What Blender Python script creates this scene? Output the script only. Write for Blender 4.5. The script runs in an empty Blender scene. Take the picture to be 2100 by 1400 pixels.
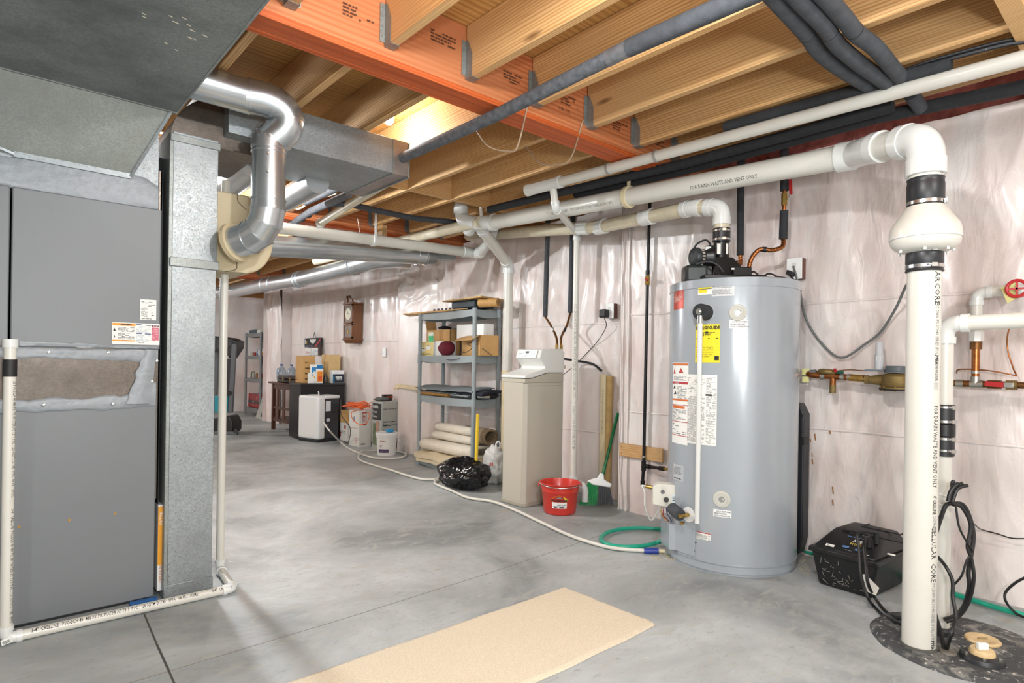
import bpy, bmesh, math, random
import numpy as np
from mathutils import Vector, Matrix
V = Vector
random.seed(7)
rs = np.random.RandomState(5)
scene = bpy.context.scene
COL = scene.collection

# ------------------------------------------------------------------ camera, light, exposure
FPX, HOR, YAW, ROLL, CAMH = 1230.0, 742.0, math.radians(41.5), 0.015, 1.10
CAM = V((0, 0, CAMH))
FWD = V((math.sin(YAW), math.cos(YAW), 0))
RGT0 = V((math.cos(YAW), -math.sin(YAW), 0))
RGT = RGT0 * math.cos(ROLL) + V((0, 0, 1)) * math.sin(ROLL)
UPV = -RGT0 * math.sin(ROLL) + V((0, 0, 1)) * math.cos(ROLL)
cd = bpy.data.cameras.new('camera')
cd.sensor_width = 36.0
cd.lens = 36.0 * FPX / 2100.0
cd.shift_y = (HOR - 700.0) / 2100.0
cd.clip_start = 0.02
cam = bpy.data.objects.new('camera', cd)
COL.objects.link(cam)
m3 = Matrix((RGT, UPV, -FWD)).transposed()
cam.matrix_world = Matrix.Translation(CAM) @ m3.to_4x4()
scene.camera = cam
scene.view_settings.view_transform = 'Standard'
scene.view_settings.look = 'None'
scene.view_settings.gamma = 1.0
scene.view_settings.use_curve_mapping = False
scene.view_settings.exposure = 0.5

world = bpy.data.worlds.new('world')
scene.world = world
world.use_nodes = True
world.node_tree.nodes['Background'].inputs[0].default_value = (0.9, 0.95, 1.0, 1)
world.node_tree.nodes['Background'].inputs[1].default_value = 0.3

def lamp(name, loc, power, radius, col=(.93, .97, 1.0)):
    l = bpy.data.lights.new(name, 'POINT')
    l.energy = power; l.shadow_soft_size = radius; l.color = col
    o = bpy.data.objects.new(name, l); COL.objects.link(o); o.location = loc
    return o
BULBS = [((1.02, .72, 2.30), 62, .05), ((1.76, 3.10, 2.44), 10, .045), ((2.16, 6.6, 2.30), 130, .06), ((.95, 4.42, 2.30), 125, .05),  # last one here is added, hidden behind the return duct to brighten the middle floor
         ((2.06, -0.95, 2.30), 44, .07), ((1.0, 10.6, 2.30), 110, .06), ((-1.6, -1.2, 2.30), 70, .06), ((-2.0, 6.0, 2.30), 110, .06)]
for loc, pw, rad in BULBS:
    lamp('bulb_light', loc, pw, rad)
lamp('camera_flash', (0.05, -0.45, 1.42), 74, .07, (.97, .99, 1))
lamp('fill_light', (0.35, -1.3, 1.25), 92, .35, (.97, .99, 1))  # added soft fill behind the camera, lifts the low furnace front

def ray(px, py):
    return FWD + RGT * ((px - 1050.0) / FPX) + UPV * ((HOR - py) / FPX)
def onX(px, py, X):
    d = ray(px, py); return CAM + d * (X / d.x)
def onY(px, py, Y):
    d = ray(px, py); return CAM + d * (Y / d.y)
def onZ(px, py, z=0.0):
    d = ray(px, py); return CAM + d * ((z - CAMH) / d.z)
def onD(px, py, D):
    return CAM + ray(px, py) * D

# ------------------------------------------------------------------ materials
def lin(c):
    if isinstance(c, str):
        c = tuple(int(c[i:i + 2], 16) / 255 for i in (0, 2, 4))
    return tuple(x / 12.92 if x <= 0.04045 else ((x + 0.055) / 1.055) ** 2.4 for x in c)
MATS = {}
def nmat(name):
    m = bpy.data.materials.new(name); m.use_nodes = True
    nt = m.node_tree
    return m, nt, nt.nodes['Principled BSDF']
def mixcol(nt, a, b, fac):
    n = nt.nodes.new('ShaderNodeMix'); n.data_type = 'RGBA'
    for sock, v in ((n.inputs[6], a), (n.inputs[7], b)):
        if isinstance(v, (tuple, list)): sock.default_value = (*v[:3], 1)
        else: nt.links.new(v, sock)
    if isinstance(fac, (int, float)): n.inputs[0].default_value = fac
    else: nt.links.new(fac, n.inputs[0])
    return n.outputs[2]
def coords(nt, scale=(1, 1, 1), rot=(0, 0, 0), world_space=False, rand=False):
    t = nt.nodes.new('ShaderNodeTexCoord' if not world_space else 'ShaderNodeNewGeometry')
    out = t.outputs['Position'] if world_space else t.outputs['Object']
    if rand:
        oi = nt.nodes.new('ShaderNodeObjectInfo')
        mul = nt.nodes.new('ShaderNodeVectorMath'); mul.operation = 'SCALE'
        mul.inputs[0].default_value = (31, 17, 23); nt.links.new(oi.outputs['Random'], mul.inputs[3])
        ad = nt.nodes.new('ShaderNodeVectorMath'); ad.operation = 'ADD'
        nt.links.new(out, ad.inputs[0]); nt.links.new(mul.outputs[0], ad.inputs[1]); out = ad.outputs[0]
    mp = nt.nodes.new('ShaderNodeMapping')
    mp.inputs['Scale'].default_value = scale; mp.inputs['Rotation'].default_value = rot
    nt.links.new(out, mp.inputs[0])
    return mp.outputs[0]
def noise(nt, vec, scale, detail=3, rough=.5, dist=0):
    n = nt.nodes.new('ShaderNodeTexNoise')
    n.inputs['Scale'].default_value = scale; n.inputs['Detail'].default_value = detail
    n.inputs['Roughness'].default_value = rough; n.inputs['Distortion'].default_value = dist
    nt.links.new(vec, n.inputs['Vector']); return n.outputs['Fac']
def ramp(nt, fac, p0, p1, c0=(0, 0, 0), c1=(1, 1, 1)):
    r = nt.nodes.new('ShaderNodeValToRGB')
    r.color_ramp.elements[0].position = p0; r.color_ramp.elements[1].position = p1
    r.color_ramp.elements[0].color = (*c0, 1); r.color_ramp.elements[1].color = (*c1, 1)
    nt.links.new(fac, r.inputs[0]); return r.outputs[0]
def bump(nt, bs, h, strength, dist=.01, prev=None):
    b = nt.nodes.new('ShaderNodeBump'); b.inputs['Strength'].default_value = strength
    b.inputs['Distance'].default_value = dist; nt.links.new(h, b.inputs['Height'])
    if prev: nt.links.new(prev, b.inputs['Normal'])
    nt.links.new(b.outputs[0], bs.inputs['Normal']); return b.outputs[0]
def M(col, rough=.5, metal=0., var=.0, vscale=8., bmp=0., bscale=60., coat=0., spec=None, trans=0., alpha=1.):
    key = (str(col), rough, metal, var, vscale, bmp, bscale, coat, spec, trans, alpha)
    if key in MATS: return MATS[key]
    m, nt, bs = nmat('surface_%03d' % len(MATS))
    c = lin(col)
    if var:
        vec = coords(nt)
        f = ramp(nt, noise(nt, vec, vscale, 4), .3, .7)
        o = mixcol(nt, tuple(x * (1 - var) for x in c), tuple(min(1, x * (1 + var * .6)) for x in c), f)
        nt.links.new(o, bs.inputs['Base Color'])
    else:
        bs.inputs['Base Color'].default_value = (*c, 1)
    bs.inputs['Roughness'].default_value = rough
    bs.inputs['Metallic'].default_value = metal
    if coat: bs.inputs['Coat Weight'].default_value = coat; bs.inputs['Coat Roughness'].default_value = .15
    if trans: bs.inputs['Transmission Weight'].default_value = trans
    if bmp:
        bump(nt, bs, noise(nt, coords(nt), bscale, 4), bmp, .004)
    MATS[key] = m
    return m

def wood_mat(name, base, dark, axis='Y', ring=1.0, rough=.62, knots=True):
    m, nt, bs = nmat(name)
    sc = {'X': (.35, 9, 9), 'Y': (9, .35, 9), 'Z': (9, 9, .35)}[axis]
    vec = coords(nt, sc, rand=True)
    w = nt.nodes.new('ShaderNodeTexWave'); w.wave_type = 'RINGS'
    w.rings_direction = axis
    w.inputs['Scale'].default_value = 4.2 * ring; w.inputs['Distortion'].default_value = 9
    w.inputs['Detail'].default_value = 3; w.inputs['Detail Scale'].default_value = .45; w.inputs['Detail Roughness'].default_value = .6
    nt.links.new(vec, w.inputs[0])
    fine = noise(nt, coords(nt, tuple(x * 8 for x in sc), rand=True), 1.5, 4, .7)
    big = noise(nt, coords(nt, (1.5, 1.5, 1.5), rand=True), 1.2, 2)
    a = mixcol(nt, lin(base), tuple(.12 * x + .88 * y for x, y in zip(lin(base), lin(dark))), ramp(nt, w.outputs['Fac'], .25, .95))
    b = mixcol(nt, a, tuple(x * .82 for x in lin(dark)), ramp(nt, fine, .52, .8))
    c = mixcol(nt, b, tuple(x * .85 for x in lin(base)), ramp(nt, big, .45, .75))
    oi = nt.nodes.new('ShaderNodeObjectInfo')
    mr = nt.nodes.new('ShaderNodeMapRange'); mr.inputs['To Min'].default_value = .84; mr.inputs['To Max'].default_value = 1.1
    nt.links.new(oi.outputs['Random'], mr.inputs[0])
    sca = nt.nodes.new('ShaderNodeVectorMath'); sca.operation = 'SCALE'
    nt.links.new(c, sca.inputs[0]); nt.links.new(mr.outputs[0], sca.inputs[3])
    out = sca.outputs[0]
    if knots:
        vo = nt.nodes.new('ShaderNodeTexVoronoi'); vo.inputs['Scale'].default_value = 1
        ks = {'X': (1.3, 5, 5), 'Y': (5, 1.3, 5), 'Z': (5, 5, 1.3)}[axis]
        nt.links.new(coords(nt, ks, rand=True), vo.inputs['Vector'])
        k = ramp(nt, vo.outputs['Distance'], .035, .10, (1, 1, 1), (0, 0, 0))
        out = mixcol(nt, out, lin('5a3414'), k)
    nt.links.new(out, bs.inputs['Base Color'])
    bs.inputs['Roughness'].default_value = rough
    bump(nt, bs, fine, .25, .002)
    return m
JOIST = wood_mat('pine_joist', 'dcb27c', 'bd8a50', 'Y')
BLOCK = wood_mat('pine_block', 'dcb27c', 'c08c50', 'X')
LVL = wood_mat('orange_lvl', 'c9602a', 'ac4815', 'X', .6, knots=False)
LVLF = wood_mat('orange_lvl_face', 'cf8254', 'b76232', 'X', .35, knots=True)
SUBF = wood_mat('subfloor_ply', 'c89a5c', 'a9783c', 'X', .5)
DARKW = wood_mat('dark_walnut', '5b3220', '3a1c10', 'Z', 1, .4, False)
CLOCKW = wood_mat('clock_wood', '7a4c28', '4e2a12', 'Z', 1, .38, False)
BOARDW = wood_mat('pine_board', 'd8b07c', 'bd8f55', 'Y')

def galv(name, base='a8adb0', rough=.38, dirt=.15, spangle=260, metal=.85, speck=.0):
    m, nt, bs = nmat(name)
    vec = coords(nt)
    vo = nt.nodes.new('ShaderNodeTexVoronoi'); vo.inputs['Scale'].default_value = spangle
    nt.links.new(vec, vo.inputs['Vector'])
    g = nt.nodes.new('ShaderNodeSeparateColor'); nt.links.new(vo.outputs['Color'], g.inputs[0])
    c = lin(base)
    a = mixcol(nt, tuple(x * .85 for x in c), tuple(min(1, x * 1.12) for x in c), g.outputs[0])
    d = ramp(nt, noise(nt, vec, 3.2, 5, .6), .42, .75)
    b = mixcol(nt, a, tuple(x * (1 - dirt * 2) for x in c), d)
    if speck:
        s = ramp(nt, noise(nt, vec, 170, 2, .6), .60, .68)
        s2 = nt.nodes.new('ShaderNodeMath'); s2.operation = 'MULTIPLY'; s2.inputs[1].default_value = speck
        nt.links.new(s, s2.inputs[0])
        b = mixcol(nt, b, tuple(x * .35 for x in c), s2.outputs[0])
    nt.links.new(b, bs.inputs['Base Color'])
    bs.inputs['Metallic'].default_value = metal
    r = nt.nodes.new('ShaderNodeMapRange'); r.inputs['To Min'].default_value = rough - .02; r.inputs['To Max'].default_value = rough + .08
    nt.links.new(g.outputs[1], r.inputs[0]); nt.links.new(r.outputs[0], bs.inputs['Roughness'])
    bump(nt, bs, noise(nt, vec, 6, 3), .12, .01)
    return m
GALV = galv('galvanised_sheet', '9aa0a2', .42, .14, 150, .55, .8)
GALVR = M('c3c8cb', .27, .88, .10, 7)
GALVD = galv('galvanised_grey', '969b98', .45, .2, 200, .55, .3)
GALVB = galv('galvanised_brown', '6c635b', .32, .25, 160, .7)  # brown tint; on the return elbow it stands for reflected wood
STEEL = M('c9c9c6', .25, 1.0)
TIN = M('9aa0a2', .4, .85, .15, 40)

def concrete():
    m, nt, bs = nmat('concrete_slab')
    vec = coords(nt, world_space=True)
    vs = coords(nt, (1, 2.2, 1), (0, 0, .5), world_space=True)
    n1 = noise(nt, vec, 1.1, 6, .62, .6); n2 = noise(nt, vs, 7, 6, .7, 1.0); n3 = noise(nt, vec, 90, 3)
    a = mixcol(nt, lin('7f8485'), lin('bac0c2'), ramp(nt, n1, .34, .66))
    b = mixcol(nt, a, lin('a8a9a4'), ramp(nt, n2, .5, .72))
    c = mixcol(nt, b, lin('7f8384'), ramp(nt, noise(nt, vs, 22, 5, .75, .8), .56, .80))
    st = mixcol(nt, c, lin('a8977c'), ramp(nt, noise(nt, vec, 1.7, 3, .5, 1.5), .66, .82))
    wh = mixcol(nt, st, lin('d5d7d6'), ramp(nt, noise(nt, vec, 11, 4, .6, .4), .70, .76))
    nt.links.new(wh, bs.inputs['Base Color'])
    nt.links.new(ramp(nt, n2, .2, .8, (.42,) * 3, (.68,) * 3), bs.inputs['Roughness'])
    p = bump(nt, bs, n2, .10, .006)
    bump(nt, bs, n3, .18, .0015, p)
    return m
CONC = concrete()

def sheet_mat():
    m, nt, bs = nmat('vapour_barrier_over_pink_batts')
    vec = coords(nt, world_space=True)
    n1 = noise(nt, coords(nt, (1, 1, .45), world_space=True), 2.6, 4, .55, .8)
    n2 = noise(nt, vec, 26, 4, .65, 1.5)
    a = mixcol(nt, lin('dacbc6'), lin('e4dfdc'), ramp(nt, n1, .36, .66))
    b = mixcol(nt, a, lin('d0b8b1'), ramp(nt, noise(nt, vec, 1.4, 3, .5, .5), .6, .85))
    nt.links.new(b, bs.inputs['Base Color'])
    bs.inputs['Roughness'].default_value = .36
    bs.inputs['Coat Weight'].default_value = .32; bs.inputs['Coat Roughness'].default_value = .2
    p = bump(nt, bs, noise(nt, coords(nt, (1, 1.6, .5), world_space=True), 9, 4, .55, 1.2), .35, .018)
    bump(nt, bs, n2, .10, .004, p)
    return m
SHEET = sheet_mat()
SEAM = M('e3dbd6', .3, 0, .05, 20, coat=.5)

PVC = M('d3d1c8', .32, 0, .03, 6, coat=.15)
PVCW = M('d9dbd8', .22, 0, .0, coat=.35)
PVCA = M('cfc5ac', .36, 0, .10, 14, coat=.1)
PVCY = M('d9cba6', .4, 0, .12, 5)
FOAM = M('2b2d30', .85, 0, .2, 30, .35, 260)
FOAMG = M('5c5f64', .8, 0, .38, 38, .4, 160)
FOAMM = M('44474c', .85, 0, .25, 24, .45, 220)
BLACK = M('141416', .35, 0, .1, 20)
BLACKM = M('1b1b1d', .55, 0, .1, 20)
RUB = M('232528', .42, 0, .12, 30, .1, 90)
CORD = M('161617', .45)
COPPER = M('a7693c', .3, .9, .3, 30)
COPPERD = M('7d5530', .42, .8, .35, 26)
BRASS = M('b0904e', .35, .85, .3, 50)
BRONZE = M('8a7548', .5, .55, .25, 26)
SOLDER = M('b5b5ae', .35, .9)
IRON = M('232325', .35, .5, .2, 40)
RED = M('b3262a', .4); WHITE = M('eceeed', .4); PAPER = M('e9e9e4', .7)
INK = M('1c1c1e', .6); INKG = M('6d6d70', .7)
FURN = M('73777a', .45, 0, .03, 3)
CARD = M('c39a63', .8, 0, .08, 9); CARDL = M('d2b27e', .8, 0, .06, 9)
BONE = M('c3bdb0', .45, 0, .02, 3)
TANK = M('a3abb2', .22, .1, .02, 2, coat=.5)
SHELFG = M('8f999c', .5, 0, .05, 12)
SHELFD = M('77797a', .55, 0, .06, 12)
CARPET = M('dccdae', .97, 0, .12, 130, .9, 240)
CARPETL = M('e0d8c8', .97, 0, .16, 90, .9, 200)
CARPETB = M('8a7860', .95, 0, .25, 60, .6, 120)
SEAL = M('8d9398', .38, 0, .12, 30, .6, 40)

# ------------------------------------------------------------------ mesh builder
def frame(d):
    d = d.normalized(); a = V((0, 0, 1)) if abs(d.z) < .9 else V((1, 0, 0))
    u = d.cross(a).normalized(); return u, d.cross(u).normalized()
class B:
    def __init__(s): s.v = []; s.f = []
    def add(s, vs, fs):
        n = len(s.v); s.v += [V(x) for x in vs]; s.f += [tuple(i + n for i in f) for f in fs]; return s
    def box(s, x0, y0, z0, x1, y1, z1):
        if x0 > x1: x0, x1 = x1, x0
        if y0 > y1: y0, y1 = y1, y0
        if z0 > z1: z0, z1 = z1, z0
        return s.add([(x0, y0, z0), (x1, y0, z0), (x1, y1, z0), (x0, y1, z0), (x0, y0, z1), (x1, y0, z1), (x1, y1, z1), (x0, y1, z1)],
                     [(0, 3, 2, 1), (4, 5, 6, 7), (0, 1, 5, 4), (1, 2, 6, 5), (2, 3, 7, 6), (3, 0, 4, 7)])
    def obox(s, c, ax, ay, az):           # centre, three half-axis vectors
        c = V(c); ax = V(ax); ay = V(ay); az = V(az)
        if ax.cross(ay).dot(az) < 0: ax = -ax
        P = [c + ax * i + ay * j + az * k for k in (-1, 1) for i, j in ((-1, -1), (1, -1), (1, 1), (-1, 1))]
        return s.add(P, [(0, 3, 2, 1), (4, 5, 6, 7), (0, 1, 5, 4), (1, 2, 6, 5), (2, 3, 7, 6), (3, 0, 4, 7)])
    def bar(s, a, b, w, h, up=(0, 0, 1)):
        a = V(a); b = V(b); d = b - a; u = d.cross(V(up)).normalized(); w2 = u.cross(d).normalized()
        return s.obox((a + b) / 2, d / 2, u * w / 2, w2 * h / 2)
    def hexa(s, P):                       # eight corners, bottom four then top four
        return s.add(P, [(0, 3, 2, 1), (4, 5, 6, 7), (0, 1, 5, 4), (1, 2, 6, 5), (2, 3, 7, 6), (3, 0, 4, 7)])
    def cyl(s, a, b, r, r2=None, n=24, cap=True):
        a = V(a); b = V(b); r2 = r if r2 is None else r2
        u, w = frame(b - a); P = []
        for c, q in ((a, r), (b, r2)):
            for i in range(n):
                t = 2 * math.pi * i / n; P.append(c + (u * math.cos(t) + w * math.sin(t)) * q)
        F = [(i, (i + 1) % n, n + (i + 1) % n, n + i) for i in range(n)]
        if cap: F += [tuple(range(n - 1, -1, -1)), tuple(range(n, 2 * n))]
        return s.add(P, F)
    def tube(s, pts, r, n=12, cap=True, closed=False):
        pts = [V(p) for p in pts]; m = len(pts)
        R = r if isinstance(r, (list, tuple)) else [r] * m
        T = []
        for i in range(m):
            if closed: t = pts[(i + 1) % m] - pts[i - 1]
            else: t = pts[min(i + 1, m - 1)] - pts[max(i - 1, 0)]
            T.append(t.normalized() if t.length > 1e-9 else V((0, 0, 1)))
        u, w = frame(T[0]); P = []
        for i in range(m):
            if i:
                q = T[i - 1].rotation_difference(T[i]); u = q @ u
            w = T[i].cross(u).normalized(); u = w.cross(T[i]).normalized()
            for k in range(n):
                a = 2 * math.pi * k / n; P.append(pts[i] + (u * math.cos(a) + w * math.sin(a)) * R[i])
        F = []
        for i in range(m if closed else m - 1):
            j = (i + 1) % m
            F += [(i * n + k, i * n + (k + 1) % n, j * n + (k + 1) % n, j * n + k) for k in range(n)]
        if cap and not closed: F += [tuple(range(n - 1, -1, -1)), tuple((m - 1) * n + k for k in range(n))]
        return s.add(P, F)
    def lathe(s, prof, o, axis=(0, 0, 1), n=40, cap=True):
        o = V(o); ax = V(axis).normalized(); u, w = frame(ax); P = []
        for r, h in prof:
            for i in range(n):
                t = 2 * math.pi * i / n; P.append(o + ax * h + (u * math.cos(t) + w * math.sin(t)) * r)
        m = len(prof)
        F = [(j * n + i, j * n + (i + 1) % n, (j + 1) * n + (i + 1) % n, (j + 1) * n + i) for j in range(m - 1) for i in range(n)]
        if cap: F += [tuple(range(n - 1, -1, -1)), tuple((m - 1) * n + i for i in range(n))]
        return s.add(P, F)
    def prism(s, poly, d):                # polygon of points, extruded by d
        poly = [V(p) for p in poly]; d = V(d); n = len(poly)
        nrm = V((0, 0, 0))
        for i in range(n): nrm += poly[i].cross(poly[(i + 1) % n])
        if nrm.dot(d) > 0: poly = poly[::-1]
        F = [tuple(range(n)), tuple(range(2 * n - 1, n - 1, -1))] + [(i, n + i, n + (i + 1) % n, (i + 1) % n) for i in range(n)]
        return s.add(poly + [p + d for p in poly], F)
    def patch(s, fn, us, vs):
        n = len(us)
        P = [fn(u, v) for v in vs for u in us]
        F = [(j * n + i, j * n + i + 1, (j + 1) * n + i + 1, (j + 1) * n + i) for j in range(len(vs) - 1) for i in range(n - 1)]
        return s.add(P, F)
    def build(s, name, mat, parent=None, bevel=0., smooth=38, seg=2, xf=None, sub=0, thick=0.):
        vs = s.v
        if xf is not None: vs = [xf @ p for p in vs]
        if parent is None:
            lo = V([min(p[i] for p in vs) for i in range(3)]); hi = V([max(p[i] for p in vs) for i in range(3)])
            org = V(((lo.x + hi.x) / 2, (lo.y + hi.y) / 2, lo.z))
        else:
            org = V((0, 0, 0)); q = parent
            while q is not None: org = org + q.location; q = q.parent
        me = bpy.data.meshes.new(name)
        me.from_pydata([p - org for p in vs], [], s.f)
        me.materials.append(mat); me.update()
        if smooth:
            me.shade_smooth(); me.set_sharp_from_angle(angle=math.radians(smooth))
        o = bpy.data.objects.new(name, me); COL.objects.link(o)
        if parent is None: o.location = org
        else: o.parent = parent
        if thick:
            md = o.modifiers.new('thick', 'SOLIDIFY'); md.thickness = thick; md.offset = 0
        if bevel:
            md = o.modifiers.new('bevel', 'BEVEL'); md.width = bevel; md.segments = seg; md.limit_method = 'ANGLE'; md.angle_limit = math.radians(40)
        if sub:
            md = o.modifiers.new('sub', 'SUBSURF'); md.levels = sub; md.render_levels = sub
        return o
def tag(o, label, cat=None, group=None, kind=None):
    if label: o['label'] = label
    if cat: o['category'] = cat
    if group: o['group'] = group
    if kind: o['kind'] = kind
    return o
def thing(name, loc, label, cat, group=None, kind=None):
    o = bpy.data.objects.new(name, None); COL.objects.link(o); o.location = loc; o.empty_display_size = .05
    return tag(o, label, cat, group, kind)
def copy_tree(o, parent=None):
    c = o.copy(); COL.objects.link(c); c.parent = parent
    for ch in list(o.children): copy_tree(ch, c)
    return c
def arc(pts, r=.05, n=6):
    pts = [V(p) for p in pts]; out = [pts[0]]
    for i in range(1, len(pts) - 1):
        a = (pts[i - 1] - pts[i]); b = (pts[i + 1] - pts[i])
        q = min(r, a.length * .49, b.length * .49); p0 = pts[i] + a.normalized() * q; p1 = pts[i] + b.normalized() * q
        for k in range(n + 1):
            t = k / n; out.append(p0 * (1 - t) ** 2 + pts[i] * 2 * t * (1 - t) + p1 * t * t)
    out.append(pts[-1]); return out
def spline(pts, n=8):
    pts = [V(p) for p in pts]; P = [pts[0] * 2 - pts[1]] + pts + [pts[-1] * 2 - pts[-2]]; out = []
    for i in range(1, len(P) - 2):
        for k in range(n):
            t = k / n; a, b, c, d = P[i - 1], P[i], P[i + 1], P[i + 2]
            out.append(.5 * ((2 * b) + (c - a) * t + (2 * a - 5 * b + 4 * c - d) * t * t + (3 * b - a - 3 * c + d) * t ** 3))
    out.append(pts[-1]); return out
def wire(name, pts, r, mat, label=None, cat=None, parent=None, n=8, k=8, group=None):
    o = B().tube(spline(pts, k), r, n).build(name, mat, parent)
    if label: tag(o, label, cat, group)
    return o
def run(root, pts, r, pm, fm, hub=1.17, bend=None, fname='elbow', ends=(0, 0), n=24, hubl=None):
    """straight pipe parts with an elbow part (bend and two hubs) at each corner"""
    pts = [V(p) for p in pts]; hubl = hubl or r * 1.05
    bend = bend or r * 1.25; trims = [0] * len(pts)
    for i in range(1, len(pts) - 1):
        a = (pts[i - 1] - pts[i]).normalized(); b = (pts[i + 1] - pts[i]).normalized()
        th = math.pi - a.angle(b); t = max(bend * math.tan(th / 2), r * .45); trims[i] = t
        path = [pts[i] + a * t * (1 - k / 8) ** 1 if False else None for k in range(1)]
        p0 = pts[i] + a * t; p1 = pts[i] + b * t; path = []
        for k in range(9):
            s = k / 8; path.append(p0 * (1 - s) ** 2 + pts[i] * 2 * s * (1 - s) + p1 * s * s)
        e = B().tube([p0 + a * hubl * .5] + path + [p1 + b * hubl * .5], r * 1.09, n)
        for p, d in ((p0, a), (p1, b)):
            e.cyl(p + d * hubl * .15, p + d * hubl, r * hub, n=n); 
        e.build(fname, fm, root)
    for i in range(len(pts) - 1):
        a = pts[i]; b = pts[i + 1]; d = (b - a).normalized()
        B().cyl(a + d * trims[i], b - d * trims[i + 1], r, n=n).build('pipe', pm, root)
def ring(b, c, axis, r, w, t, n=32):
    c = V(c); ax = V(axis).normalized()
    return b.lathe([(r, -w / 2), (r + t, -w / 2), (r + t, w / 2), (r, w / 2)], c, ax, n)
def clamp(root, c, axis, r, w=.012, side=(0, -1, 0)):
    b = ring(B(), c, axis, r, w, .0022); s = V(side).normalized(); ax = V(axis).normalized()
    q = V(c) + s * (r + .005); b.obox(q, s * .005, ax * .0075, s.cross(ax) * .010)
    b.cyl(q + s.cross(ax) * .009, q + s.cross(ax) * .022, .0042, n=10)
    return b.build('hose_clamp', STEEL, root)
# flat / wrapped print
_font = {}
def txt(body, size, fn, mat, parent, name='lettering', align='LEFT', squash=1.0, bold=0.):
    cu = bpy.data.curves.new('t', 'FONT'); cu.body = body; cu.size = size; cu.align_x = align; cu.resolution_u = 1
    if bold: cu.offset = bold
    o = bpy.data.objects.new('t', cu); COL.objects.link(o)
    dg = bpy.context.evaluated_depsgraph_get(); me = o.evaluated_get(dg).to_mesh()
    b = B(); b.add([fn(v.co.x * squash, v.co.y) for v in me.vertices], [tuple(p.vertices) for p in me.polygons])
    o.evaluated_get(dg).to_mesh_clear(); bpy.data.objects.remove(o); bpy.data.curves.remove(cu)
    if not b.f: return None
    return b.build(name, mat, parent, smooth=0)
def plane(o, u, v, off=.0012):
    o = V(o); u = V(u).normalized(); v = V(v).normalized(); n = u.cross(v)
    return lambda x, y: o + u * x + v * y + n * off
def cylmap(a, axis, r, side, off=.0008, flip=1):
    """x runs along the axis from a, y wraps round starting at side"""
    a = V(a); ax = V(axis).normalized(); s = V(side); s = (s - ax * s.dot(ax)).normalized(); t = s.cross(ax) * flip
    return lambda x, y: a + ax * x + (s * math.cos(y / r) + t * math.sin(y / r)) * (r + off)
def tankmap(c, R, th0, z0, off=.001):
    """x wraps round the tank to the right as seen from outside, y goes up"""
    return lambda x, y: V((c[0] + (R + off) * math.cos(th0 + x / R), c[1] + (R + off) * math.sin(th0 + x / R), z0 + y))
def sticker(fn, w, h, mat, parent, name='label_sticker', nu=8):
    us = [w * i / nu for i in range(nu + 1)]
    return B().patch(fn, us, [0, h]).build(name, mat, parent)
def microprint(fn, x0, y0, w, h, rows, mat, parent, dens=.8, name='small_print', gap=.45):
    b = B(); rh = h / rows
    for r in range(rows):
        x = x0; y = y0 + h - (r + 1) * rh
        end = x0 + w * (1 if random.random() < .7 else random.uniform(.4, .9))
        while x < end:
            l = random.uniform(.6, 3.2) * rh * .8
            if random.random() < dens:
                e = min(x + l, end); b.add([fn(x, y), fn(e, y), fn(e, y + rh * gap), fn(x, y + rh * gap)], [(0, 1, 2, 3)])
            x += l + rh * .35
    if b.f:
        o = b.build(name, mat, parent, smooth=0); o['kind'] = 'stuff'; return o
def rects(fn, lst, mat, parent, name='print'):
    b = B()
    for x0, y0, x1, y1 in lst:
        n = max(1, int(abs(x1 - x0) / .02))
        b.patch(fn, [x0 + (x1 - x0) * i / n for i in range(n + 1)], [y0, y1])
    return b.build(name, mat, parent, smooth=0)
def lift(fn, d):
    def g(x, y):
        p = fn(x, y); e = fn(x + .001, y) - p; f = fn(x, y + .001) - p
        return p + e.cross(f).normalized() * d
    return g
# ------------------------------------------------------------------ the setting
from mathutils import noise as mn
NW, FW, FW2, REC, BACK, JY, PY, RY = 3.64, 3.855, 3.95, 4.55, 13.0, 2.86, 6.35, 10.75
ZJ = 2.36            # underside of the joists
ZS = 2.60            # underside of the subfloor
def struct(o, label, cat):
    o['kind'] = 'structure'; o['label'] = label; o['category'] = cat; return o
def wrinkle(a, z, amp=1.0, stud=.4064, ph=0.0):
    s = (a + ph) / stud; t = s - math.floor(s)
    bulge = .020 * math.sin(math.pi * t) ** .6
    n = mn.noise(V((a * 1.3, z * .6, 3.1)))
    w1 = (1 - abs(mn.noise(V((a * 5.5 + z * 1.1 + n * 2, z * 1.3, 7.7)))) * 2) ** 3
    w2 = (1 - abs(mn.noise(V((a * 9 - z * 2.4, z * 2.6 + n, 1.7)))) * 2) ** 4
    w3 = mn.noise(V((a * 2.2, z * 1.6, 9.2)))
    seam = math.exp(-(min(t, 1 - t) * stud / .012) ** 2) * .006
    return amp * (bulge + .010 * w1 + .006 * w2 + .016 * w3 + seam)
def sheet(name, fn, a0, a1, z0, z1, step, ph=0., amp=1., parent=None):
    na = int((a1 - a0) / step); nz = int((z1 - z0) / (step * 1.3))
    us = [a0 + (a1 - a0) * i / na for i in range(na + 1)]; vs = [z0 + (z1 - z0) * i / nz for i in range(nz + 1)]
    b = B().patch(lambda a, z: fn(a, z, wrinkle(a, z, amp, ph=ph)), us, vs)
    return b.build(name, SHEET, parent, smooth=180)
floor = B().box(-3.6, -3.1, -.12, 4.7, 13.1, 0).build('floor', CONC)
struct(floor, 'grey troweled concrete basement floor with stains', 'floor')
JNT = M('4c4a46', .9)
b = B(); pts = [onZ(296, 1259), onZ(322, 1322), onZ(345, 1372), onZ(357, 1400), onZ(385, 1470)]
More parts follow.
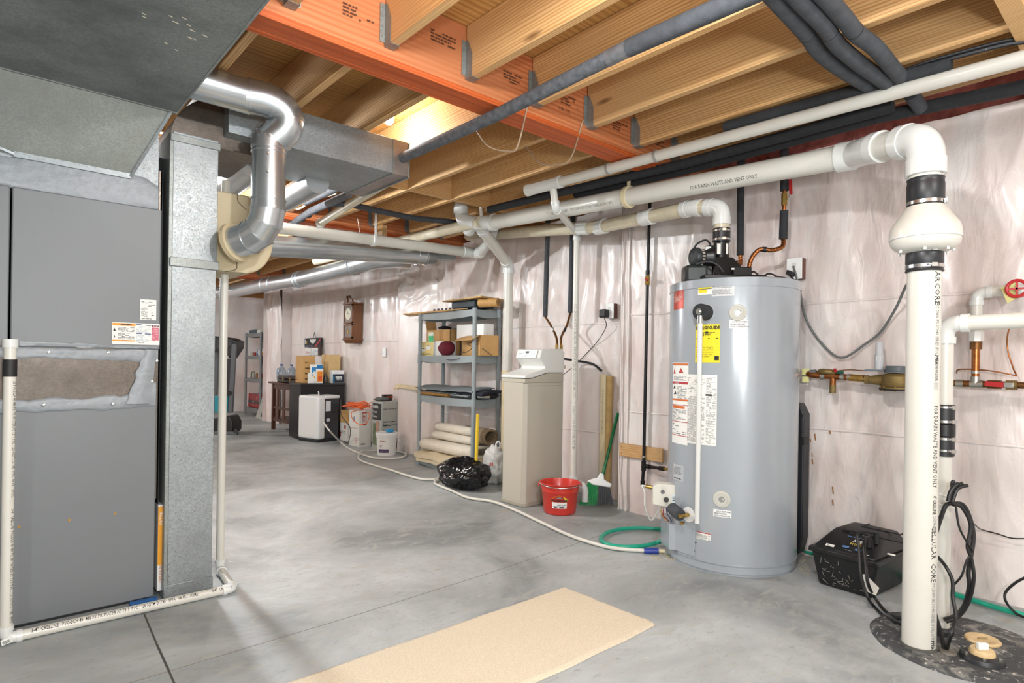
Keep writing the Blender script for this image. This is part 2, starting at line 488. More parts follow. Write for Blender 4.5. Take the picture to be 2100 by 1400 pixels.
for i in range(len(pts) - 1):
    d = (pts[i + 1] - pts[i]).normalized(); s = V((-d.y, d.x, 0)) * (.0032 + .0006 * (i % 2))
    b.prism([pts[i] - s, pts[i + 1] - s, pts[i + 1] + s, pts[i] + s], (0, 0, .0008))
b.build('floor_crack', JNT, floor, smooth=0)
b = B(); pts = [onZ(150, 1436), onZ(267, 1400), onZ(700, 1270), onZ(1000, 1176), onZ(1262, 1087), onZ(1300, 1074)]
for i in range(len(pts) - 1):
    d = (pts[i + 1] - pts[i]).normalized(); s = V((-d.y, d.x, 0)) * .0014
    b.prism([pts[i] - s, pts[i + 1] - s, pts[i + 1] + s, pts[i] + s], (0, 0, .0007))
b.build('saw_cut', M('7b766c', .9), floor, smooth=0)

wr = sheet('wall_right', lambda a, z, d: (NW - d, a, z), -3.0, JY, .0, ZJ, .017)
struct(wr, 'near right wall under wrinkled clear plastic over pink insulation', 'wall')
B().patch(lambda y, z: (NW - .02 + .24 * (y - JY) / .03 if y > JY else NW - .02, JY, z), [JY, JY + .03], [0, ZJ]).build('sheet_edge', SHEET, wr)
B().box(NW + .03, -3.0, 0, NW + .40, JY + .0, ZJ).build('foundation', M('b7a9a2', .9), wr, smooth=0)
wf = sheet('wall_right', lambda a, z, d: (FW - d, a, z), JY - .1, PY, 0, ZJ, .022, ph=.16)
struct(wf, 'middle right wall behind water softener and shelf, plastic over insulation', 'wall')
B().box(FW + .03, JY, 0, FW + .4, PY, ZJ).build('foundation', M('b7a9a2', .9), wf, smooth=0)
wg = sheet('wall_right', lambda a, z, d: (FW2 - d, a, z), PY, RY, 0, ZJ, .035, ph=.05, amp=.8)
struct(wg, 'far right wall with the wall clock, plastic over insulation', 'wall')
B().box(FW2 + .03, PY, 0, FW2 + .4, RY, ZJ).build('foundation', M('b7a9a2', .9), wg, smooth=0)
# pilaster with shiny loose plastic between the two wall runs
b = B(); p0 = onX(822, 700, FW2).y; 
us = [5.62 + .016 * i for i in range(52)]; vs = [ZJ * i / 110 for i in range(111)]
def pil(a, z):
    t = (a - us[0]) / (us[-1] - us[0]); e = min(t, 1 - t) / .08; base = FW - .012 - .05 * min(1, e)
    f = max(0, (z - 1.55) / .8)
    w = (1 - abs(mn.noise(V((a * 3 + z * 2, z * 6.5, 4)))) * 2) ** 3
    return (base - .050 * f * w - .010 * mn.noise(V((a * 6, z * 3, 8))), a, z)
b.patch(pil, us, vs)
o = b.build('pilaster_wrap', SHEET, wf, smooth=180); o['label'] = 'loose shiny folded plastic over a narrow pilaster'
# wood strips / stapled seams running up the sheet
for (px, X, w) in ((1290, NW, .022), (1180, FW, .012), (1276, NW, .014)):
    p = onX(px, 700, X - .02)
    B().patch(lambda a, z, p=p, w=w: (p.x - .012 - .006 * math.cos((a) * 60) - .006 * mn.noise(V((z * 3, a * 9, px))), p.y + (a - .5) * w + .012 * mn.noise(V((z * 1.5, px, 1))), z),
              [0, .25, .5, .75, 1], [ZJ * i / 60 for i in range(61)]).build('taped_seam', SEAM, wr if X == NW else wf, smooth=180)
for (X, ys, z, st) in ((NW, (0.2, 2.8), .74, wr), (NW, (0.2, 2.8), 1.46, wr), (FW, (2.9, 5.6), .52, wf), (FW, (2.9, 5.6), 1.42, wf), (FW2, (6.4, 10.7), 1.34, wg), (FW2, (6.4, 10.7), 1.95, wg)):
    b = B(); n = 60
    b.patch(lambda a, q: (X - .004 - wrinkle(a, z + q, ph=(0 if X == NW else .16 if X == FW else .05), amp=(.8 if X == FW2 else 1)) - .003 * math.sin(q / .012 * math.pi), a, z + q + .01 * mn.noise(V((a, 0, z)))),
            [ys[0] + (ys[1] - ys[0]) * i / n for i in range(n + 1)], [0, .004, .008, .012])
    b.build('fold_crease', SHEET, st, smooth=180)
# returns, recess and back wall
wrec = sheet('wall_back', lambda a, z, d: (a, BACK - d, z), -3.6, 4.6, 0, ZJ, .05, amp=.9)
struct(wrec, 'back wall behind treadmill and far shelf, plastic over insulation', 'wall')
o = sheet('wall_recess', lambda a, z, d: (REC - d, a, z), RY, BACK, 0, ZJ, .05, amp=.9)
struct(o, 'recessed wall beyond the protruding corner near the far shelf', 'wall')
o = sheet('wall_corner', lambda a, z, d: (a, RY + .02 + d, z), FW2 - .25, REC, 0, ZJ, .04, amp=.6)
struct(o, 'short return of the protruding plastic covered corner', 'wall')
# protruding corner wrap in front of the recess
us = [RY - .62 + .02 * i for i in range(34)]
o = B().patch(lambda a, z: (FW2 - .17 - .035 * mn.noise(V((a * 7, z * 1.0, 2))) - .03 * (1 - abs(mn.noise(V((a * 11, z * .9, 6)))) * 2) ** 2, a, z), us, [ZJ * i / 60 for i in range(61)])
o.add([(FW2 - .17, us[0], 0), (FW2, us[0], 0), (FW2, us[0], ZJ), (FW2 - .17, us[0], ZJ)], [(0, 1, 2, 3)])
o.build('corner_wrap', SHEET, wg, smooth=60)
o = B().box(-3.75, -3.1, 0, -3.6, 13.1, ZS).build('wall_left', M('c9c5be', .8, 0, .06, 3)); struct(o, 'plain pale foundation wall behind the furnace, out of view', 'wall')
o = B().box(-3.6, -3.15, 0, 4.1, -3.0, ZS).build('wall_front', M('c9c5be', .8, 0, .06, 3)); struct(o, 'plain pale wall behind the camera, out of view', 'wall')
INS = M('c0746e', .95, 0, .35, 24, .9, 70)
b = B(); na = 240; us = [-3 + (5.9) * i / na for i in range(na + 1)]
b.patch(lambda a, z: (NW + .10 + .05 * mn.noise(V((a * 5, z * 8, 1))) + .018 * mn.noise(V((a * 21, z * 25, 5))), a, z), us, [ZJ + (ZS - ZJ) * i / 14 for i in range(15)])
o = b.build('insulation_batt', INS, None, smooth=180); tag(o, 'rough pink red insulation in the rim above the near right wall', 'insulation', kind='stuff')
b = B(); us = [JY + (PY + 4.5 - JY) * i / 200 for i in range(201)]
b.patch(lambda a, z: (FW + .12 + .05 * mn.noise(V((a * 5, z * 8, 1))) + .018 * mn.noise(V((a * 21, z * 25, 5))), a, z), us, [ZJ + (ZS - ZJ) * i / 10 for i in range(11)])
o = b.build('insulation_batt', INS, None, smooth=180); tag(o, 'darker insulation in the rim above the far right wall', 'insulation', kind='stuff')
o = B().box(NW + .03, -3, ZJ - .045, NW + .2, JY, ZJ - .004).build('trim_plate', BOARDW, None, bevel=.002); struct(o, 'wooden top plate of the near plastic covered wall', 'trim')

# ceiling: subfloor, beams with plies, joists with hangers, blocking
ceil = B().box(-3.6, -3.1, ZS, 4.7, 13.1, ZS + .03).build('ceiling', SUBF, None, smooth=0)
struct(ceil, 'unfinished basement ceiling of joists and plywood subfloor', 'ceiling')
B1, B2, B3 = (2.16, 2.30), (5.15, 5.29), (9.40, 9.54)
PRINT = M('54301c', .7)
for y0, y1 in (B1, B2, B3):
    bm = B().box(-3.6, y0 + .003, 2.303, 3.98, y1 - .003, ZS - .001).build('beam', LVLF, ceil, bevel=.002)
    n = 4; w = (y1 - y0) / n
    for k in range(n):
        B().box(-3.6, y0 + w * k + .0008, 2.298, 3.98, y0 + w * (k + 1) - .0008, 2.325).build('ply', LVL, bm, bevel=.002)
    if y0 == B1[0]:
        fn = plane((0, y0, 0), (1, 0, 0), (0, 0, 1), .002)
        for x, z in ((.62, 2.47), (1.02, 2.42), (1.42, 2.47), (1.83, 2.43), (2.22, 2.44), (2.64, 2.42), (3.02, 2.43)):
            microprint(fn, x, z, .13, .055, 4, PRINT, bm, .8)
        txt('90-14\'L', .028, plane((.66, y0, 2.40), (1, 0, 0), (0, 0, 1), .002), PRINT, bm)
        txt('1.9E  LVL', .024, plane((2.2, y0, 2.40), (1, 0, 0), (0, 0, 1), .002), PRINT, bm)
def hanger(sgn):
    b = B(); t = .0016; h = .17; d = .048 * sgn; w = .0205
    b.box(-w, 0, -t, w, d, 0)
    for s in (-1, 1):
        b.box(s * w, 0, -t, s * (w + t), d, .10); b.add([(s * (w + t), 0, .10), (s * (w + t), d, .10), (s * (w + t), d * .35, h), (s * (w + t), 0, h)], [(0, 1, 2, 3)])
        b.box(s * w, -.0004 * sgn, .015, s * (w + .022), .0016 * sgn, h)
        for z in (.04, .08, .12, .155): b.cyl((s * (w + .012), 0, z), (s * (w + .012), .005 * sgn, z), .0038, n=6)
    return b
HN = hanger(-1); HF = hanger(1); HME = {}
def add_hanger(joist, x, y, near):
    h = (HN if near else HF)
    if near not in HME:
        o = h.build('joist_hanger', GALVD, joist, xf=Matrix.Translation(joist.location + ceil.location)); HME[near] = o.data
        o.location = (x - joist.location.x - ceil.location.x, y - joist.location.y - ceil.location.y, ZJ - joist.location.z - ceil.location.z)
        return
    o = bpy.data.objects.new('joist_hanger', HME[near]); COL.objects.link(o); o.parent = joist
    o.location = (x - joist.location.x - ceil.location.x, y - joist.location.y - ceil.location.y, ZJ - joist.location.z - ceil.location.z)
JM = {}
def joist(x, y0, y1, name='floor_joist'):
    L = round(y1 - y0, 3)
    if L not in JM:
        o = B().box(-.019, 0, 0, .019, L, ZS - ZJ - .001).build(name, JOIST, ceil, bevel=.003, xf=Matrix.Translation(ceil.location)); JM[L] = o
    else:
        o = JM[L].copy(); COL.objects.link(o)
    o.location = V((x, y0, ZJ)) - ceil.location
    return o
NX = [.815 + .4064 * k for k in range(-10, 7)]
FX = [.775 + .397 * k for k in range(-9, 9)]
for x in NX:
    j = joist(x, -3.0, B1[0] - .002)
    if x > .3: add_hanger(j, x, B1[0], True)
for x in FX:
    j = joist(x, B1[1] + .002, B2[0] - .002)
    if x > .3: add_hanger(j, x, B1[1], False); add_hanger(j, x, B2[0], True)
    if x > -.5:
        j = joist(x, B2[1] + .002, B3[0] - .002); add_hanger(j, x, B2[1], False); add_hanger(j, x, B3[0], True)
        j = joist(x, B3[1] + .002, 13.05); add_hanger(j, x, B3[1], False)
for x0 in FX[7:]:
    B().box(x0 + .0195, 3.84, ZJ + .002, x0 + .397 - .0195, 3.878, ZS - .002).build('blocking', BLOCK, ceil, bevel=.002)
    B().box(x0 + .0195, 7.3, ZJ + .002, x0 + .397 - .0195, 7.34, ZS - .002).build('blocking', BLOCK, ceil, bevel=.002)
p = onZ(2062, 55, ZJ)
B().box(NX[15] + .0195, .40, ZJ - .0, NX[16] - .0195, .438, ZS - .002).build('blocking', BLOCK, ceil, bevel=.002)
B().box(NX[16] + .0195, .40, ZJ - .0, NW + .1, .438, ZS - .002).build('blocking', BLOCK, ceil, bevel=.002)
B().box(NX[14] + .0195, .40, ZJ + .01, NX[15] - .0195, .438, ZS - .002).build('blocking', BLOCK, ceil, bevel=.002)
o = B().box(2.35, .385, ZJ - .02, NW + .1, .45, ZJ - .001).build('furring_strip', BOARDW, ceil, bevel=.002)

for q in ((-3.6, BACK, 4.7, BACK + .1), (REC, RY, REC + .1, BACK), (FW2 + .02, PY, FW2 + .1, RY + .05), (FW2, RY + .02, REC + .1, RY + .1)):
    struct(B().box(q[0], q[1], ZJ - .02, q[2], q[3], ZS).build('trim_rim', JOIST), 'rim board above the far plastic covered walls', 'trim')
# ceiling lamps (bare bulbs in porcelain holders)
GLOW, nt, bs = nmat('lit_bulb_glass'); bs.inputs['Emission Color'].default_value = (1, .92, .8, 1); bs.inputs['Emission Strength'].default_value = 6
bulbl = ['bare bulb above the flat duct end', 'bare bulb in the middle of the far ceiling', 'bare bulb behind the galvanised return duct', 'bare bulb close behind the right ceiling pipes', 'bare bulb at the far end over the treadmill', 'bare bulb behind the camera on the left', 'bare bulb on the far left side']
k = 0
for loc, pw, rad in BULBS:
    l = V(loc)
    t = thing('ceiling_bulb', (l.x, l.y, ZS), 'bare bulb in a white porcelain holder just above the orange beam near the camera' if k == 0 else bulbl[k - 1], 'lamp'); k += 1
    B().lathe([(.05, 0), (.05, -.02), (.03, -.035), (.026, l.z + .12 - ZS)], (l.x, l.y, ZS), n=20).build('holder', WHITE, t)
    o = B().lathe([(.012, .125), (.016, .11), (.026, .09), (.030, .065), (.024, .04), (.01, .027)], (l.x, l.y, l.z), n=20).build('bulb', GLOW, t)
    lo = [q for q in bpy.data.objects if q.type == 'LIGHT' and (q.location - l).length < .01][0]
# ------------------------------------------------------------------ furnace, plenum, ducts
FY = 3.11
t = thing('furnace', (.05, FY + .3, 0), 'tall grey furnace cabinet with warning stickers and smeared sealant joints', 'furnace')
FL, FR = -.42, .59
zt = lambda py, px=300: onY(px, py, FY).z
zU0, zU1 = onY(330, 717, FY).z, onY(330, 432, FY).z
zL1 = onY(318, 826, FY).z
fxr = onY(330.5, 560, FY - .025).x; lxr = onY(318.5, 1000, FY).x
xl = onY(22, 600, FY - .025).x; 
B().box(xl, FY - .022, zU0, fxr, FY + .62, zU1).build('upper_cabinet', FURN, t, bevel=.005)
B().box(FL - .3, FY - .020, zU0, xl - .006, FY + .62, zU1).build('side_panel', FURN, t, bevel=.005)
B().box(xl, FY, .012, lxr, FY + .62, zL1).build('lower_cabinet', FURN, t, bevel=.004)
B().box(FL - .3, FY + .004, .012, xl - .004, FY + .62, zL1).build('side_panel', FURN, t, bevel=.004)
B().box(FL - .3, FY + .01, 0, lxr - .01, FY + .6, .012).build('base', BLACKM, t)
# transition between cabinets, slopes back a little toward the lower cabinet
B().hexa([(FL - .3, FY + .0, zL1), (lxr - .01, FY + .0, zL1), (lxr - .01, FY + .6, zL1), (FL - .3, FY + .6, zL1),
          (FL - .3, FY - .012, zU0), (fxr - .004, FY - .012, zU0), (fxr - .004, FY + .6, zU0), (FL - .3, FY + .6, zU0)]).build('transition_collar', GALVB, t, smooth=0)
def smear(y, pts, parent, seed=1, th=.004, name='sealant', mat=SEAL):
    """hand smeared strip: list of (x, z_low, z_high) along the joint"""
    rr = random.Random(seed); us = []; n = 70
    xs = [p[0] for p in pts]; x0, x1 = min(xs), max(xs)
    def iv(x, k):
        for i in range(len(pts) - 1):
            a, c = pts[i], pts[i + 1]
            if a[0] <= x <= c[0]: return a[k] + (c[k] - a[k]) * (x - a[0]) / (c[0] - a[0])
        return pts[-1][k]
    b = B()
    def fn(u, v):
        x = x0 + (x1 - x0) * u; lo = iv(x, 1) + .010 * mn.noise(V((x * 14, seed, 0))) + .004 * mn.noise(V((x * 50, seed, 3)))
        hi = iv(x, 2) + .010 * mn.noise(V((x * 11, seed, 5))) + .004 * mn.noise(V((x * 45, seed, 9)))
        z = lo + (hi - lo) * v
        yy = y if not callable(y) else y(x, z)
        return (x, yy - th * (math.sin(math.pi * min(1, max(0, v))) ** .3) - .0015 - .002 * mn.noise(V((x * 6, z * 90, seed))), z)
    return b.patch(fn, [i / n for i in range(n + 1)], [0, .08, .2, .35, .5, .65, .8, .92, 1]).build(name, mat, parent, smooth=50)
zA, zB = zU0, zL1
smear(FY - .012, [(FL - .2, zA - .055, zA - .002), (.2, zA - .045, zA - .002), (fxr - .006, zA - .055, zA - .002)], t, 1)
smear(FY - .022, [(xl + .03, zA + .004, zA + .030), (.2, zA + .004, zA + .022), (fxr - .01, zA + .004, zA + .012)], t, 4, .0015)
smear(FY - .003, [(FL - .2, zB - .03, zB + .035), (.25, zB - .02, zB + .03), (.47, zB - .022, zB + .035), (lxr - .005, zB - .01, zB + .10)], t, 2, .006)
b = B(); b.patch(lambda u, v: (fxr - .012 - (.045 + .05 * (1 - v) + .012 * mn.noise(V((v * 6, 1, 1)))) * u - .02 * (1 - v), FY - .019 - .005 * math.sin(math.pi * u) - .002 * mn.noise(V((u * 9, v * 20, 2))), zB + (zA - zB) * v),
                 [0, .15, .35, .55, .75, .9, 1], [i / 30 for i in range(31)]).build('sealant', SEAL, t, smooth=50)
for px, py in ((100, 722), (222, 723), (322, 740), (312, 782), (90, 830), (232, 828)):
    p = onY(px, py, FY - .018); B().lathe([(.007, 0), (.006, .003), (.003, .004)], p, (0, -1, 0), 10).build('screw', STEEL, t)
for px, py in ((39, 1080), (142, 1066), (236, 1053)):
    p = onY(px, py, FY); B().lathe([(.006, 0), (.004, .003)], p, (0, -1, 0), 10).build('rust_spot', M('b08a4a', .6), t)
# stickers
def panel_at(px0, py0, px1, py1, Y):
    a = onY(px0, py1, Y); c = onY(px1, py1, Y); d = onY(px0, py0, Y)
    w = c.x - a.x; h = d.z - a.z
    return plane((a.x, Y, a.z), (1, 0, 0), (0, 0, 1)), w, h
YS = FY - .023
fn, w, h = panel_at(287, 613, 320, 655, YS)
s = sticker(fn, w, h, PAPER, t); f2 = lift(fn, .0008)
microprint(f2, w * .06, h * .82, w * .8, h * .10, 2, INK, s, .9); microprint(f2, w * .5, h * .66, w * .44, h * .12, 2, INK, s)
microprint(f2, w * .06, h * .14, w * .4, h * .48, 10, INKG, s, .8); microprint(f2, w * .7, h * .16, w * .2, h * .3, 5, INK, s, .6); microprint(f2, w * .12, h * .04, w * .6, h * .06, 1, INK, s, 1)
fn, w, h = panel_at(229, 660, 327, 705, YS)
s = sticker(fn, w, h, PAPER, t); f2 = lift(fn, .0008); f3 = lift(fn, .0016)
rects(f2, [(.01 * w, .85 * h, .48 * w, .97 * h), (.01 * w, .14 * h, .48 * w, .20 * h)], M('e39a2d', .6), s)
txt('WARNING', h * .09, lambda x, y: f3(x + .17 * w, y + .88 * h), INK, s, bold=.0005)
txt('WARNING', h * .055, lambda x, y: f3(x + .19 * w, y + .15 * h), INK, s)
microprint(f2, .12 * w, .58 * h, .34 * w, .24 * h, 4, INKG, s); microprint(f2, .12 * w, .24 * h, .34 * w, .32 * h, 6, INK, s, .85)
b = B(); 
for cx, cz, q in ((.05, .66, 1), (.05, .36, .7)): b.add([f2((cx - .028 * q) * w, (cz - .06) * h), f2((cx + .028 * q) * w, (cz - .06) * h), f2(cx * w, (cz + .09 * q) * h)], [(0, 1, 2)])
b.build('hazard_symbol', INK, s, smooth=0)
rects(f2, [(.50 * w, .91 * h, .61 * w, .95 * h), (.70 * w, .90 * h, .81 * w, .94 * h), (.50 * w, .50 * h, .62 * w, .54 * h), (.68 * w, .49 * h, .81 * w, .53 * h)], M('1e3a72', .6), s)
microprint(f2, .5 * w, .56 * h, .3 * w, .32 * h, 6, M('a9b6c4', .7), s, .8); microprint(f2, .5 * w, .14 * h, .3 * w, .33 * h, 6, M('a9b6c4', .7), s, .8); microprint(f2, .52 * w, .08 * h, .26 * w, .05 * h, 1, INKG, s)
rects(f2, [(.825 * w, .2 * h, .98 * w, .82 * h)], M('c8697a', .6), s)
txt('R-410A', h * .115, lambda x, y: f3(x + .825 * w, y + .86 * h), M('6d2336', .6), s, bold=.0006, squash=.86)
microprint(f3, .84 * w, .22 * h, .12 * w, .56 * h, 10, M('f0d8da', .6), s, .7, gap=.3)

# plenum above the furnace
tp = thing('supply_plenum', (.05, FY + .3, zU1), 'galvanised plenum box over the furnace with smeared grey sealant', 'duct')
B().box(FL - .3, FY + .004, zU1, FR + .005, FY + .58, ZJ - .002).build('box', GALV, tp, bevel=.002)
z2 = onY(318, 372, FY).z; z3 = onY(24, 322, FY).z
smear(FY + .004, [(FL - .2, zU1 + .0, z3 + .01), (xl, zU1, z3 - .0), (.2, zU1 - .005, z2 + .05), (.42, zU1 - .005, z2 + .035), (FR - .05, zU1 - .005, z2 + .01), (FR + .004, zU1 - .005, z2 - .02)], tp, 5, .005)
for px, py in ((77, 327), (146, 339), (212, 350)):
    p = onY(px, py, FY - .006); B().lathe([(.006, 0), (.005, .004)], p, (0, -1, 0), 8).build('screw', STEEL, tp)
# main trunk duct running over the camera's left
td = thing('trunk_duct', (-.2, 1.2, 2.15), 'large grey galvanised trunk duct under the ceiling at top left', 'duct')
TZ = 2.15; TR = .617; TY = 2.90
B().box(-1.4, -2.4, TZ, TR, TY, 2.292).build('duct_box', galv('galvanised_dark', '8b908e', .5, .28, 150, .55, .45), td, bevel=.002)
b = B(); b.box(-1.4, TY - .006, TZ - .004, TR + .003, TY + .004, TZ + .014)
b.box(TR - .004, -2.4, TZ - .002, TR + .004, TY, TZ + .006)
b.build('standing_seam', GALVD, td)
b = B()
for x, y in ((.32, 2.0), (.42, 2.1), (.25, 1.95), (.5, 2.15), (.12, 1.7), (.48, 2.3), (.54, 2.2), (.05, 1.5), (.35, 2.16), (.3, 2.02), (.45, 2.08)):
    for k in range(2):
        x2 = x + random.uniform(-.04, .04); y2 = y + random.uniform(-.03, .03)
        b.obox((x2, y2, TZ - .0008), (.004 + random.random() * .006, .002, 0), (0, .0015, 0), (0, 0, .0008))
b.build('paint_fleck', M('c7bba6', .7), td, smooth=0)
# sloped transition panel
pL = onY(28, 316, FY - .004); pR = onY(268, 362, FY - .004)
P = [V((FL - .45, TY, TZ)), V((TR - .02, TY, TZ)), V((pR.x, FY - .002, pR.z)), V((pL.x, FY - .002, pL.z))]
b = B().hexa([P[3], P[2], P[2] + V((0, .012, .004)), P[3] + V((0, .012, .004)), P[0], P[1], P[1] + V((0, .012, .002)), P[0] + V((0, .012, .002))])
b.build('sloped_panel', galv('galvanised_matt', '9a9f9a', .5, .12, 200, .35), td, smooth=0)
b = B(); 
b.bar(P[3] + V((-.0, -.004, 0)), P[2] + V((.0, -.004, 0)), .012, .022); b.bar(P[1], P[2], .012, .02, up=(0, 1, 0)); b.bar(P[0], P[3], .010, .02, up=(0, 1, 0))
b.build('flange', GALV, td)
b = B().hexa([P[3], P[3] + V((-.5, .0, .0)), P[3] + V((-.5, .03, 0)), P[3] + V((0, .03, 0)), P[0] + V((0, .01, 0)), P[0] + V((-.3, .01, 0)), P[0] + V((-.3, .03, 0)), P[0] + V((0, .03, 0))])
b.build('cheek', GALVD, td, smooth=0)

# return duct drop + flat return duct
DX0, DX1, DY = .633, .832, 3.075
tr = thing('return_duct', (.72, DY + .27, 0), 'galvanised return duct dropping to the floor beside the furnace', 'duct')
zc = onY(400, 548, DY).z
B().box(DX0 + .012, DY, .06, DX1, DY + .50, zc).build('drop_lower', GALV, tr, bevel=.002)
B().box(DX0 + .012, DY + .004, zc + .02, DX1 + .004, DY + .50, 2.13).build('drop_upper', GALV, tr, bevel=.002)
B().box(DX0 + .002, DY - .010, zc - .004, DX1 + .010, DY + .51, zc + .036).build('joint_collar', GALVD, tr, bevel=.002)
B().box(DX0 - .004, DY - .010, 0, DX1 + .004, DY + .51, .062).build('base_collar', GALV, tr, bevel=.002)
B().box(DX0 - .003, DY + .004, .05, DX0 + .014, DY + .5, 2.12).build('edge_flange', GALVD, tr, bevel=.002)
# elbow over the drop: curved sheet, dark reflection of the wood put into its colour
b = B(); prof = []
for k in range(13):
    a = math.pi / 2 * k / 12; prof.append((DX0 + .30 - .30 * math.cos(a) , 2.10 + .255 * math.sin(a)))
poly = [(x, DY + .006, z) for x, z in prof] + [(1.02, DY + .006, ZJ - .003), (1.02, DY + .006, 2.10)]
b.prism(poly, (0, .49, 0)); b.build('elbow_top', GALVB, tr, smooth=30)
B().box(DX0 + .0, DY - .002, 2.085, DX1 + .012, DY + .505, 2.118).build('joint_collar', GALVD, tr, bevel=.002)
th = thing('flat_duct', (1.4, 3.3, 2.163), 'flat rectangular galvanised duct with capped end below the joists', 'duct')
HY0, HY1, HZ, HX1 = 3.01, 3.58, 2.163, 1.84
B().box(.86, HY0 + .002, HZ, HX1 - .10, HY1, ZJ - .003).build('duct_box', GALV, th, bevel=.002)
B().box(HX1 - .10, HY0, HZ - .002, HX1, HY1 + .002, ZJ - .002).build('end_cap', galv('galvanised_tinted', 'a79e98', .4, .2, 220, .7, .4), th, bevel=.002)
B().box(HX1 - .003, HY0 - .006, HZ - .010, HX1 + .004, HY1 + .006, ZJ - .002).build('end_flange', GALV, th, bevel=.001)
B().box(HX1 - .104, HY0 - .002, HZ - .004, HX1 - .098, HY1 + .002, ZJ - .002).build('seam', GALVD, th)
b = B(); b.add([(.86, HY0 + .02, HZ - .001), (1.25, HY0 + .02, HZ - .001), (.86, HY1, HZ - .06)], [(0, 1, 2)]); b.build('crease', GALV, th)
# round combustion / bypass duct
def spiral(root, pts, r, gores=(), name='pipe'):
    o = B().tube(pts, r, 40).build(name, GALVR, root, smooth=50); return o
ZP = 2.283; r6 = .0745; PX0 = onD(551, 350, 2.80); vx, vy = PX0.x, PX0.y
tb = thing('bypass_duct', (vx, vy, 1.6), 'round galvanised bypass duct elbowing down into the humidifier', 'duct')
B().cyl((TR - .02, vy - .02, ZP), (vx - .10, vy - .02, ZP), r6, n=40).build('pipe', GALVR, tb)
def gored(root, c, a0, a1, e1, e2, R, r, n=4, over=1.02):
    """adjustable elbow of n gores, each its own part; centre c, unit vectors e1,e2, angles a0..a1"""
    e1 = V(e1); e2 = V(e2)
    for k in range(n):
        A = a0 + (a1 - a0) * k / n; C = a0 + (a1 - a0) * (k + 1) / n
        p = c + (e1 * math.cos(A) + e2 * math.sin(A)) * R; q = c + (e1 * math.cos(C) + e2 * math.sin(C)) * R
        ax = e1.cross(e2).normalized(); b = B(); m = 36; P = []
        for cc, an in ((p, A), (q, C)):
            rad = (e1 * math.cos(an) + e2 * math.sin(an))
            for i in range(m):
                th = 2 * math.pi * i / m; P.append(cc + (rad * math.cos(th) + ax * math.sin(th)) * r * over)
        b.add(P, [(i, (i + 1) % m, m + (i + 1) % m, m + i) for i in range(m)])
        b.build('elbow_gore', GALVR, root)
        b = B(); rad = (e1 * math.cos(A) + e2 * math.sin(A)); tn = (-e1 * math.sin(A) + e2 * math.cos(A))
        ring(b, p, tn, r * over - .001, .007, .0035, 36); b.build('bead', GALVR, root)
ce = V((vx - .20 + .03, vy, ZP - .12))
gp = spline([V((vx - .12, vy - .02, ZP)), V((vx - .02, vy - .04, ZP)), V((vx + .05, vy - .05, ZP - .035)), V((vx + .062, vy - .04, ZP - .10)), V((vx + .02, vy - .01, ZP - .155)), V((vx, vy, ZP - .18))], 6)
B().tube(gp, r6 * 1.02, 40).build('elbow', GALVR, tb, smooth=50)
for k in (1, 8, 15, 22, 28): ring(B(), gp[k], gp[k + 1] - gp[k - 1], r6 * 1.0, .008, .005, 36).build('bead', GALVR, tb)
B().cyl((vx, vy, ZP - .16), (vx, vy, ZP - .21), r6 * 1.05, n=40).build('collar', GALVR, tb)
zb = onD(545, 430, 2.80).z
B().cyl((vx, vy, ZP - .18), (vx, vy, zb), r6, n=40).build('pipe', GALVR, tb)
for z in (ZP - .20, ZP - .225, zb + .045, zb + .005): ring(B(), (vx, vy, z), (0, 0, 1), r6, .007, .005, 36).build('bead', GALVR, tb)
for z in (ZP - .25, 1.95): B().lathe([(.006, 0), (.004, .004)], (vx - .03, vy - r6, z), (0, -1, 0), 8).build('screw', STEEL, tb)
dirn = V((-.55, .83, 0)).normalized()
gored(tb, V((vx, vy, zb)) + dirn * .13, math.pi, math.pi * 1.42, dirn, (0, 0, 1), .13, r6, 3, 1.03)
e_end = V((vx, vy, zb)) + dirn * .13 + (dirn * math.cos(math.pi * 1.42) + V((0, 0, 1)) * math.sin(math.pi * 1.42)) * .13
e_dir = (-dirn * math.sin(math.pi * 1.42) + V((0, 0, 1)) * math.cos(math.pi * 1.42))
B().cyl(e_end, e_end + e_dir * .09, r6 * 1.01, n=36).build('collar', GALVR, tb)
ring(B(), e_end, e_dir, r6, .008, .006, 36).build('bead', GALVR, tb)

# humidifier
HYm = 3.12
BG = M('c2b392', .5, 0, .03, 3)
a = onY(456, 392, HYm); c = onY(560, 520, HYm)
zt0, zt1 = onY(470, 556, HYm).z, onY(470, 394, HYm).z
th_ = thing('humidifier', ((a.x + c.x) / 2, HYm + .1, zt0), 'beige furnace humidifier with rounded corner fed by the round duct', 'humidifier')
X0 = DX1 + .006; X1 = onY(561, 480, HYm).x
b = B(); poly = [(X0, HYm, zt0), (X0 + .14, HYm, zt0)]
for k in range(9):
    u = k / 8; poly.append((X0 + .14 + (X1 - X0 - .14) * math.sin(u * math.pi / 2), HYm, zt0 + (zt0 + .17 - zt0) * (1 - math.cos(u * math.pi / 2))))
poly += [(X1, HYm, zt1 - .02), (X1 - .02, HYm, zt1), (X0, HYm, zt1)]
b.prism(poly, (0, .34, 0)); b.build('cover', BG, th_, bevel=.008)
wire('cover_joint', [onY(*q, HYm - .002) for q in ((487, 396), (488, 412), (500, 425), (506, 430))], .0016, M('6a5f48', .8), parent=th_)
wire('cover_joint', [onY(*q, HYm - .002) for q in ((515, 520), (490, 531), (486, 540), (484, 552), (462, 557))], .0018, M('6a5f48', .8), parent=th_)
ring(B(), (e_end + e_dir * .085), e_dir, r6, .02, .018, 36).build('inlet_ring', BG, th_)

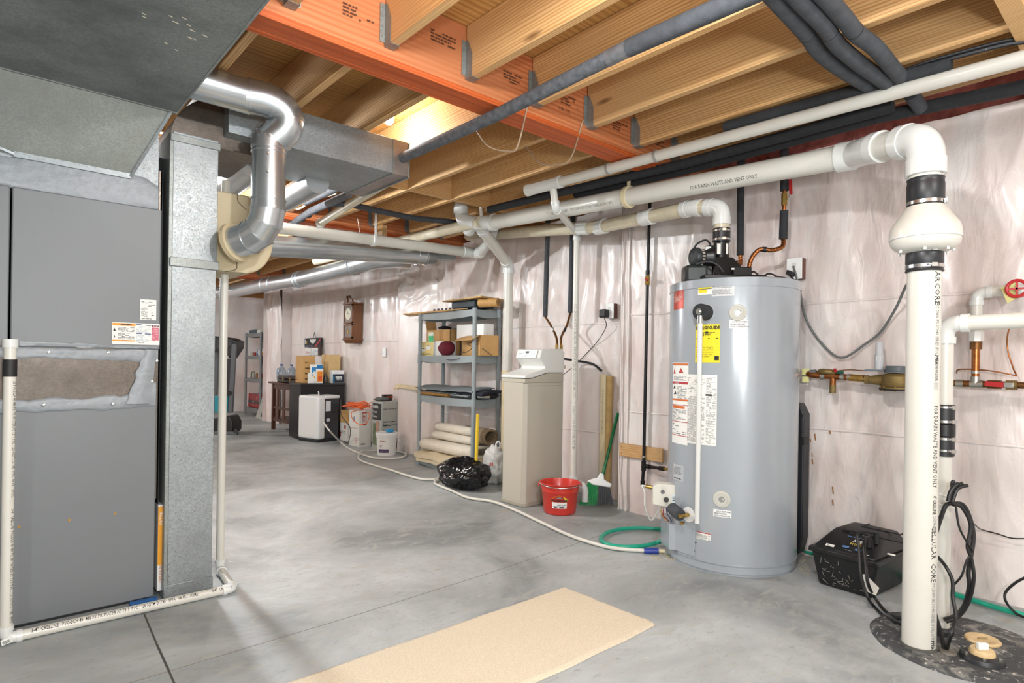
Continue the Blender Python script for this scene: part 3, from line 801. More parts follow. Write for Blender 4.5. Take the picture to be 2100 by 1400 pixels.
# gap between furnace and return duct, its shade put in as a black box; filter
tg = thing('filter_rack', (.604, FY + .2, 0), 'narrow dark filter rack between furnace and return duct', 'filter rack')
B().box(FR - .01, FY + .16, .02, DX0 + .02, FY + .5, 2.05).build('gap_shade_box', BLACK, tg)  # black box stands in for the shade deep in the gap
b = B()
for px, pa, pb, m_ in ((331, 430, 720, 0), (338, 290, 1000, 0)):
    pass
B().box(.600, FY + .02, .45, .606, FY + .15, 1.95).build('side_rail', GALVB, tg)
B().box(.615, FY + .03, .02, .6175, FY + .15, 1.95).build('side_rail', BLACKM, tg)
fa = onY(329, 1210, FY + .01); fb = onY(329, 1035, FY + .01)
fx0 = onY(320.5, 1200, FY + .01).x; fx1 = onY(333.5, 1200, FY + .01).x
tf = thing('air_filter', ((fx0 + fx1) / 2, FY + .1, fa.z), 'air filter with orange and white edge standing in the black rack', 'filter')
B().box(fx0 + .003, FY + .008, fa.z, fx1 + .002, FY + .13, fb.z).build('filter_frame', M('e0e0de', .7), tf)
zz = fa.z + (fb.z - fa.z) * .3
fn = plane((fx0 + .003, FY + .007, fa.z), (0, 0, 1), (-1, 0, 0))
b = B().box(fx0 + .003, FY + .006, zz, fx1 - .001, FY + .0075, fb.z - .006); b.build('orange_band', M('e09a28', .5), tf, smooth=0)
def vert(x, z, y=FY + .005): return lambda a, c: V((x - c, y, z + a))
txt('FILTER', .020, vert(fx1 - .003, fb.z - .09), WHITE, tf); txt('GENERAL', .020, vert(fx1 - .003, fa.z + .035), M('d07a22', .5), tf)
o = B().box(onY(266, 1238, FY - .02).x, FY - .03, .0, onY(322, 1230, FY - .02).x, FY - .006, .012).build('blue_strip', M('2a5f9c', .5)); tag(o, 'short blue plastic strip on the floor at the furnace foot', 'strip')

# white 3/4 inch condensate pipe at the furnace foot
r_ = .0195; yq = 3.03
tc = thing('condensate_pipe', (.2, yq, 0), 'thin printed white drain pipe along the furnace foot and up both sides', 'pipe')
pA = onZ(12, 1309, .022); xk = pA.x; xe = onZ(478, 1206, .022).x; ye = onZ(451, 1166, .022)
ztop = onD(8, 705, 2.65).z; yq = (pA.y + onZ(470, 1207, .022).y) / 2
zt2 = 1.52
run(tc, [(xk, pA.y, ztop), (xk, pA.y, .022), (xe, onZ(476, 1206, .022).y, .022), (ye.x, ye.y, .022), (ye.x, ye.y, 2.0)], r_, PVC, PVCW, hub=1.25, bend=.028)
B().cyl((xk, pA.y, ztop - .02), (xk, pA.y, ztop + .012), r_ * 1.25, n=20).build('cap', PVCW, tc)
B().cyl((xk, pA.y, ztop - .13), (xk, pA.y, ztop - .065), r_ * 1.12, n=20).build('black_tape', BLACKM, tc)['label'] = 'black tape wrap'
pq = V((xe, onZ(476, 1206, .022).y, .022)); p0 = V((xk, pA.y, .022)); ax = (pq - p0).normalized()
side = V((0, -1, 1.0))
s1 = '3-4"  CRESLINE   PVC-SCH 40  480 PSI PR WATER AT 73°F  PVC 1120 ASTM D1785   PPFA   06/05/11H3M2    |||||||||    3-4"  CRESLINE'
txt(s1, .0215, lambda x, y, mp=cylmap(p0 + ax * .075, ax, r_, side, flip=1): mp(x, y - .007), INK, tc, squash=.60, bold=.0003)
mp = cylmap((xk, pA.y, 1.0), (0, 0, -1), r_, V((.75, -.66, 0)), flip=1)
txt('75 PVC SCH 40 480 PSI PR WATER AT 73°F PVC 1120 ASTM D1785  PPFA  06/05/11H3M2  ||||||||    3-4"  CRESLINE  PVC SCH 40 480 PSI PR WATER AT 73°F PVC 1120 ASTM D1785  PPFA', .02, lambda x, y: mp(x, y - .007), INK, tc, squash=.58)
fn = plane((xk - .012, pA.y - .0245, .006), (1, 0, .2), (-.2, 0, 1), 0)
sticker(fn, .030, .022, PAPER, tc, nu=2); rects(lift(fn, .001), [(.004 + .003 * k, .003, .0055 + .003 * k, .015) for k in range(8)], INK, tc)
# ------------------------------------------------------------------ pipes under the ceiling
# orange beam crossing conduit-like foam pipe
tq = thing('insulated_pipe', (1.83, 1.5, 2.27), 'long grey foam covered pipe crossing under the orange beam', 'pipe')
a0 = onX(1512, 0, 1.80); a1 = onX(1290, 98, 1.80); a2 = onX(1010, 240, 1.80); a3 = onX(829, 322, 1.80)
dd = (a1 - a2).normalized()
B().tube([a1, a0, a0 + (a0 - a1).normalized() * .8], .033, 18).build('foam_sleeve', FOAMM, tq)
B().tube([a3 + (a3 - a2).normalized() * 1.4, a3, a2, a1], .029, 18).build('pipe', FOAMG, tq)
B().cyl(a1 - dd * .10, a1 + dd * .004, .031, n=18).build('foil_tape', M('7f8185', .4, .5, .2, 40), tq)
# three bundled foam pipes
labs = ['leftmost of three grey foam pipes bundled under the joists', 'middle one of three grey foam pipes bundled under the joists', 'wavy right one of three grey foam pipes bundled under the joists']
paths = [[(1540, -60), (1592, 0), (1655, 70), (1682, 108), (1735, 148), (1785, 178)],
         [(1605, -40), (1640, 0), (1690, 52), (1716, 90), (1762, 130), (1815, 168)],
         [(1670, -30), (1698, 0), (1734, 42), (1758, 70), (1795, 98), (1832, 142), (1852, 165)]]
for i, pth in enumerate(paths):
    pts = [onZ(px, py, ZJ - .036 - .010 * (i == 1)) for px, py in pth]
    last = pts[-1]; pts += [last + V((.05, .01, .0))]
    o = B().tube(spline(pts, 8), .030, 16).build('foam_pipe', FOAMM); tag(o, labs[i], 'pipe', 'bundled foam pipes')
    q = spline(pts, 8); ring(B(), q[16 + i * 3], q[17 + i * 3] - q[16 + i * 3], .0295, .004, .0015, 16).build('joint', BLACKM, o)
# black pipes against the wall top
o = B().tube([onZ(1487, 262, 2.325), onZ(1770, 182, 2.325), onZ(1770, 182, 2.325) + (onZ(1770, 182, 2.325) - onZ(1487, 262, 2.325)) * .5], .030, 16).build('black_foam_pipe', FOAM); tag(o, 'short black foam pipe above the thin white ceiling pipe, open end', 'pipe')
A = onX(1832, 217, 3.09); C = onX(1400, 336, 3.09); D_ = onX(1003, 430, 2.93)
o = B().tube([A, C, onX(1150, 394, 3.0), D_], .028, 16).build('black_foam_pipe', FOAM); tag(o, 'black foam pipe just below the thin white ceiling pipe, ending at the right', 'pipe')
q = [onX(2160, 160, 3.26), onX(2100, 178, 3.26), onX(1800, 240, 3.24), onX(1400, 350, 3.20), onX(1180, 398, 3.14)]
o = B().tube(q, .030, 16).build('black_foam_pipe', FOAM); tag(o, 'lowest black foam pipe against the pink insulation above the plastic wall', 'pipe')
B().tube([onX(1868, 192, 3.1), onX(1888, 222, 3.22)], .03, 16).build('foam_tee', FOAMM, o)
ring(B(), onX(1796, 241, 3.24), V((0, 1, 0)), .030, .004, .002, 16).build('joint', BLACKM, o)
# thin black cables along the white pipe
o = wire('black_cable', [onZ(*q, 2.34) for q in ((2110, 84), (2040, 96), (1900, 135), (1800, 172), (1690, 205), (1600, 232))], .010, BLACKM, 'black plastic tube with white print sagging beside the thin white ceiling pipe', 'tube')
pz = [onZ(*q, 2.34) for q in ((1690, 205), (1800, 172), (1900, 135), (2040, 96))]
for i, s in ((0, 'DUAL CORE  ASTM D2239 SIDR  NSF'), (2, 'DUAL CORE SDR  NSF  PE 4710')):
    d = (pz[i + 1] - pz[i]); fm = cylmap(pz[i] + d * .05, d, .0105, V((-.6, -.5, -.7)), flip=1); txt(s, .015, fm, PAPER, o, squash=.9)
o = wire('black_cable', [onZ(*q, 2.35) for q in ((2110, 76), (2040, 88), (1900, 127), (1820, 158))], .006, BLACKM, 'thin black cable beside the printed black tube at the right ceiling', 'cable')
# thin white pipe
t1 = thing('drain_pipe', (2.8, 1.6, 2.27), 'thin white drain pipe hung under the joists and dropping to a wall standpipe', 'pipe')
cL = onZ(1133, 377, 2.262); cR = onZ(2100, 119, 2.275); cR2 = cR + (cR - cL) * .35
aL = onZ(1100, 384, 2.262)
B().cyl(cL, cR2, .0302, n=24).build('pipe', PVC, t1)
dr = (cR - cL).normalized()
B().cyl(cL - dr * .20, cL + dr * .06, .0365, n=24).build('tee', PVCW, t1)
B().cyl(cL - dr * .225, cL - dr * .2, .039, n=24).build('cap', PVCW, t1)
ring(B(), cL + dr * .06, dr, .031, .02, .009).build('hub', PVCW, t1)
wY, wX = 3.08, 3.41
k1 = onX(1185, 500, wX); k1 = V((wX, k1.y, k1.z)); kb = onX(1184, 985, wX); k1b = V((wX, k1.y, .14))
el = onD(1140, 428, (cL - CAM).dot(FWD) + .02)
run(t1, [cL, el, onX(1183, 478, wX), V((wX, onX(1183, 478, wX).y, 1.0))], .0235, PVC, PVCW, hub=1.28, bend=.03)
kx, ky = wX, onX(1183, 478, wX).y
B().cyl((kx, ky, 1.01), (kx, ky, .16), .0236, n=24).build('standpipe', PVC, t1)
fm = cylmap((kx, ky, 1.55), (0, 0, -1), .0236, V((-.75, -.62, 0)), flip=1)
txt("PVC 1120 SCH 40 ASTM D1785  NSF-PW     3/4 NOT FOR PRESSURE  FOAM CORE  0.88 LISTED 1 1/2    CHARLOTTE  PIPE  FOAM CORE  ASTM F891", .028, lambda x, y: fm(x, y - .010), INKG, t1, squash=.62)
for (px, py) in ((1343, 318), (1248, 345)):
    c = cL + dr * ((onZ(px, py, 2.268) - cL).dot(dr)); o = ring(B(), c, dr, .0305, .014, .004).build('pipe_strap', M('a9a6a0', .5, .3), t1)
# p-trap at the bottom
tt = thing('floor_trap', (kx, ky, 0), 'white drain trap and floor drain fitting at the standpipe foot', 'drain trap')
c = V((kx, ky, .16)); s_ = V((.55, -.55, 0)).normalized() * .085
path = [c + V((0, 0, .05)), c, c + V((0, 0, -.02))]
B().cyl(c + V((0, 0, .07)), c + V((0, 0, -.02)), .033, n=24).build('hub', PVCW, tt)
ar = [c + s_ * .1]; 
pts = [c, c + s_ * .5 + V((0, 0, .012)), c + s_ * .85 + V((0, 0, .005)), c + s_ * 1.08 + V((0, 0, -.035)), c + s_ * 1.08 + V((0, 0, -.12))]
B().tube(spline(pts, 6), .026, 20).build('trap_bend', PVCW, tt)
ring(B(), c + s_ * .55 + V((0, 0, .01)), s_, .026, .018, .006).build('hub', PVCW, tt)
B().cyl((kx, ky, 0), (kx, ky, .12), .027, n=24).build('floor_stub', PVC, tt)

# large vent pipe (radon) along the ceiling and down
t2 = thing('radon_vent', (2.73, .7, .012), 'large white printed vent pipe rising from the sump cover and running along the wall', 'pipe')
rv = .0572
vb = onZ(1884, 1322, .02); VX, VY = vb.x, vb.y
def vz(py, px=1900): return onD(px, py, (V((VX, VY, 0)) - V((0, 0, 0))).dot(V((FWD.x, FWD.y, 0)))).z
zt = vz(283)
B().cyl((VX, VY, .018), (VX, VY, vz(556)), rv, n=40).build('pipe', PVC, t2)
B().cyl((VX, VY, vz(372)), (VX, VY, zt - .09), rv, n=40).build('pipe', PVC, t2)
e2 = onX(1792, 304, 2.92); e1 = onX(1750, 318, 3.06); c0 = onX(1010, 456, 3.08)
top = V((VX, VY, zt))
# big elbow
dirh = (e2 - top).normalized()
path = []
bR = .085
p0 = top - V((0, 0, 1)) * bR; p1 = top + dirh * bR
for k in range(13):
    s = k / 12; path.append(p0 * (1 - s) ** 2 + top * 2 * s * (1 - s) + p1 * s * s)
B().tube([p0 - V((0, 0, .03))] + path + [p1 + dirh * .03], rv * 1.13, 40).build('elbow', PVCW, t2)
B().cyl(p0 + V((0, 0, .0)), p0 - V((0, 0, .062)), rv * 1.21, n=40).build('elbow_hub', PVCW, t2)
B().cyl(p1, p1 + dirh * .05, rv * 1.21, n=40).build('elbow_hub', PVCW, t2)
B().cyl(p1, e2, rv, n=40).build('pipe', PVC, t2)
dm = (c0 - e1).normalized()
B().tube([e2 - dirh * .02, e2, (e1 + e2) / 2, e1, e1 + dm * .03], rv * 1.1, 36).build('bend', PVCW, t2)
ring(B(), e2 - dirh * .03, dirh, rv * .98, .05, .011).build('hub', PVCW, t2)
ring(B(), e1 + dm * .03, dm, rv * .98, .075, .012).build('hub', PVCW, t2)
B().cyl(e1, c0, rv, n=40).build('pipe', PVC, t2)
c1 = onX(1280, 385, (e1.x * .45 + c0.x * .55))
lt = (onX(1290, 388, 3.07) - e1).dot(dm); cc = e1 + dm * lt
ring(B(), cc, dm, rv, .028, .012).build('pipe_hanger', PVCY, t2)
B().bar(cc + V((0, 0, rv)), cc + V((0, 0, ZJ - cc.z + .01)), .004, .025, up=(0, 1, 0)).build('hanger_strap', PVCY, t2)
# print
fm = cylmap(e1 + dm * .22, dm, rv, V((-.7, -.25, -.62)), flip=1)
def rev(f, L): return lambda x, y: f(L - x, -y)
txt('FOR DRAIN WASTE AND VENT ONLY', .030, rev(fm, .62), INK, t2, squash=.78)
txt('CELLULAR  CORE     PVC DWV IPS SCH40 SERIES ASTM F 891', .028, rev(fm, 1.75), INKG, t2, squash=.75)
txt('CELLULAR  CORE     PVC DWV IPS SCH40 SERIES ASTM F 891', .028, rev(fm, 3.0), INKG, t2, squash=.75)
dh = dirh; fm2 = cylmap(top + dh * .15, dh, rv, V((-.6, -.75, -.05)), flip=1)
txt('CRES LINE CUST FAB CELLULAR', .022, rev(fm2, .22), INK, t2, squash=.5)
fm3 = cylmap((VX, VY, vz(556)), (0, 0, -1), rv, V((-.42, -.9, 0)), flip=1)
def down(z, size, body, mat=INK, sq=.8, bold=0.0):
    txt(body, size, lambda x, y: fm3(x + (vz(556) - z), y - size * .4), mat, t2, squash=sq, bold=bold)
zz = lambda py: vz(py, 1895)
down(zz(560), .034, 'AR', sq=.95); down(zz(583), .034, 'CORE', sq=.95); down(zz(622), .022, 'PVC DWV IPS SCH40 SERIES (FOIL) ASTM F 891-04', INKG, .62); down(zz(728), .022, 'PPFA', INK, .75, .0008)
down(zz(750), .02, '03062K02', INKG, .7); down(zz(782), .02, '|||||||||', INKG, .6); down(zz(829), .028, 'FOR DRAIN WASTE AND VENT ONLY', INK, .66)
down(zz(1010), .024, '4" CRESLINE', INK, .55, .0005); down(zz(1050), .018, 'COEXTRUDED', INKG, .5); down(zz(1070), .032, 'CELLULAR  CORE', INK, .86)
down(zz(1185), .020, 'PVC DWV IPS SCH40 SERIES (FOIL) ASTM F 891-04', INKG, .62); down(zz(1300), .022, 'PPFA', INK, .7, .0008); down(zz(1318), .018, '03062K02', INKG, .45)
fm4 = cylmap((VX, VY, vz(343)), (0, 0, -1), rv, V((-.25, -.95, 0)), flip=1)
txt('R CO', .024, lambda x, y: fm4(x, y - .008), INKG, t2)
# rubber couplings and fan
tfan = thing('radon_fan', (VX, VY, vz(520)), 'bulbous white inline fan between two black rubber couplings', 'fan')
prof = [(.052, vz(430)), (.064, vz(424)), (.080, vz(437)), (.100, vz(452)), (.114, vz(464)), (.119, vz(474)), (.120, vz(480)), (.120, vz(491))]
B().lathe(prof, (VX, VY, 0), n=56, cap=True).build('upper_shell', PVC, tfan, smooth=50)
B().lathe([(.120, vz(490)), (.117, vz(491)), (.117, vz(496)), (.113, vz(503)), (.100, vz(511)), (.080, vz(516)), (.062, vz(518)), (.056, vz(524))], (VX, VY, 0), n=56).build('lower_shell', PVC, tfan, smooth=50)
ring(B(), (VX, VY, vz(490)), (0, 0, 1), .118, .005, .0035, 56).build('seam_lip', PVCW, tfan)
for an in (.3, 1.4, 2.4, 3.4, 4.3, 4.9, 5.6):
    B().cyl((VX + .092 * math.cos(an), VY + .092 * math.sin(an), vz(514)), (VX + .092 * math.cos(an), VY + .092 * math.sin(an), vz(519)), .005, n=8).build('shell_screw', PVCW, tfan)
for (ya, yb, nm) in ((366, 428, 'a'), (508, 558, 'b')):
    za, zb_ = vz(yb), vz(ya); r0 = .0625
    tcp = thing('rubber_coupling', (VX, VY, za), 'black rubber coupling above the inline fan' if nm == 'a' else 'black rubber coupling below the inline fan', 'coupling')
    B().lathe([(.057, 0), (r0, 0), (r0 + .002, .004), (r0 - .001, .010), (r0 - .001, .030), (r0 + .001, .034), (r0 + .001, zb_ - za - .026), (r0 - .001, zb_ - za - .02), (r0 - .001, zb_ - za - .008), (r0 + .001, zb_ - za - .003), (.058, zb_ - za)], (VX, VY, za), n=48).build('sleeve', RUB, tcp)
    clamp(tcp, (VX, VY, za + .020), (0, 0, 1), r0 - .0005, .013, (-.75, -.66, 0) if nm == 'b' else (.1, -1, 0))
    if nm == 'b': clamp(tcp, (VX, VY, zb_ - .013), (0, 0, 1), r0 - .0005, .013, (-.75, -.66, 0))

# vent run going further left + wall riser behind the softener
t3 = thing('waste_pipe', (3.05, 4.0, 2.2), 'white waste pipe assembly with elbows left of the long vent pipe', 'pipe')
j = onX(985, 455, 2.98); jl = onX(822, 494, 2.98); jl2 = jl + (jl - j) * 1.6
B().cyl(j, jl2, .045, n=32).build('pipe', PVCA, t3)
dj = (j - jl).normalized()
B().cyl(j - dj * .07, c0 + (j - c0) * .1, rv * 1.02, n=32).build('wye', PVCW, t3)
ring(B(), c0 + dm * (-.01), dm, rv * .95, .05, .014).build('hub', PVCW, t3)
u = onX(945, 432, 2.96); uz = V((u.x, u.y, ZJ + .1))
B().tube([uz, V((u.x, u.y, 2.31)), V((u.x, u.y - .02, 2.27)), j - dj * .05], .052, 28).build('riser', PVCW, t3)
ring(B(), (u.x, u.y, ZJ - .01), (0, 0, 1), .052, .06, .008).build('hub', PVCW, t3)
# riser behind the softener
RX = 3.66
rb = onX(1040, 740, RX); ra = onX(1039, 556, RX)
qn = onD(975, 452, 4.85); 
run(t3, [onD(962, 470, 5.0), qn, V((RX, rb.y, ra.z + .06)), V((RX, rb.y, .0))], .047, PVC, PVCW, hub=1.17, bend=.05)
B().cyl((RX, rb.y, 0), (RX, rb.y, 1.02), .0475, n=28).build('pipe_foot', PVCY, t3)

# cross pipe (towards the wall) with the round duct below it
t4 = thing('cross_pipe', (2.2, 4.53, 2.1), 'white printed waste pipe running across the room above a round duct', 'pipe')
cy = 4.53; w0 = onY(572, 467, cy); w1 = onY(952, 516, cy)
B().cyl(w0 - (w1 - w0) * .3, w1, .045, n=32).build('pipe', PVC, t4)
dw = (w1 - w0).normalized()
ring(B(), w1, dw, .045, .045, .008).build('hub', PVCW, t4)
w2 = onD(985, 517, 5.62); w3 = onD(1004, 492, 5.35)
B().tube(spline([w1, w1 + dw * .12, w2, w3, w3 + V((0, -.05, .10))], 6), .049, 24).build('elbow', PVCW, t4)
ring(B(), w2, (w3 - w2), .049, .03, .006).build('hub', PVCW, t4)
fm = cylmap(w0 + dw * .05, dw, .045, V((-.1, -.7, .7)), flip=1)
txt('PVC DWV SCH 40   CELLULAR CORE  ASTM F891    4" CRESLINE   FOR DRAIN WASTE AND VENT ONLY    PVC DWV SCH 40', .026, fm, INKG, t4, squash=.9)
hc = onY(765, 493, cy); ring(B(), hc, dw, .045, .022, .005).build('pipe_hanger', PVCW, t4)
B().bar(hc + V((0, -.045, 0)), V((hc.x, hc.y - .045, ZJ)), .003, .02, up=(1, 0, 0)).build('hanger_strap', PVCW, t4)
for dx in (-.03, .03):
    B().cyl((hc.x - .12, hc.y, hc.z + .04), (hc.x - .12 + dx, hc.y + .02, ZJ), .0018, n=5).build('hanger_wire', STEEL, t4)
t5 = thing('round_branch_duct', (2.2, 4.72, 1.96), 'long round galvanised duct running across directly under the white pipe', 'duct')
g0 = onY(575, 504, 4.74); g1 = onY(868, 524, 4.74)
g0.z -= .005
B().cyl(g0 - (g1 - g0) * .3, g1, .083, n=40).build('pipe', GALVR, t5)
dg = (g1 - g0).normalized()
for k in (0, .09): ring(B(), g1 + dg * (k - .08), dg, .083, .008, .005, 40).build('bead', GALVR, t5)
B().cyl(g1, g1 + dg * .12, .083, .07, n=40).build('boot', GALV, t5)
B().obox(g1 + dg * .22 + V((0, 0, .02)), dg * .11, V((0, .07, 0)), V((0, 0, .05))).build('wall_boot', GALV, t5)
# second round duct far along the wall
t6 = thing('round_duct', (3.3, 9, 2.1), 'far round galvanised duct running along the top of the clock wall', 'duct')
X6 = 3.0
h0 = onX(470, 598, X6); h1 = onX(545, 583, X6); h2 = onX(612, 573, X6); h3 = onX(742, 541, X6)
B().cyl(h0, h1, .100, n=32).build('pipe', GALVR, t6); B().cyl(h1, h2, .097, n=32).build('pipe', GALVR, t6); B().cyl(h2, h3, .092, n=32).build('pipe', GALVR, t6)
for p, q in ((h1, h2), (h1 + (h2 - h1) * .25, h2), (h2, h3), (h2 + (h3 - h2) * .06, h3), (h3 - (h3 - h2) * .1, h3)): ring(B(), p, q - p if (q - p).length else h3 - h2, .096, .02, .008, 32).build('bead', GALVR, t6)
B().tube(spline([h0, h0 + V((-.10, .25, .0)), h0 + V((-.3, .4, .0)), h0 + V((-.6, .45, .0))], 5), .100, 28).build('elbow', GALVR, t6)
B().tube(spline([h3, h3 + V((.02, -.25, .01)), h3 + V((.12, -.4, .02)), h3 + V((.3, -.45, .03))], 5), .092, 28).build('elbow', GALVR, t6)
# cream duct running across under the joists further back (boxed chase)
o = B().box(.9, 6.55, 2.28, onY(690, 535, 6.55).x, 6.9, ZJ - .004).build('duct_chase', M('b9b1a0', .6, 0, .08, 5), bevel=.004); tag(o, 'pale beige boxed chase under the joists behind the round cross duct', 'duct')
t7 = thing('waste_branch', (3.1, 6.0, 2.1), 'white and brass coloured fittings of a pipe hanging behind the cross duct', 'pipe')
f0 = onD(688, 520, 7.2); f1 = onD(700, 532, 7.0); f2 = onD(722, 528, 6.9); f3 = onD(752, 516, 6.8)
B().tube(spline([f0 + V((0, 0, .2)), f0, f1, f2, f3, f3 + V((.25, -.1, .06))], 6), .05, 20).build('pipe', PVCA, t7)
for p, q in ((f1, f2), (f2, f3)): ring(B(), (p + q) / 2, q - p, .05, .05, .008).build('hub', PVCW, t7)
# flex branch ducts behind flat duct
for (pa, pb, r, lab) in (((462, 385), (512, 345), .10, 'left short round duct under the flat duct'), ((588, 408), (640, 378), .09, 'right short round duct under the flat duct')):
    A_ = onZ(*pa, 2.22 - r + .02); B_ = onZ(*pb, 2.22 - r + .02)
    o = B().cyl(A_, B_ + (B_ - A_) * .2, r * .8, n=28).build('round_branch', GALVR); tag(o, lab, 'duct')
# mottled conduit and pvc pieces beyond (continuing under the joists)
o = B().tube([onZ(582, 470, 2.29), onZ(640, 432, 2.29), onZ(716, 398, 2.29)], .028, 14).build('mottled_pipe', FOAMG); tag(o, 'mottled grey pipe running under the joists towards the far beam', 'pipe')
b = B()
for k in range(5):
    p = onZ(590 + 14 * k, 465 - 8.5 * k, 2.29); ring(b, p, V((0, 1, 0)), .0285, .03, .002, 14)
b.build('tape_band', M('3c4046', .6), o)
o = B().tube([onZ(656, 458, 2.29), onZ(745, 402, 2.29), onZ(790, 375, 2.29)], .033, 18).build('aged_pipe', PVCA); tag(o, 'aged cream pipe with open hub under the joists behind the flat duct', 'pipe')
ring(B(), onZ(657, 457, 2.29), V((0, 1, 0)), .033, .03, .007).build('hub', PVCW, o)
o = wire('black_hose', [onZ(*q, 2.30) for q in ((675, 418), (720, 420), (780, 433), (850, 447), (900, 452), (935, 456))], .024, FOAMM, 'black ribbed hose snaking under the joists beside the white elbow', 'hose')
o = wire('white_cable', [onZ(*q, 2.34) for q in ((585, 420), (612, 428), (640, 412), (690, 396))], .008, M('d8cfb8', .5), 'white loom of cable under the joists by the round duct', 'cable')
UPZ = lambda L: (setattr(L[0], 'z', ZJ + .02), setattr(L[-1], 'z', ZJ + .02), L)[2]
o = wire('wire_loop', UPZ([onX(*q, 1.966) for q in ((968, 283), (1000, 298), (1042, 310), (1062, 298), (1085, 273))]), .004, M('a08a70', .5), 'thin tan cable hanging between joists left of the thin white pipe end', 'cable')
o = wire('wire_loop', UPZ([onX(*q, 2.363) for q in ((1072, 318), (1105, 332), (1140, 338), (1170, 325), (1195, 312))]), .004, M('a08a70', .5), 'thin tan cable loop hanging between joists nearest the thin white pipe', 'cable')
o = B().cyl(onX(986, 425, 3.0), onX(987, 450, 3.0), .013, n=10).build('threaded_rod', M('dcdad2', .4)); tag(o, 'short white rod hanging over the pipe elbows', 'rod')
o = B().box(*onZ(767, 422, 2.20), *(onZ(767, 422, 2.20) + V((.04, .10, .12)))).build('hanging_block', BOARDW); 
bp = onY(771, 462, 5.10); bq = onY(783, 410, 5.10); o_ = o; bpy.data.objects.remove(o_)
o = B().box(bp.x, 4.98, 2.16, bp.x + .05, 5.07, ZJ - .002).build('hanging_block', BOARDW, bevel=.002); tag(o, 'short pale wooden block hanging from a joist near the second beam', 'block')
# ------------------------------------------------------------------ water heater
R = .35; HC = (3.235, 1.745)
cdir = V((-HC[0], -HC[1], 0)).normalized()       # towards the camera
def th_at(px, py, rr=None):
    """angle on the tank surface seen at a pixel"""
    rr = rr or R; d = ray(px, py); ox, oy = -HC[0], -HC[1]
    a = d.x * d.x + d.y * d.y; b_ = 2 * (ox * d.x + oy * d.y); c_ = ox * ox + oy * oy - rr * rr
    ds = b_ * b_ - 4 * a * c_
    t = (-b_ - math.sqrt(max(ds, 0))) / (2 * a); p = CAM + d * t
    return math.atan2(p.y - HC[1], p.x - HC[0]) % (2 * math.pi), p.z, p
ztop = th_at(1500, 567)[1]
tw = thing('water_heater', (HC[0], HC[1], 0), 'tall grey gas water heater with black blower on top and yellow energy label', 'water heater')
B().lathe([(R - .012, .0), (R - .012, .012), (R - .004, .014), (R - .004, .055), (R, .057), (R, ztop - .045), (R + .003, ztop - .044), (R + .003, ztop - .004), (R - .004, ztop), (.0, ztop + .004)], (*HC, 0), n=96).build('tank', TANK, tw, smooth=30)
ring(B(), (*HC, .058), (0, 0, 1), R - .001, .006, .003, 96).build('base_rim', TANK, tw)
ring(B(), (*HC, ztop - .046), (0, 0, 1), R - .001, .005, .006, 96).build('top_rim', TANK, tw)
a_, _, _ = th_at(1640, 900) if False else (th_at(1625, 900)[0], 0, 0)
def lab(px0, py0, px1, py1, mat, name='label_sticker', off=.0012):
    a0, z1, _ = th_at(px0, py0); a1, z0, _ = th_at(px1, py1)
    _, z0b, _ = th_at(px0, py1)
    w = abs(a1 - a0) * R; z0 = (z0 + z0b) / 2; h = z1 - z0
    fn = tankmap(HC, R, a0, z0, off)
    return sticker(fn, w, h, mat, tw, name, 10), fn, w, h
def tl(fn, d): return lambda x, y: fn(x, y) + (V((fn(x, y).x - HC[0], fn(x, y).y - HC[1], 0)).normalized() * d)
YEL = M('e6d62e', .5)
s, fn, w, h = lab(1427, 666, 1476, 743, YEL); f2 = tl(fn, .0008)
txt('ENERGYGUIDE', .0245, lambda x, y: f2(x + .004, y + h - .026), INK, s, squash=.80, bold=.0012)
b = B().add([f2(w * .42, h - .038), f2(w * .55, h - .038), f2(w * .485, h - .052)], [(0, 1, 2)]); b.build('arrow_print', INK, s, smooth=0)
txt('$440', .026, lambda x, y: f2(x + w * .30, y + h * .70), INK, s, squash=.9)
microprint(f2, w * .12, h * .78, w * .7, .006, 1, INK, s); microprint(f2, w * .05, h * .62, w * .88, .010, 1, INK, s, .5)
microprint(f2, w * .5, h * .36, w * .3, .016, 2, INKG, s, .6); microprint(f2, w * .05, h * .14, w * .7, .06, 5, M('b3a620', .6), s, .9)
rects(f2, [(w * .80, h * .06, w * .97, h * .17)], INK, s)
s, fn, w, h = lab(1432, 578, 1460, 604, PAPER); f2 = tl(fn, .0008)
rects(f2, [(.002, h * .42, w - .002, h - .002), (.004, .01, w * .68, h * .38)], YEL, s); rects(tl(fn, .0014), [(.001, h * .40, w - .001, h * .44)], INK, s)
microprint(tl(fn, .0014), w * .12, h * .55, w * .7, h * .3, 4, M('a09320', .6), s); b = B().add([tl(fn, .0016)(w * .2, h * .50), tl(fn, .0016)(w * .32, h * .56), tl(fn, .0016)(w * .2, h * .63)], [(0, 1, 2)]); b.build('arrow_print', INK, s, smooth=0)
s, fn, w, h = lab(1460, 577, 1506, 607, M('cfd2d2', .4)); f2 = tl(fn, .0008)
microprint(f2, w * .04, h * .56, w * .92, h * .34, 5, INKG, s, .85); microprint(f2, w * .04, h * .12, w * .9, h * .36, 6, INKG, s, .85)
s, fn, w, h = lab(1383, 588, 1402, 634, M('b8402e', .3, .3)); f2 = tl(fn, .001)
b = B()
for rr, tt in ((.34, .05), (.22, .05)):
    n = 20; cx, cz = w * .5, h * .74
    for k in range(n):
        a, c = 2 * math.pi * k / n, 2 * math.pi * (k + 1) / n
        P = [f2(cx + math.cos(q) * (rr + e) * w, cz + math.sin(q) * (rr + e) * w * 1.2) for q, e in ((a, 0), (c, 0), (c, tt), (a, tt))]; b.add(P, [(0, 1, 2, 3)])
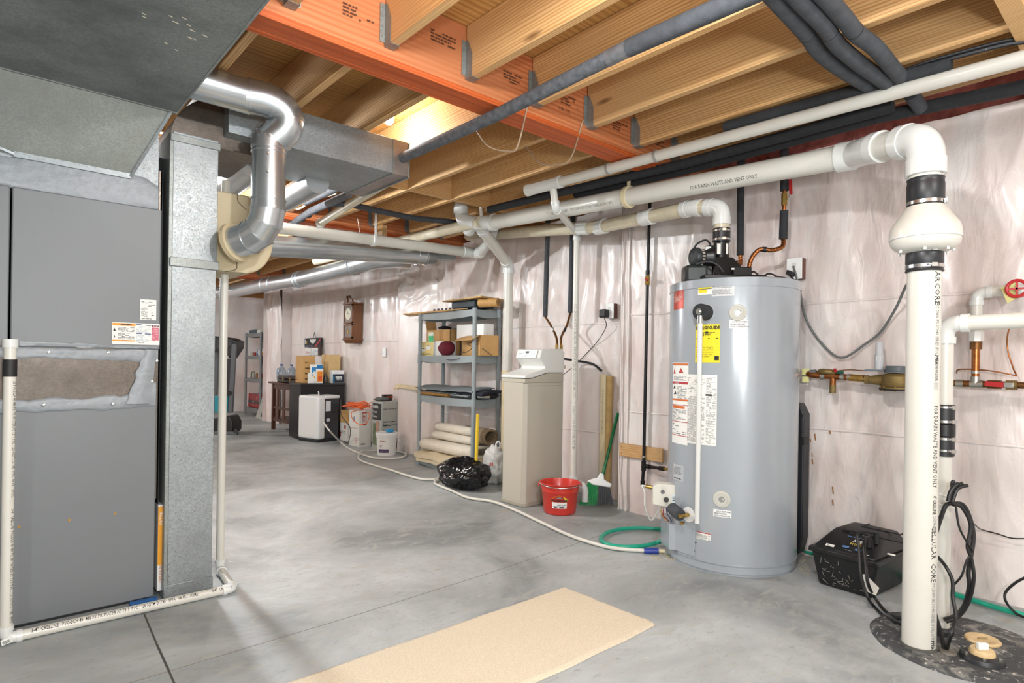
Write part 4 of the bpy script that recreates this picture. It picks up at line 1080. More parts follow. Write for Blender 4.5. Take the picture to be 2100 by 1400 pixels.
b.build('round_emblem', M('d9a89a', .4), s, smooth=0); microprint(f2, w * .1, h * .35, w * .8, h * .2, 4, M('e8c0b4', .5), s, .9)
txt('HOME', .013, lambda x, y: f2(x + w * .1, y + h * .30), M('e8c0b4', .5), s)
ORG = M('cf6a2c', .5); RD = M('b0303a', .5)
s, fn, w, h = lab(1381, 743, 1410, 910, PAPER); f2 = tl(fn, .0008); f3 = tl(fn, .0014)
rects(f2, [(.002, h * .965, w - .002, h * .99)], ORG, s); rects(f2, [(.002, h * .735, w - .002, h * .765), (.002, h * .475, w, h * .481), (.002, h * .27, w, h * .278), (.002, h * .10, w, h * .108)], RD, s)
rects(f2, [(.002, h * .53, w - .002, h * .552), (w * .06, h * .435, w * .84, h * .47)], ORG, s)
txt('DANGER', .011, lambda x, y: f3(x + w * .2, y + h * .737), PAPER, s)
b = B(); 
for cx, cz, q in ((.15, .89, .1), (.6, .90, .16)):
    b.add([f2((cx - q) * w, (cz - .03) * h), f2((cx + q) * w, (cz - .03) * h), f2(cx * w, (cz + .035) * h)], [(0, 1, 2)])
b.build('flame_symbol', M('b8443c', .6), s, smooth=0)
b = B()
for cx, cz in ((.15, .69), (.22, .62)):
    b.add([f2((cx - .1) * w, (cz - .02) * h), f2((cx + .1) * w, (cz - .012) * h), f2((cx + .03) * w, (cz + .03) * h)], [(0, 1, 2)])
b.build('hazard_symbol', INK, s, smooth=0)
microprint(f2, w * .1, h * .78, w * .8, h * .06, 5, INKG, s); microprint(f2, w * .38, h * .56, w * .55, h * .16, 10, INKG, s, .8); microprint(f2, w * .06, h * .29, w * .86, h * .14, 9, INKG, s, .8); microprint(f2, w * .06, h * .12, w * .86, h * .14, 6, INKG, s, .5)
s, fn, w, h = lab(1410, 767, 1469, 911, PAPER); f2 = tl(fn, .0008)
microprint(f2, w * .03, h * .70, w * .62, h * .27, 12, INKG, s, .35, gap=.25); microprint(f2, w * .03, h * .03, w * .60, h * .66, 44, INKG, s, .85, gap=.4); microprint(f2, w * .68, h * .03, w * .29, h * .94, 60, INKG, s, .7, gap=.4)
rects(tl(fn, .0014), [(w * .66, h * .70, w * .85, h * .725)], INK, s)
s, fn, w, h = lab(1382, 950, 1402, 985, M('b5bcc0', .4)); f2 = tl(fn, .0008); microprint(f2, w * .06, h * .4, w * .8, h * .5, 7, INKG, s); microprint(f2, w * .1, h * .1, w * .7, h * .12, 1, INK, s)
s, fn, w, h = lab(1429, 1088, 1458, 1106, PAPER); f2 = tl(fn, .0008); rects(f2, [(.001, h * .86, w, h * .98)], RD, s); microprint(f2, w * .05, h * .1, w * .9, h * .65, 5, INKG, s)
for (x0, y0, x1, y1, lines) in ((1496, 656, 1534, 673, ('HOT (OUTLET)', 'RECIRCULATING', 'LOOP CONNECTION')), (1463, 1043, 1500, 1060, ('COLD (RETURN)', 'RECIRCULATING', 'LOOP CONNECTION'))):
    s, fn, w, h = lab(x0, y0, x1, y1, WHITE); f2 = tl(fn, .0008)
    for k, l in enumerate(lines):
        txt(l, h * .26, lambda x, y: f2(x + w * (.14 if k == 0 else .06), y + h * (.68 - .29 * k)), INK, s, squash=.82 if k else 1.0, bold=.0002)
# ports
def port(px, py, rr, mat, nm):
    a, z, p = th_at(px, py); n = V((math.cos(a), math.sin(a), 0)); return n, p
for px, py in ((1513, 641), (1480, 1024)):
    n, p = port(px, py, 0, 0, 0)
    o = B().lathe([(.014, -.004), (.016, .006), (.020, .007), (.040, .006), (.044, .002), (.044, -.006)], p, n, 32, cap=False).build('foam_ring', M('c4c4bb', .8), tw)
    B().lathe([(.0, .002), (.012, .002), (.012, -.004), (.016, -.006)], p, n, 20, cap=False).build('plug', STEEL, tw)
    B().cyl(p, p + n * .012, .0065, n=6).build('plug_bolt', STEEL, tw)
    B().lathe([(.020, .0066), (.034, .0068)], p, n, 24, cap=False).build('port_face', M('b9bab2', .7), tw)
# relief valve with black foam and drain tube
n, p = port(1448, 641, 0, 0, 0)
B().lathe([(0, .002), (.046, .003), (.046, -.004)], p, n, 32).build('foam_ring', M('b9bdbf', .7), tw)
B().cyl(p, p + n * .075, .043, n=32).build('foam_plug', FOAM, tw, bevel=.006)
q = p + n * .075
B().cyl(q - n * .01, q + n * .012, .017, n=20).build('relief_valve', STEEL, tw)
B().cyl(q + n * .012, q + n * .02, .008, n=12).build('valve_stem', STEEL, tw)
B().bar(q + n * .016, q + n * .02 + V((.012, 0, -.035)), .006, .003).build('valve_lever', STEEL, tw)
vt = q + n * -.006; zbv = onD(1443, 1073, (vt - CAM).dot(FWD)).z
B().cyl(vt + V((0, 0, -.02)), vt + V((0, 0, -.06)), .016, n=20).build('adapter', STEEL, tw)
B().cyl(V((vt.x, vt.y, vt.z - .05)), V((vt.x, vt.y, zbv)), .0125, n=20).build('discharge_tube', PVCW, tw)
# lower left access door
a0 = th_at(1368, 1100)[0]; a1 = th_at(1424, 1105)[0]; zz0 = th_at(1395, 1130)[1]; zz1 = th_at(1395, 1077)[1]
fn = tankmap(HC, R, a0 - .25, zz0, .0)
wd = abs(a1 - a0) * R + .25 * R
b = B(); prof = [(0, .004), (.006, .038), (.30 * wd, .040), (.62 * wd, .042), (.66 * wd, .012), (wd, .010), (wd + .004, .0)]
us = [q[0] for q in prof]
P = []
rowz = [0, zz1 - zz0]
for z in rowz:
    for x, d in prof:
        c = fn(x, z); nn = V((c.x - HC[0], c.y - HC[1], 0)).normalized(); P.append(c + nn * d)
m = len(prof); F = [(i, i + 1, m + i + 1, m + i) for i in range(m - 1)]
for z, k in ((0, 0), (rowz[1], 1)):
    for x, d in prof:
        c = fn(x, z); P.append(c)
F += [(i, i + 1, 2 * m + i + 1, 2 * m + i) for i in range(m - 1)] + [(m + i, m + i + 1, 3 * m + i + 1, 3 * m + i) for i in range(m - 1)]
b.add(P, F); b.build('burner_door', TANK, tw, smooth=20)
for px, py in ((1427, 1112), (1424, 1129)):
    n, p = port(px, py, 0, 0, 0); B().lathe([(.004, 0), (.003, .003)], p, n, 8).build('screw', INK, tw)
# gas control valve
n, p = port(1388, 1010, 0, 0, 0)
sd = V((-n.y, n.x, 0)); 
if sd.dot(RGT0) > 0: sd = -sd                    # sd points to the left in view
gc = onD(1366, 1014, (p - CAM).dot(FWD) + .06)
tgv = thing('gas_valve', gc, 'white gas control valve at the lower left of the water heater', 'gas valve')
nrm = V((-.80, -.60, 0)).normalized(); tan = V((.60, -.80, 0)).normalized()
xf = Matrix.Translation(gc) @ Matrix((tan, nrm * -1, V((0, 0, 1)))).transposed().to_4x4()
# local: x along the face to the right, y into the heater, z up
B().prism([(-.075, -.03, -.055), (.062, -.03, -.075), (.075, -.03, -.07), (.075, -.03, .045), (.045, -.03, .062), (-.05, -.03, .062), (-.075, -.03, .045)], (0, .085, 0)).build('valve_body', M('d9d8ce', .4), tgv, xf=xf, bevel=.006)
B().cyl((0.0, -.03, -.02), (0, -.045, -.02), .014, n=16).build('knob', M('3c3c3c', .5), tgv, xf=xf)
B().cyl((-.02, -.03, .022), (-.02, -.036, .022), .011, n=16).build('pilot_button', INKG, tgv, xf=xf)
B().box(.030, -.0315, -.055, .070, -.0305, .008).build('label_sticker', M('cfdfe2', .6), tgv, xf=xf)
microprint(lambda x, y: xf @ V((x, -.0322, y)), .033, -.05, .034, .052, 6, INK, tgv)
B().box(.062, .02, -.06, .085, .10, .05).build('connector_block', BLACKM, tgv, xf=xf, bevel=.004)
B().cyl((.03, .055, -.005), (.03, .16, -.005), .05, n=24).build('control_shank', BLACKM, tgv, xf=xf)
B().cyl((-.075, .01, .035), (-.115, .01, .040), .011, n=12).build('brass_fitting', BRASS, tgv, xf=xf)
g1_ = xf @ V((-.115, .01, .04))
wire('gas_tube', [g1_, g1_ + tan * -.02, onD(1322, 1010, (gc - CAM).dot(FWD) + .02), onD(1323, 1040, (gc - CAM).dot(FWD)), onD(1335, 1066, (gc - CAM).dot(FWD)), onD(1349, 1050, (gc - CAM).dot(FWD)), xf @ V((-.02, .0, -.07))], .0055, M('b9b9b4', .4, .2), parent=tgv)
gd = (gc - CAM).dot(FWD)
for k, (c_, pts) in enumerate((('c08a2e', ((1358, 1035), (1356, 1050), (1366, 1068), (1376, 1082))), ('8a2f25', ((1362, 1036), (1360, 1056), (1370, 1066), (1378, 1080))), ('d8d3c6', ((1370, 1037), (1372, 1056), (1383, 1070), (1386, 1082))), ('2f4a78', ((1366, 1036), (1368, 1052), (1374, 1062), (1382, 1082))), ('9a9a94', ((1374, 1037), (1378, 1056), (1386, 1066), (1387, 1080))))):
    wire('burner_wire', [onD(a, c, gd - .005 * k) for a, c in pts], .0028, M(c_, .5), parent=tgv, n=6)
# drain valve with foam
n, p = port(1412, 1055, 0, 0, 0)
B().lathe([(0, .004), (.040, .004), (.042, -.003)], p, n, 32).build('foam_ring', WHITE, tw)
B().cyl(p, p + n * .07, .011, n=16).build('drain_spigot', BRASS, tw)
q = p + n * .055 + sd * .0
B().cyl(q + sd * .01 + V((0, 0, .0)), q + sd * .095 + V((0, 0, .02)), .032, n=24).build('foam_sleeve', FOAMM, tw)
B().lathe([(.0, 0), (.012, 0), (.014, .012), (.0, .012)], p + n * .05 + V((0, 0, -.045)), (0, 0, 1), 12).build('spigot_handle', BRASS, tw)

# top: blower assembly
tbw = thing('blower', (HC[0], HC[1], ztop), 'black exhaust blower with round motor on top of the water heater', 'blower')
zT = ztop + .003
dt = lambda px, py, dz=0: onD(px, py, 3.42 + dz)
st = dt(1479, 520)             # vertical stack centre
zs = lambda py: dt(1479, py).z
B().lathe([(.060, zT), (.058, zs(560)), (.046, zs(548)), (.042, zs(498)), (.047, zs(496)), (.047, zs(488)), (.042, zs(487))], (st.x, st.y, 0), n=32).build('exhaust_stack', BLACK, tbw)
B().hexa([V((st.x, st.y, zT)) + RGT0 * a + F_ for a, F_ in ((-.08, FWD * -.08), (.17, FWD * -.08), (.17, FWD * .08), (-.08, FWD * .08))] + [V((st.x, st.y, zs(530))) + RGT0 * a + F_ for a, F_ in ((-.05, FWD * -.05), (.05, FWD * -.05), (.05, FWD * .05), (-.05, FWD * .05))]).build('hood', BLACK, tbw, bevel=.006)
B().obox(V((st.x, st.y, zT + .018)) + RGT0 * .03 + FWD * -.02, RGT0 * .17, FWD * .13, V((0, 0, .012))).build('base_plate', BLACK, tbw, bevel=.005)
B().obox(V((st.x, st.y, zT + .045)) + RGT0 * .085 + FWD * -.085, RGT0 * .05, FWD * .02, V((0, 0, .035))).build('junction_box', BLACKM, tbw, bevel=.005)
vol = dt(1457, 528, -.02)
B().cyl(vol - RGT0 * .028 + FWD * .01, vol + RGT0 * .028 - FWD * .01, .068, n=32).build('fan_scroll', BLACK, tbw, bevel=.008)
mo = dt(1420, 527, -.05); md = (vol - mo).normalized()
B().cyl(mo, vol, .046, n=28).build('motor_body', BLACKM, tbw, bevel=.004)
B().lathe([(0, -.004), (.016, -.006), (.034, -.004), (.050, .004), (.054, .014), (.054, .03), (.050, .036)], mo, md, 28).build('motor_cap', M('2c3134', .4), tbw)
b = B()
for k in range(16):
    a = 2 * math.pi * k / 16; u_, w_ = frame(md); d_ = u_ * math.cos(a) + w_ * math.sin(a)
    b.obox(mo + md * .045 + d_ * .0455, md * .009, d_ * .002, md.cross(d_) * .004)
b.build('vent_slot', M('b9b2a2', .6), tbw)
B().obox(mo + md * .085 + V((0, 0, .038)) - FWD * .028, md * .016, V((0, 0, .014)) - FWD * .01, FWD * .010).build('label_sticker', WHITE, tbw)
B().obox(dt(1424, 563, -.02), RGT0 * .062 + FWD * -.01, FWD * .05, V((0, 0, .05))).build('air_box', M('363b3c', .3, .2), tbw, bevel=.018)
B().obox(dt(1452, 563, -.03), RGT0 * .014, FWD * .03, V((0, 0, .045))).build('pressure_switch', BLACK, tbw, bevel=.003)
for px, sx in ((1474, .010), (1491, .006)):
    p = dt(px, 510, -.045); B().obox(p, RGT0 * sx, V((0, 0, .030)), FWD * .001).build('label_sticker', PAPER, tbw)
p = dt(1503, 551, -.11); B().obox(p, RGT0 * .008, V((0, 0, .005)), FWD * .001).build('label_sticker', PAPER, tbw)
wire('blower_cord', [dt(1421, 512, -.05), dt(1430, 500, -.05), dt(1446, 492, -.04), dt(1455, 498, -.03), dt(1458, 508, -.02)], .005, BLACKM, parent=tbw)
wire('blower_cord', [dt(1428, 541, -.10), dt(1450, 536, -.11), dt(1470, 542, -.12), dt(1482, 556, -.12), dt(1480, 562, -.1)], .005, M('3a3a3c', .5), parent=tbw)
for c0_, pts in (('1d1d1e', ((1536, 560), (1546, 557), (1556, 565), (1560, 570))), ('1d1d1e', ((1566, 566), (1576, 561), (1588, 564), (1592, 570)))):
    o = wire('top_cord', [dt(a, c, -.05) for a, c in pts], .005, BLACKM, 'black cord arching over the heater top, ' + ('nearer the copper tube' if pts[0][0] == 1536 else 'nearer the outlet'), 'cord')
# vent pipe up and left
t8 = thing('heater_vent', (st.x, st.y, zs(488)), 'aged cream exhaust pipe from the heater blower running left under the big vent', 'pipe')
ez = onD(1474, 425, 3.42).z
vtop = V((st.x, st.y, ez))
vl = onD(1232, 465, 4.35); 
v1 = onD(1420, 426, 3.58)
run(t8, [V((st.x, st.y, zs(488))), vtop, v1 + (v1 - vtop) * .01, vl], .0445, PVCA, PVCW, hub=1.16, bend=.065)
d8 = (vl - v1).normalized()
cpl = onD(1318, 447, (v1 - CAM).dot(FWD) + .32); lt = (cpl - v1).dot(d8); cpl = v1 + d8 * lt
B().cyl(cpl - d8 * .05, cpl + d8 * .05, .0525, n=32).build('coupling', PVCW, t8)
B().cyl(vl - d8 * .05, vl + d8 * .045, .054, n=32).build('coupling', PVCW, t8)
v9 = onD(1196, 467, 4.45); va = onD(1100, 474, 4.9); vb_ = onD(960, 484, 5.9)
B().tube([vl, v9, va, vb_], .0445, 28).build('pipe', PVCA, t8)
B().cyl(v9 + (vl - v9) * .3, v9 - (vl - v9) * .3, .050, n=28).build('elbow', PVCW, t8)
clamp(t8, (st.x, st.y, zs(492)), (0, 0, 1), .0485, .010, (-.7, -.7, 0)); clamp(t8, (st.x, st.y, zs(474)), (0, 0, 1), .0485, .010, (-.7, -.7, 0))
B().cyl((st.x, st.y, zs(496)), (st.x, st.y, zs(469)), .048, n=32).build('rubber_coupling', RUB, t8)

# foam covered risers at the heater and at the softener
def riser(px0, y0, y1, X, lab_, mat=FOAM, r=.021, stub=None):
    a = onX(px0[0], y0, X); b_ = onX(px0[1], y1, X); t = thing('insulated_riser', b_, lab_, 'pipe')
    B().cyl(a, b_, r, n=18).build('foam_sleeve', mat, t); return t, a, b_
ta, a, b_ = riser((1519, 1518), 378, 523, 3.45, 'left of two black foam risers above the water heater')
B().cyl(a, a + V((0, 0, .12)), .011, n=14).build('copper_pipe', COPPER, ta)
B().cyl(a + V((0, 0, .05)), a + V((0, 0, .22)), .024, n=18).build('foam_sleeve', FOAM, ta); ring(B(), a + V((0, 0, .045)), (0, 0, 1), .014, .014, .012).build('pipe_clamp', STEEL, ta)
tc2, c_, d_ = riser((1608, 1606), 432, 490, 3.45, 'right one of two black foam risers above the water heater, with red valve lever', r=.023)
B().cyl(c_, c_ + V((0, 0, .30)), .011, n=14).build('copper_pipe', COPPER, tc2)
B().cyl(c_ + V((0, 0, .03)), c_ + V((0, 0, .10)), .017, n=8).build('ball_valve', BRASS, tc2)
B().cyl(c_ + V((0, 0, .115)), c_ + V((0, 0, .175)), .024, n=18).build('foam_sleeve', FOAM, tc2)
ring(B(), c_ + V((0, 0, .195)), (0, 0, 1), .012, .014, .013).build('pipe_clamp', STEEL, tc2)
B().cyl(c_ + V((0, 0, .23)), onX(1608, 283, 3.45), .023, n=18).build('foam_sleeve', FOAM, tc2)
ll = onX(1622, 398, 3.43); l2 = onX(1621, 368, 3.43)
B().bar(ll, l2, .016, .007, up=(1, 0, 0)).build('valve_lever', RED, tc2); B().bar(c_ + V((0, -.02, .06)), ll, .01, .006).build('lever_arm', STEEL, tc2)
def corr(name, pts, r, mat, parent, label=None, cat=None):
    q = spline(pts, 14); L = 0; R_ = []
    for i in range(len(q)):
        if i: L += (q[i] - q[i - 1]).length
        R_.append(r * (1 + .10 * math.sin(L / .0085 * 2 * math.pi * .5)))
    # resample finely
    o = B().tube(q, R_, 14).build(name, mat, parent, smooth=60)
    if label: tag(o, label, cat)
    return o
f0_ = onX(1607, 490, 3.45); e_ = onD(1537, 562, 3.45)
o = thing('flex_connector', f0_, 'corrugated copper connector curving down to the heater top', 'pipe')
corr('corrugated_tube', [f0_, onD(1604, 506, 3.43), onD(1582, 513, 3.42), onD(1560, 511, 3.43), onD(1545, 524, 3.44), onD(1537, 543, 3.45), e_], .0125, COPPER, o)
B().cyl(e_, e_ - V((0, 0, .03)), .016, n=6).build('hex_nut', BRASS, o)
q = onD(1563, 511, 3.43); q2 = onD(1572, 512, 3.425); B().cyl(q, q2, .0155, n=14).build('label_band', INK, o)
o = thing('flex_connector', b_, 'short corrugated copper connector behind the black blower', 'pipe')
corr('corrugated_tube', [b_, b_ + V((-.005, -.005, -.05)), onD(1512, 538, 3.62), onD(1504, 543, 3.58)], .0125, COPPER, o)
ts1, a, b1 = riser((1123, 1118), 472, 649, 3.6, 'left of two long black foam risers above the water softener', FOAMM, .021)
B().cyl(a, a + V((0, 0, .05)), .011, n=14).build('copper_pipe', COPPER, ts1); B().cyl(a + V((0, 0, .055)), a + V((0, 0, .2)), .022, n=16).build('foam_sleeve', FOAM, ts1); ring(B(), a + V((0, 0, .05)), (0, 0, 1), .012, .012, .012).build('pipe_clamp', STEEL, ts1)
ts2, a, b2 = riser((1175, 1170), 455, 641, 3.6, 'right one of two long black foam risers above the water softener', FOAMM, .023)
B().cyl(a, a + V((0, 0, .2)), .022, n=16).build('foam_sleeve', FOAM, ts2)
s1_ = onD(1142, 716, 4.80); s2_ = onD(1151, 716, 4.83)
for (b0, p_, e_, l_) in ((b1, (1128, 668), s1_, 'left copper flex tube into the softener top'), (b2, (1160, 668), s2_, 'right copper flex tube into the softener top')):
    o = thing('flex_connector', e_, l_, 'pipe')
    m_ = onD(p_[0] + 2, p_[1], 5.0); m2 = onD(1141 if b0 is b1 else 1151, 692, 4.85)
    corr('corrugated_tube', [b0, m_, m2, e_], .0095, COPPERD, o); B().cyl(e_ - V((0, 0, .002)), e_ - V((0, 0, -.035)), .0135, n=6).build('hex_nut', BRASS, o)
    B().cyl(m_ + (m2 - m_) * .25, m_ + (m2 - m_) * .45, .0115, n=12).build('label_band', PAPER if b0 is b1 else INK, o)

# black iron gas pipe down the wall
XG = 3.575
tgp = thing('gas_pipe', onX(1321, 985, XG), 'thin black iron gas pipe down the plastic wall with orange valve', 'pipe')
P0 = onX(1334, 380, XG); P1 = onX(1328, 574, XG); P2 = onX(1320, 955, XG); P3 = onX(1318, 985, XG)
B().cyl(P0, P1, .0115, n=16).build('pipe', IRON, tgp); B().cyl(P1, P2, .0115, n=16).build('pipe', IRON, tgp)
B().cyl(P1 + V((0, 0, .03)), P1 + V((0, 0, -.035)), .017, n=8).build('gas_cock', BRASS, tgp)
B().cyl(P1 + V((-.02, -.01, .0)), P1 + V((-.045, -.02, .0)), .012, n=10).build('cock_handle', M('a83c22', .5), tgp)
B().cyl(P1 + V((0, 0, .07)), P1 + V((0, 0, .04)), .015, n=14).build('pipe_coupling', IRON, tgp)
B().cyl(P2 + V((0, 0, .035)), P2 - V((0, 0, .035)), .017, n=16).build('tee', IRON, tgp)
B().cyl(P2, P3, .0115, n=16).build('drip_leg', IRON, tgp); B().cyl(P3, P3 - V((0, 0, .03)), .016, n=14).build('end_cap', IRON, tgp)
te = onD(1376, 963, (P2 - CAM).dot(FWD) - .30)
B().cyl(P2, P2 + (te - P2) * .72, .0115, n=16).build('pipe', IRON, tgp); B().cyl(P2 + (te - P2) * .1, P2 + (te - P2) * .25, .016, n=14).build('pipe_coupling', IRON, tgp)
B().cyl(P2 + (te - P2) * .6, P2 + (te - P2) * .76, .016, n=14).build('pipe_coupling', IRON, tgp); B().cyl(P2 + (te - P2) * .76, te, .010, n=8).build('brass_fitting', BRASS, tgp)
B().cyl(P2 + V((0, 0, .06)), P2 + V((0, 0, .075)), .015, n=12).build('pipe_strap', STEEL, tgp)
a = onX(1272, 937, 3.60); c = onX(1361, 912, 3.60); z0 = onX(1317, 941, 3.6).z; z1 = onX(1317, 914, 3.6).z
o = B().box(3.585, a.y, z0, 3.61, c.y, z1).build('backing_board', BOARDW, bevel=.002); tag(o, 'short horizontal pine board screwed to the plastic wall behind the gas pipe', 'board')
for yy in (.06, .94):
    for zq in (.25, .75):
        B().lathe([(.004, 0), (.003, .002)], (3.585, a.y + (c.y - a.y) * yy, z0 + (z1 - z0) * zq), (-1, 0, 0), 8).build('screw', INKG, o)

# outlet boxes
def outlet(px, py, X, w, h, lab_, plug=True):
    c = onX(px, py, X); t = thing('outlet', c, lab_, 'outlet')
    B().box(X - .03, c.y - w / 2, c.z - h / 2, X + .03, c.y + w / 2, c.z + h / 2).build('outlet_box', M('6f4a40', .7), t)
    B().box(X - .036, c.y - w / 2 - .002, c.z - h / 2 - .002, X - .030, c.y + w / 2 + .002, c.z + h / 2 + .002).build('face_plate', WHITE, t, bevel=.002)
    for dz in (-.022, .022): B().box(X - .0385, c.y - .013, c.z + dz - .012, X - .035, c.y + .013, c.z + dz + .012).build('socket', M('d5d5d0', .5), t, bevel=.003)
    return t, c
t, c = outlet(1256, 638, FW - .035, .075, .12, 'white outlet with a black adapter on the wall right of the softener')
o = B().box(FW - .13, c.y - .002, c.z - .055, FW - .072, c.y + .065, c.z + .012).build('wall_adapter', BLACK, bevel=.010, seg=3); tag(o, 'black plug-in adapter in the white outlet', 'adapter')
pa = V((FW - .1, c.y + .03, c.z - .055))
wire('adapter_cord', [pa, onX(1243, 670, FW - .09), onX(1225, 700, FW - .05), onX(1205, 722, FW - .04), onX(1180, 748, FW - .05), onX(1155, 768, FW - .1)], .003, CORD, 'thin black cord from the adapter down to the softener', 'cord')
wire('black_hose', [onX(1153, 735, FW - .2), onX(1185, 740, FW - .10), onX(1215, 746, FW - .06), onX(1234, 760, FW - .05)], .009, BLACKM, 'short black drain hose from the softener to the cream wall pipe', 'hose')
t, c = outlet(1634, 552, NW - .04, .085, .12, 'white outlet box with cords at the upper right of the heater')
B().obox(c + V((-.06, .01, -.03)), V((.02, 0, 0)), V((0, .018, .01)), V((0, -.005, .012))).build('plug', BLACKM, t, bevel=.004)
wire('power_cord', [c + V((-.07, .02, -.03)), onX(1628, 575, 3.5), onX(1610, 570, 3.46), onX(1590, 566, 3.42)], .005, BLACKM, parent=tw)
wire('grey_cord', [c + V((-.07, -.01, .01)), onX(1638, 585, NW - .06), onX(1652, 650, NW - .05), onX(1682, 700, NW - .05), onX(1725, 733, NW - .05), onX(1775, 705, NW - .05), onX(1808, 678, NW - .06), onX(1838, 630, NW - .1), onX(1862, 580, NW - .25), V((VX + .07, VY + .02, vz(560)))], .0065, M('6b6e6e', .5), 'grey cord drooping from the outlet to the inline fan', 'cord')
# cream pipe piece with foam leaning at the wall
XC = FW - .05
a = onX(1239, 768, XC); c = onX(1235, 1010, XC); c2 = V((a.x, c.y, .02))
o = B().cyl(V((a.x, a.y, a.z)), c2, .031, n=20).build('wall_pipe', PVCY); tag(o, 'cream printed pipe standing against the wall behind the broom', 'pipe')
fm = cylmap((a.x, a.y, a.z - .12), (c2 - a).normalized(), .031, V((-.9, -.2, 0)), flip=1); txt('PVC 1120 SCH 40 480 PSI PR WATER AT 73°F  NSF-PW  CHARLOTTE', .02, fm, INKG, o, squash=.6)
o2 = B().tube([V((a.x + .012, a.y - .05, a.z - .01)), V((a.x + .012, c.y - .045, .02))], .03, 16).build('backer', M('c0a06a', .9, 0, .2, 12), o)
# ------------------------------------------------------------------ water softener
sc = onZ(1073, 1041); SX, SY = sc.x, sc.y
SY1 = SY + .275; SX1 = onY(1152, 1025, SY).x
dS = (sc - CAM).dot(FWD)
zl = onD(1073, 777, dS).z; z2_ = onD(1150, 765, dS + .27).z; ztop_ = onD(1148, 716, dS + .27).z
ts = thing('water_softener', ((SX + SX1) / 2, (SY + SY1) / 2, 0), 'tall greige water softener cabinet with pale lid and small display', 'water softener')
BN = M('b9b4a7', .5, 0, .02, 3); BNL = M('dedfdb', .35, 0, .01, 3)
def sbox(x0, y0, z0, x1, y1, z1, ch=.03):
    return [(x0 + ch, y0), (x1, y0), (x1, y1), (x0 + ch, y1), (x0, y1 - ch), (x0, y0 + ch)]
b = B(); b.prism([(x, y, .03) for x, y in sbox(SX, SY, 0, SX1, SY1, 0)], (0, 0, zl - .06)); b.build('salt_cabinet', BN, ts, bevel=.006)
b = B(); b.prism([(x, y, 0) for x, y in sbox(SX - .006, SY - .006, 0, SX1 + .002, SY1 + .006, 0)], (0, 0, .035)); b.build('base', M('a59f90', .5), ts, bevel=.008)
# side profile upper body: rises to the back
yz = [(SX, zl - .03), (SX, zl), (SX + .06, zl), (SX + .235, z2_ + .0), (SX1, z2_), (SX1, zl - .03)]
b = B().prism([(x, SY, z) for x, z in yz], (0, SY1 - SY, 0)); b.build('shoulder', M('b4aea0', .5), ts, bevel=.004)
B().box(SX + .03, SY - .0008, zl - .055, SX1 - .01, SY, zl - .052).build('seam', M('8f8a7d', .6), ts)
yz = [(SX - .004, zl + .004), (SX - .004, zl + .022), (SX + .01, zl + .032), (SX + .20, z2_ + .035), (SX + .21, z2_ + .05), (SX + .16, ztop_ - .085), (SX + .145, ztop_ - .075), (SX + .165, ztop_ - .012), (SX + .18, ztop_ - .002), (SX1 - .02, ztop_ + .004), (SX1 + .003, ztop_ - .03), (SX1 + .003, z2_ + .004), (SX + .235, z2_ + .004), (SX + .06, zl + .004)]
b = B().prism([(x, SY - .004, z) for x, z in yz], (0, SY1 - SY + .008, 0)); b.build('lid', BNL, ts, bevel=.009, seg=3)
# control panel on the sloping front of the head
A_ = V((SX + .143, SY, ztop_ - .072)); C_ = V((SX + .163, SY, ztop_ - .014)); upd = (C_ - A_).normalized(); hp = (C_ - A_).length
pf = plane(A_ + V((-.004, SY1 - SY - .03, 0)), (0, -1, 0), upd, .004)
pw = SY1 - SY - .06
B().patch(pf, [0, pw], [.0, hp]).build('control_panel', M('e7ecee', .3), ts)
p2_ = lift(pf, .001)
rects(p2_, [(pw * .40, hp * .58, pw * .58, hp * .86)], M('59625f', .3), ts, 'display'); txt('12:30', .010, lambda x, y: lift(pf, .002)(x + pw * .415, y + hp * .66), INK, ts, squash=.9)
txt('NORTH STAR', .0085, lambda x, y: p2_(x + pw * .06, y + hp * .50), M('2d4b86', .5), ts, squash=.75, bold=.0003)
microprint(p2_, pw * .06, hp * .34, pw * .2, hp * .1, 2, M('2d4b86', .5), ts); microprint(p2_, pw * .42, hp * .34, pw * .18, hp * .06, 1, INKG, ts); microprint(p2_, pw * .22, hp * .12, pw * .35, hp * .07, 1, INKG, ts)
for k in range(3): rects(p2_, [(pw * .72, hp * (.70 - .24 * k), pw * .93, hp * (.84 - .24 * k))], M('d5dce0', .4), ts, 'button')
for k in range(3): rects(p2_, [(pw * .64, hp * (.80 - .2 * k), pw * .66, hp * (.84 - .2 * k))], INKG, ts, 'indicator')
B().cyl((SX1, SY + .02, z2_ + .05), (SX1 + .03, SY + .02, z2_ + .05), .016, n=16).build('drain_elbow', M('c9c4b6', .4), ts)
b = B()
for k in range(7): b.obox((SX1 + .003, SY + .012, ztop_ - .03 - .014 * k), (.005, 0, 0), (0, .008, 0), (0, 0, .005))
b.build('valve_grips', INKG, ts)

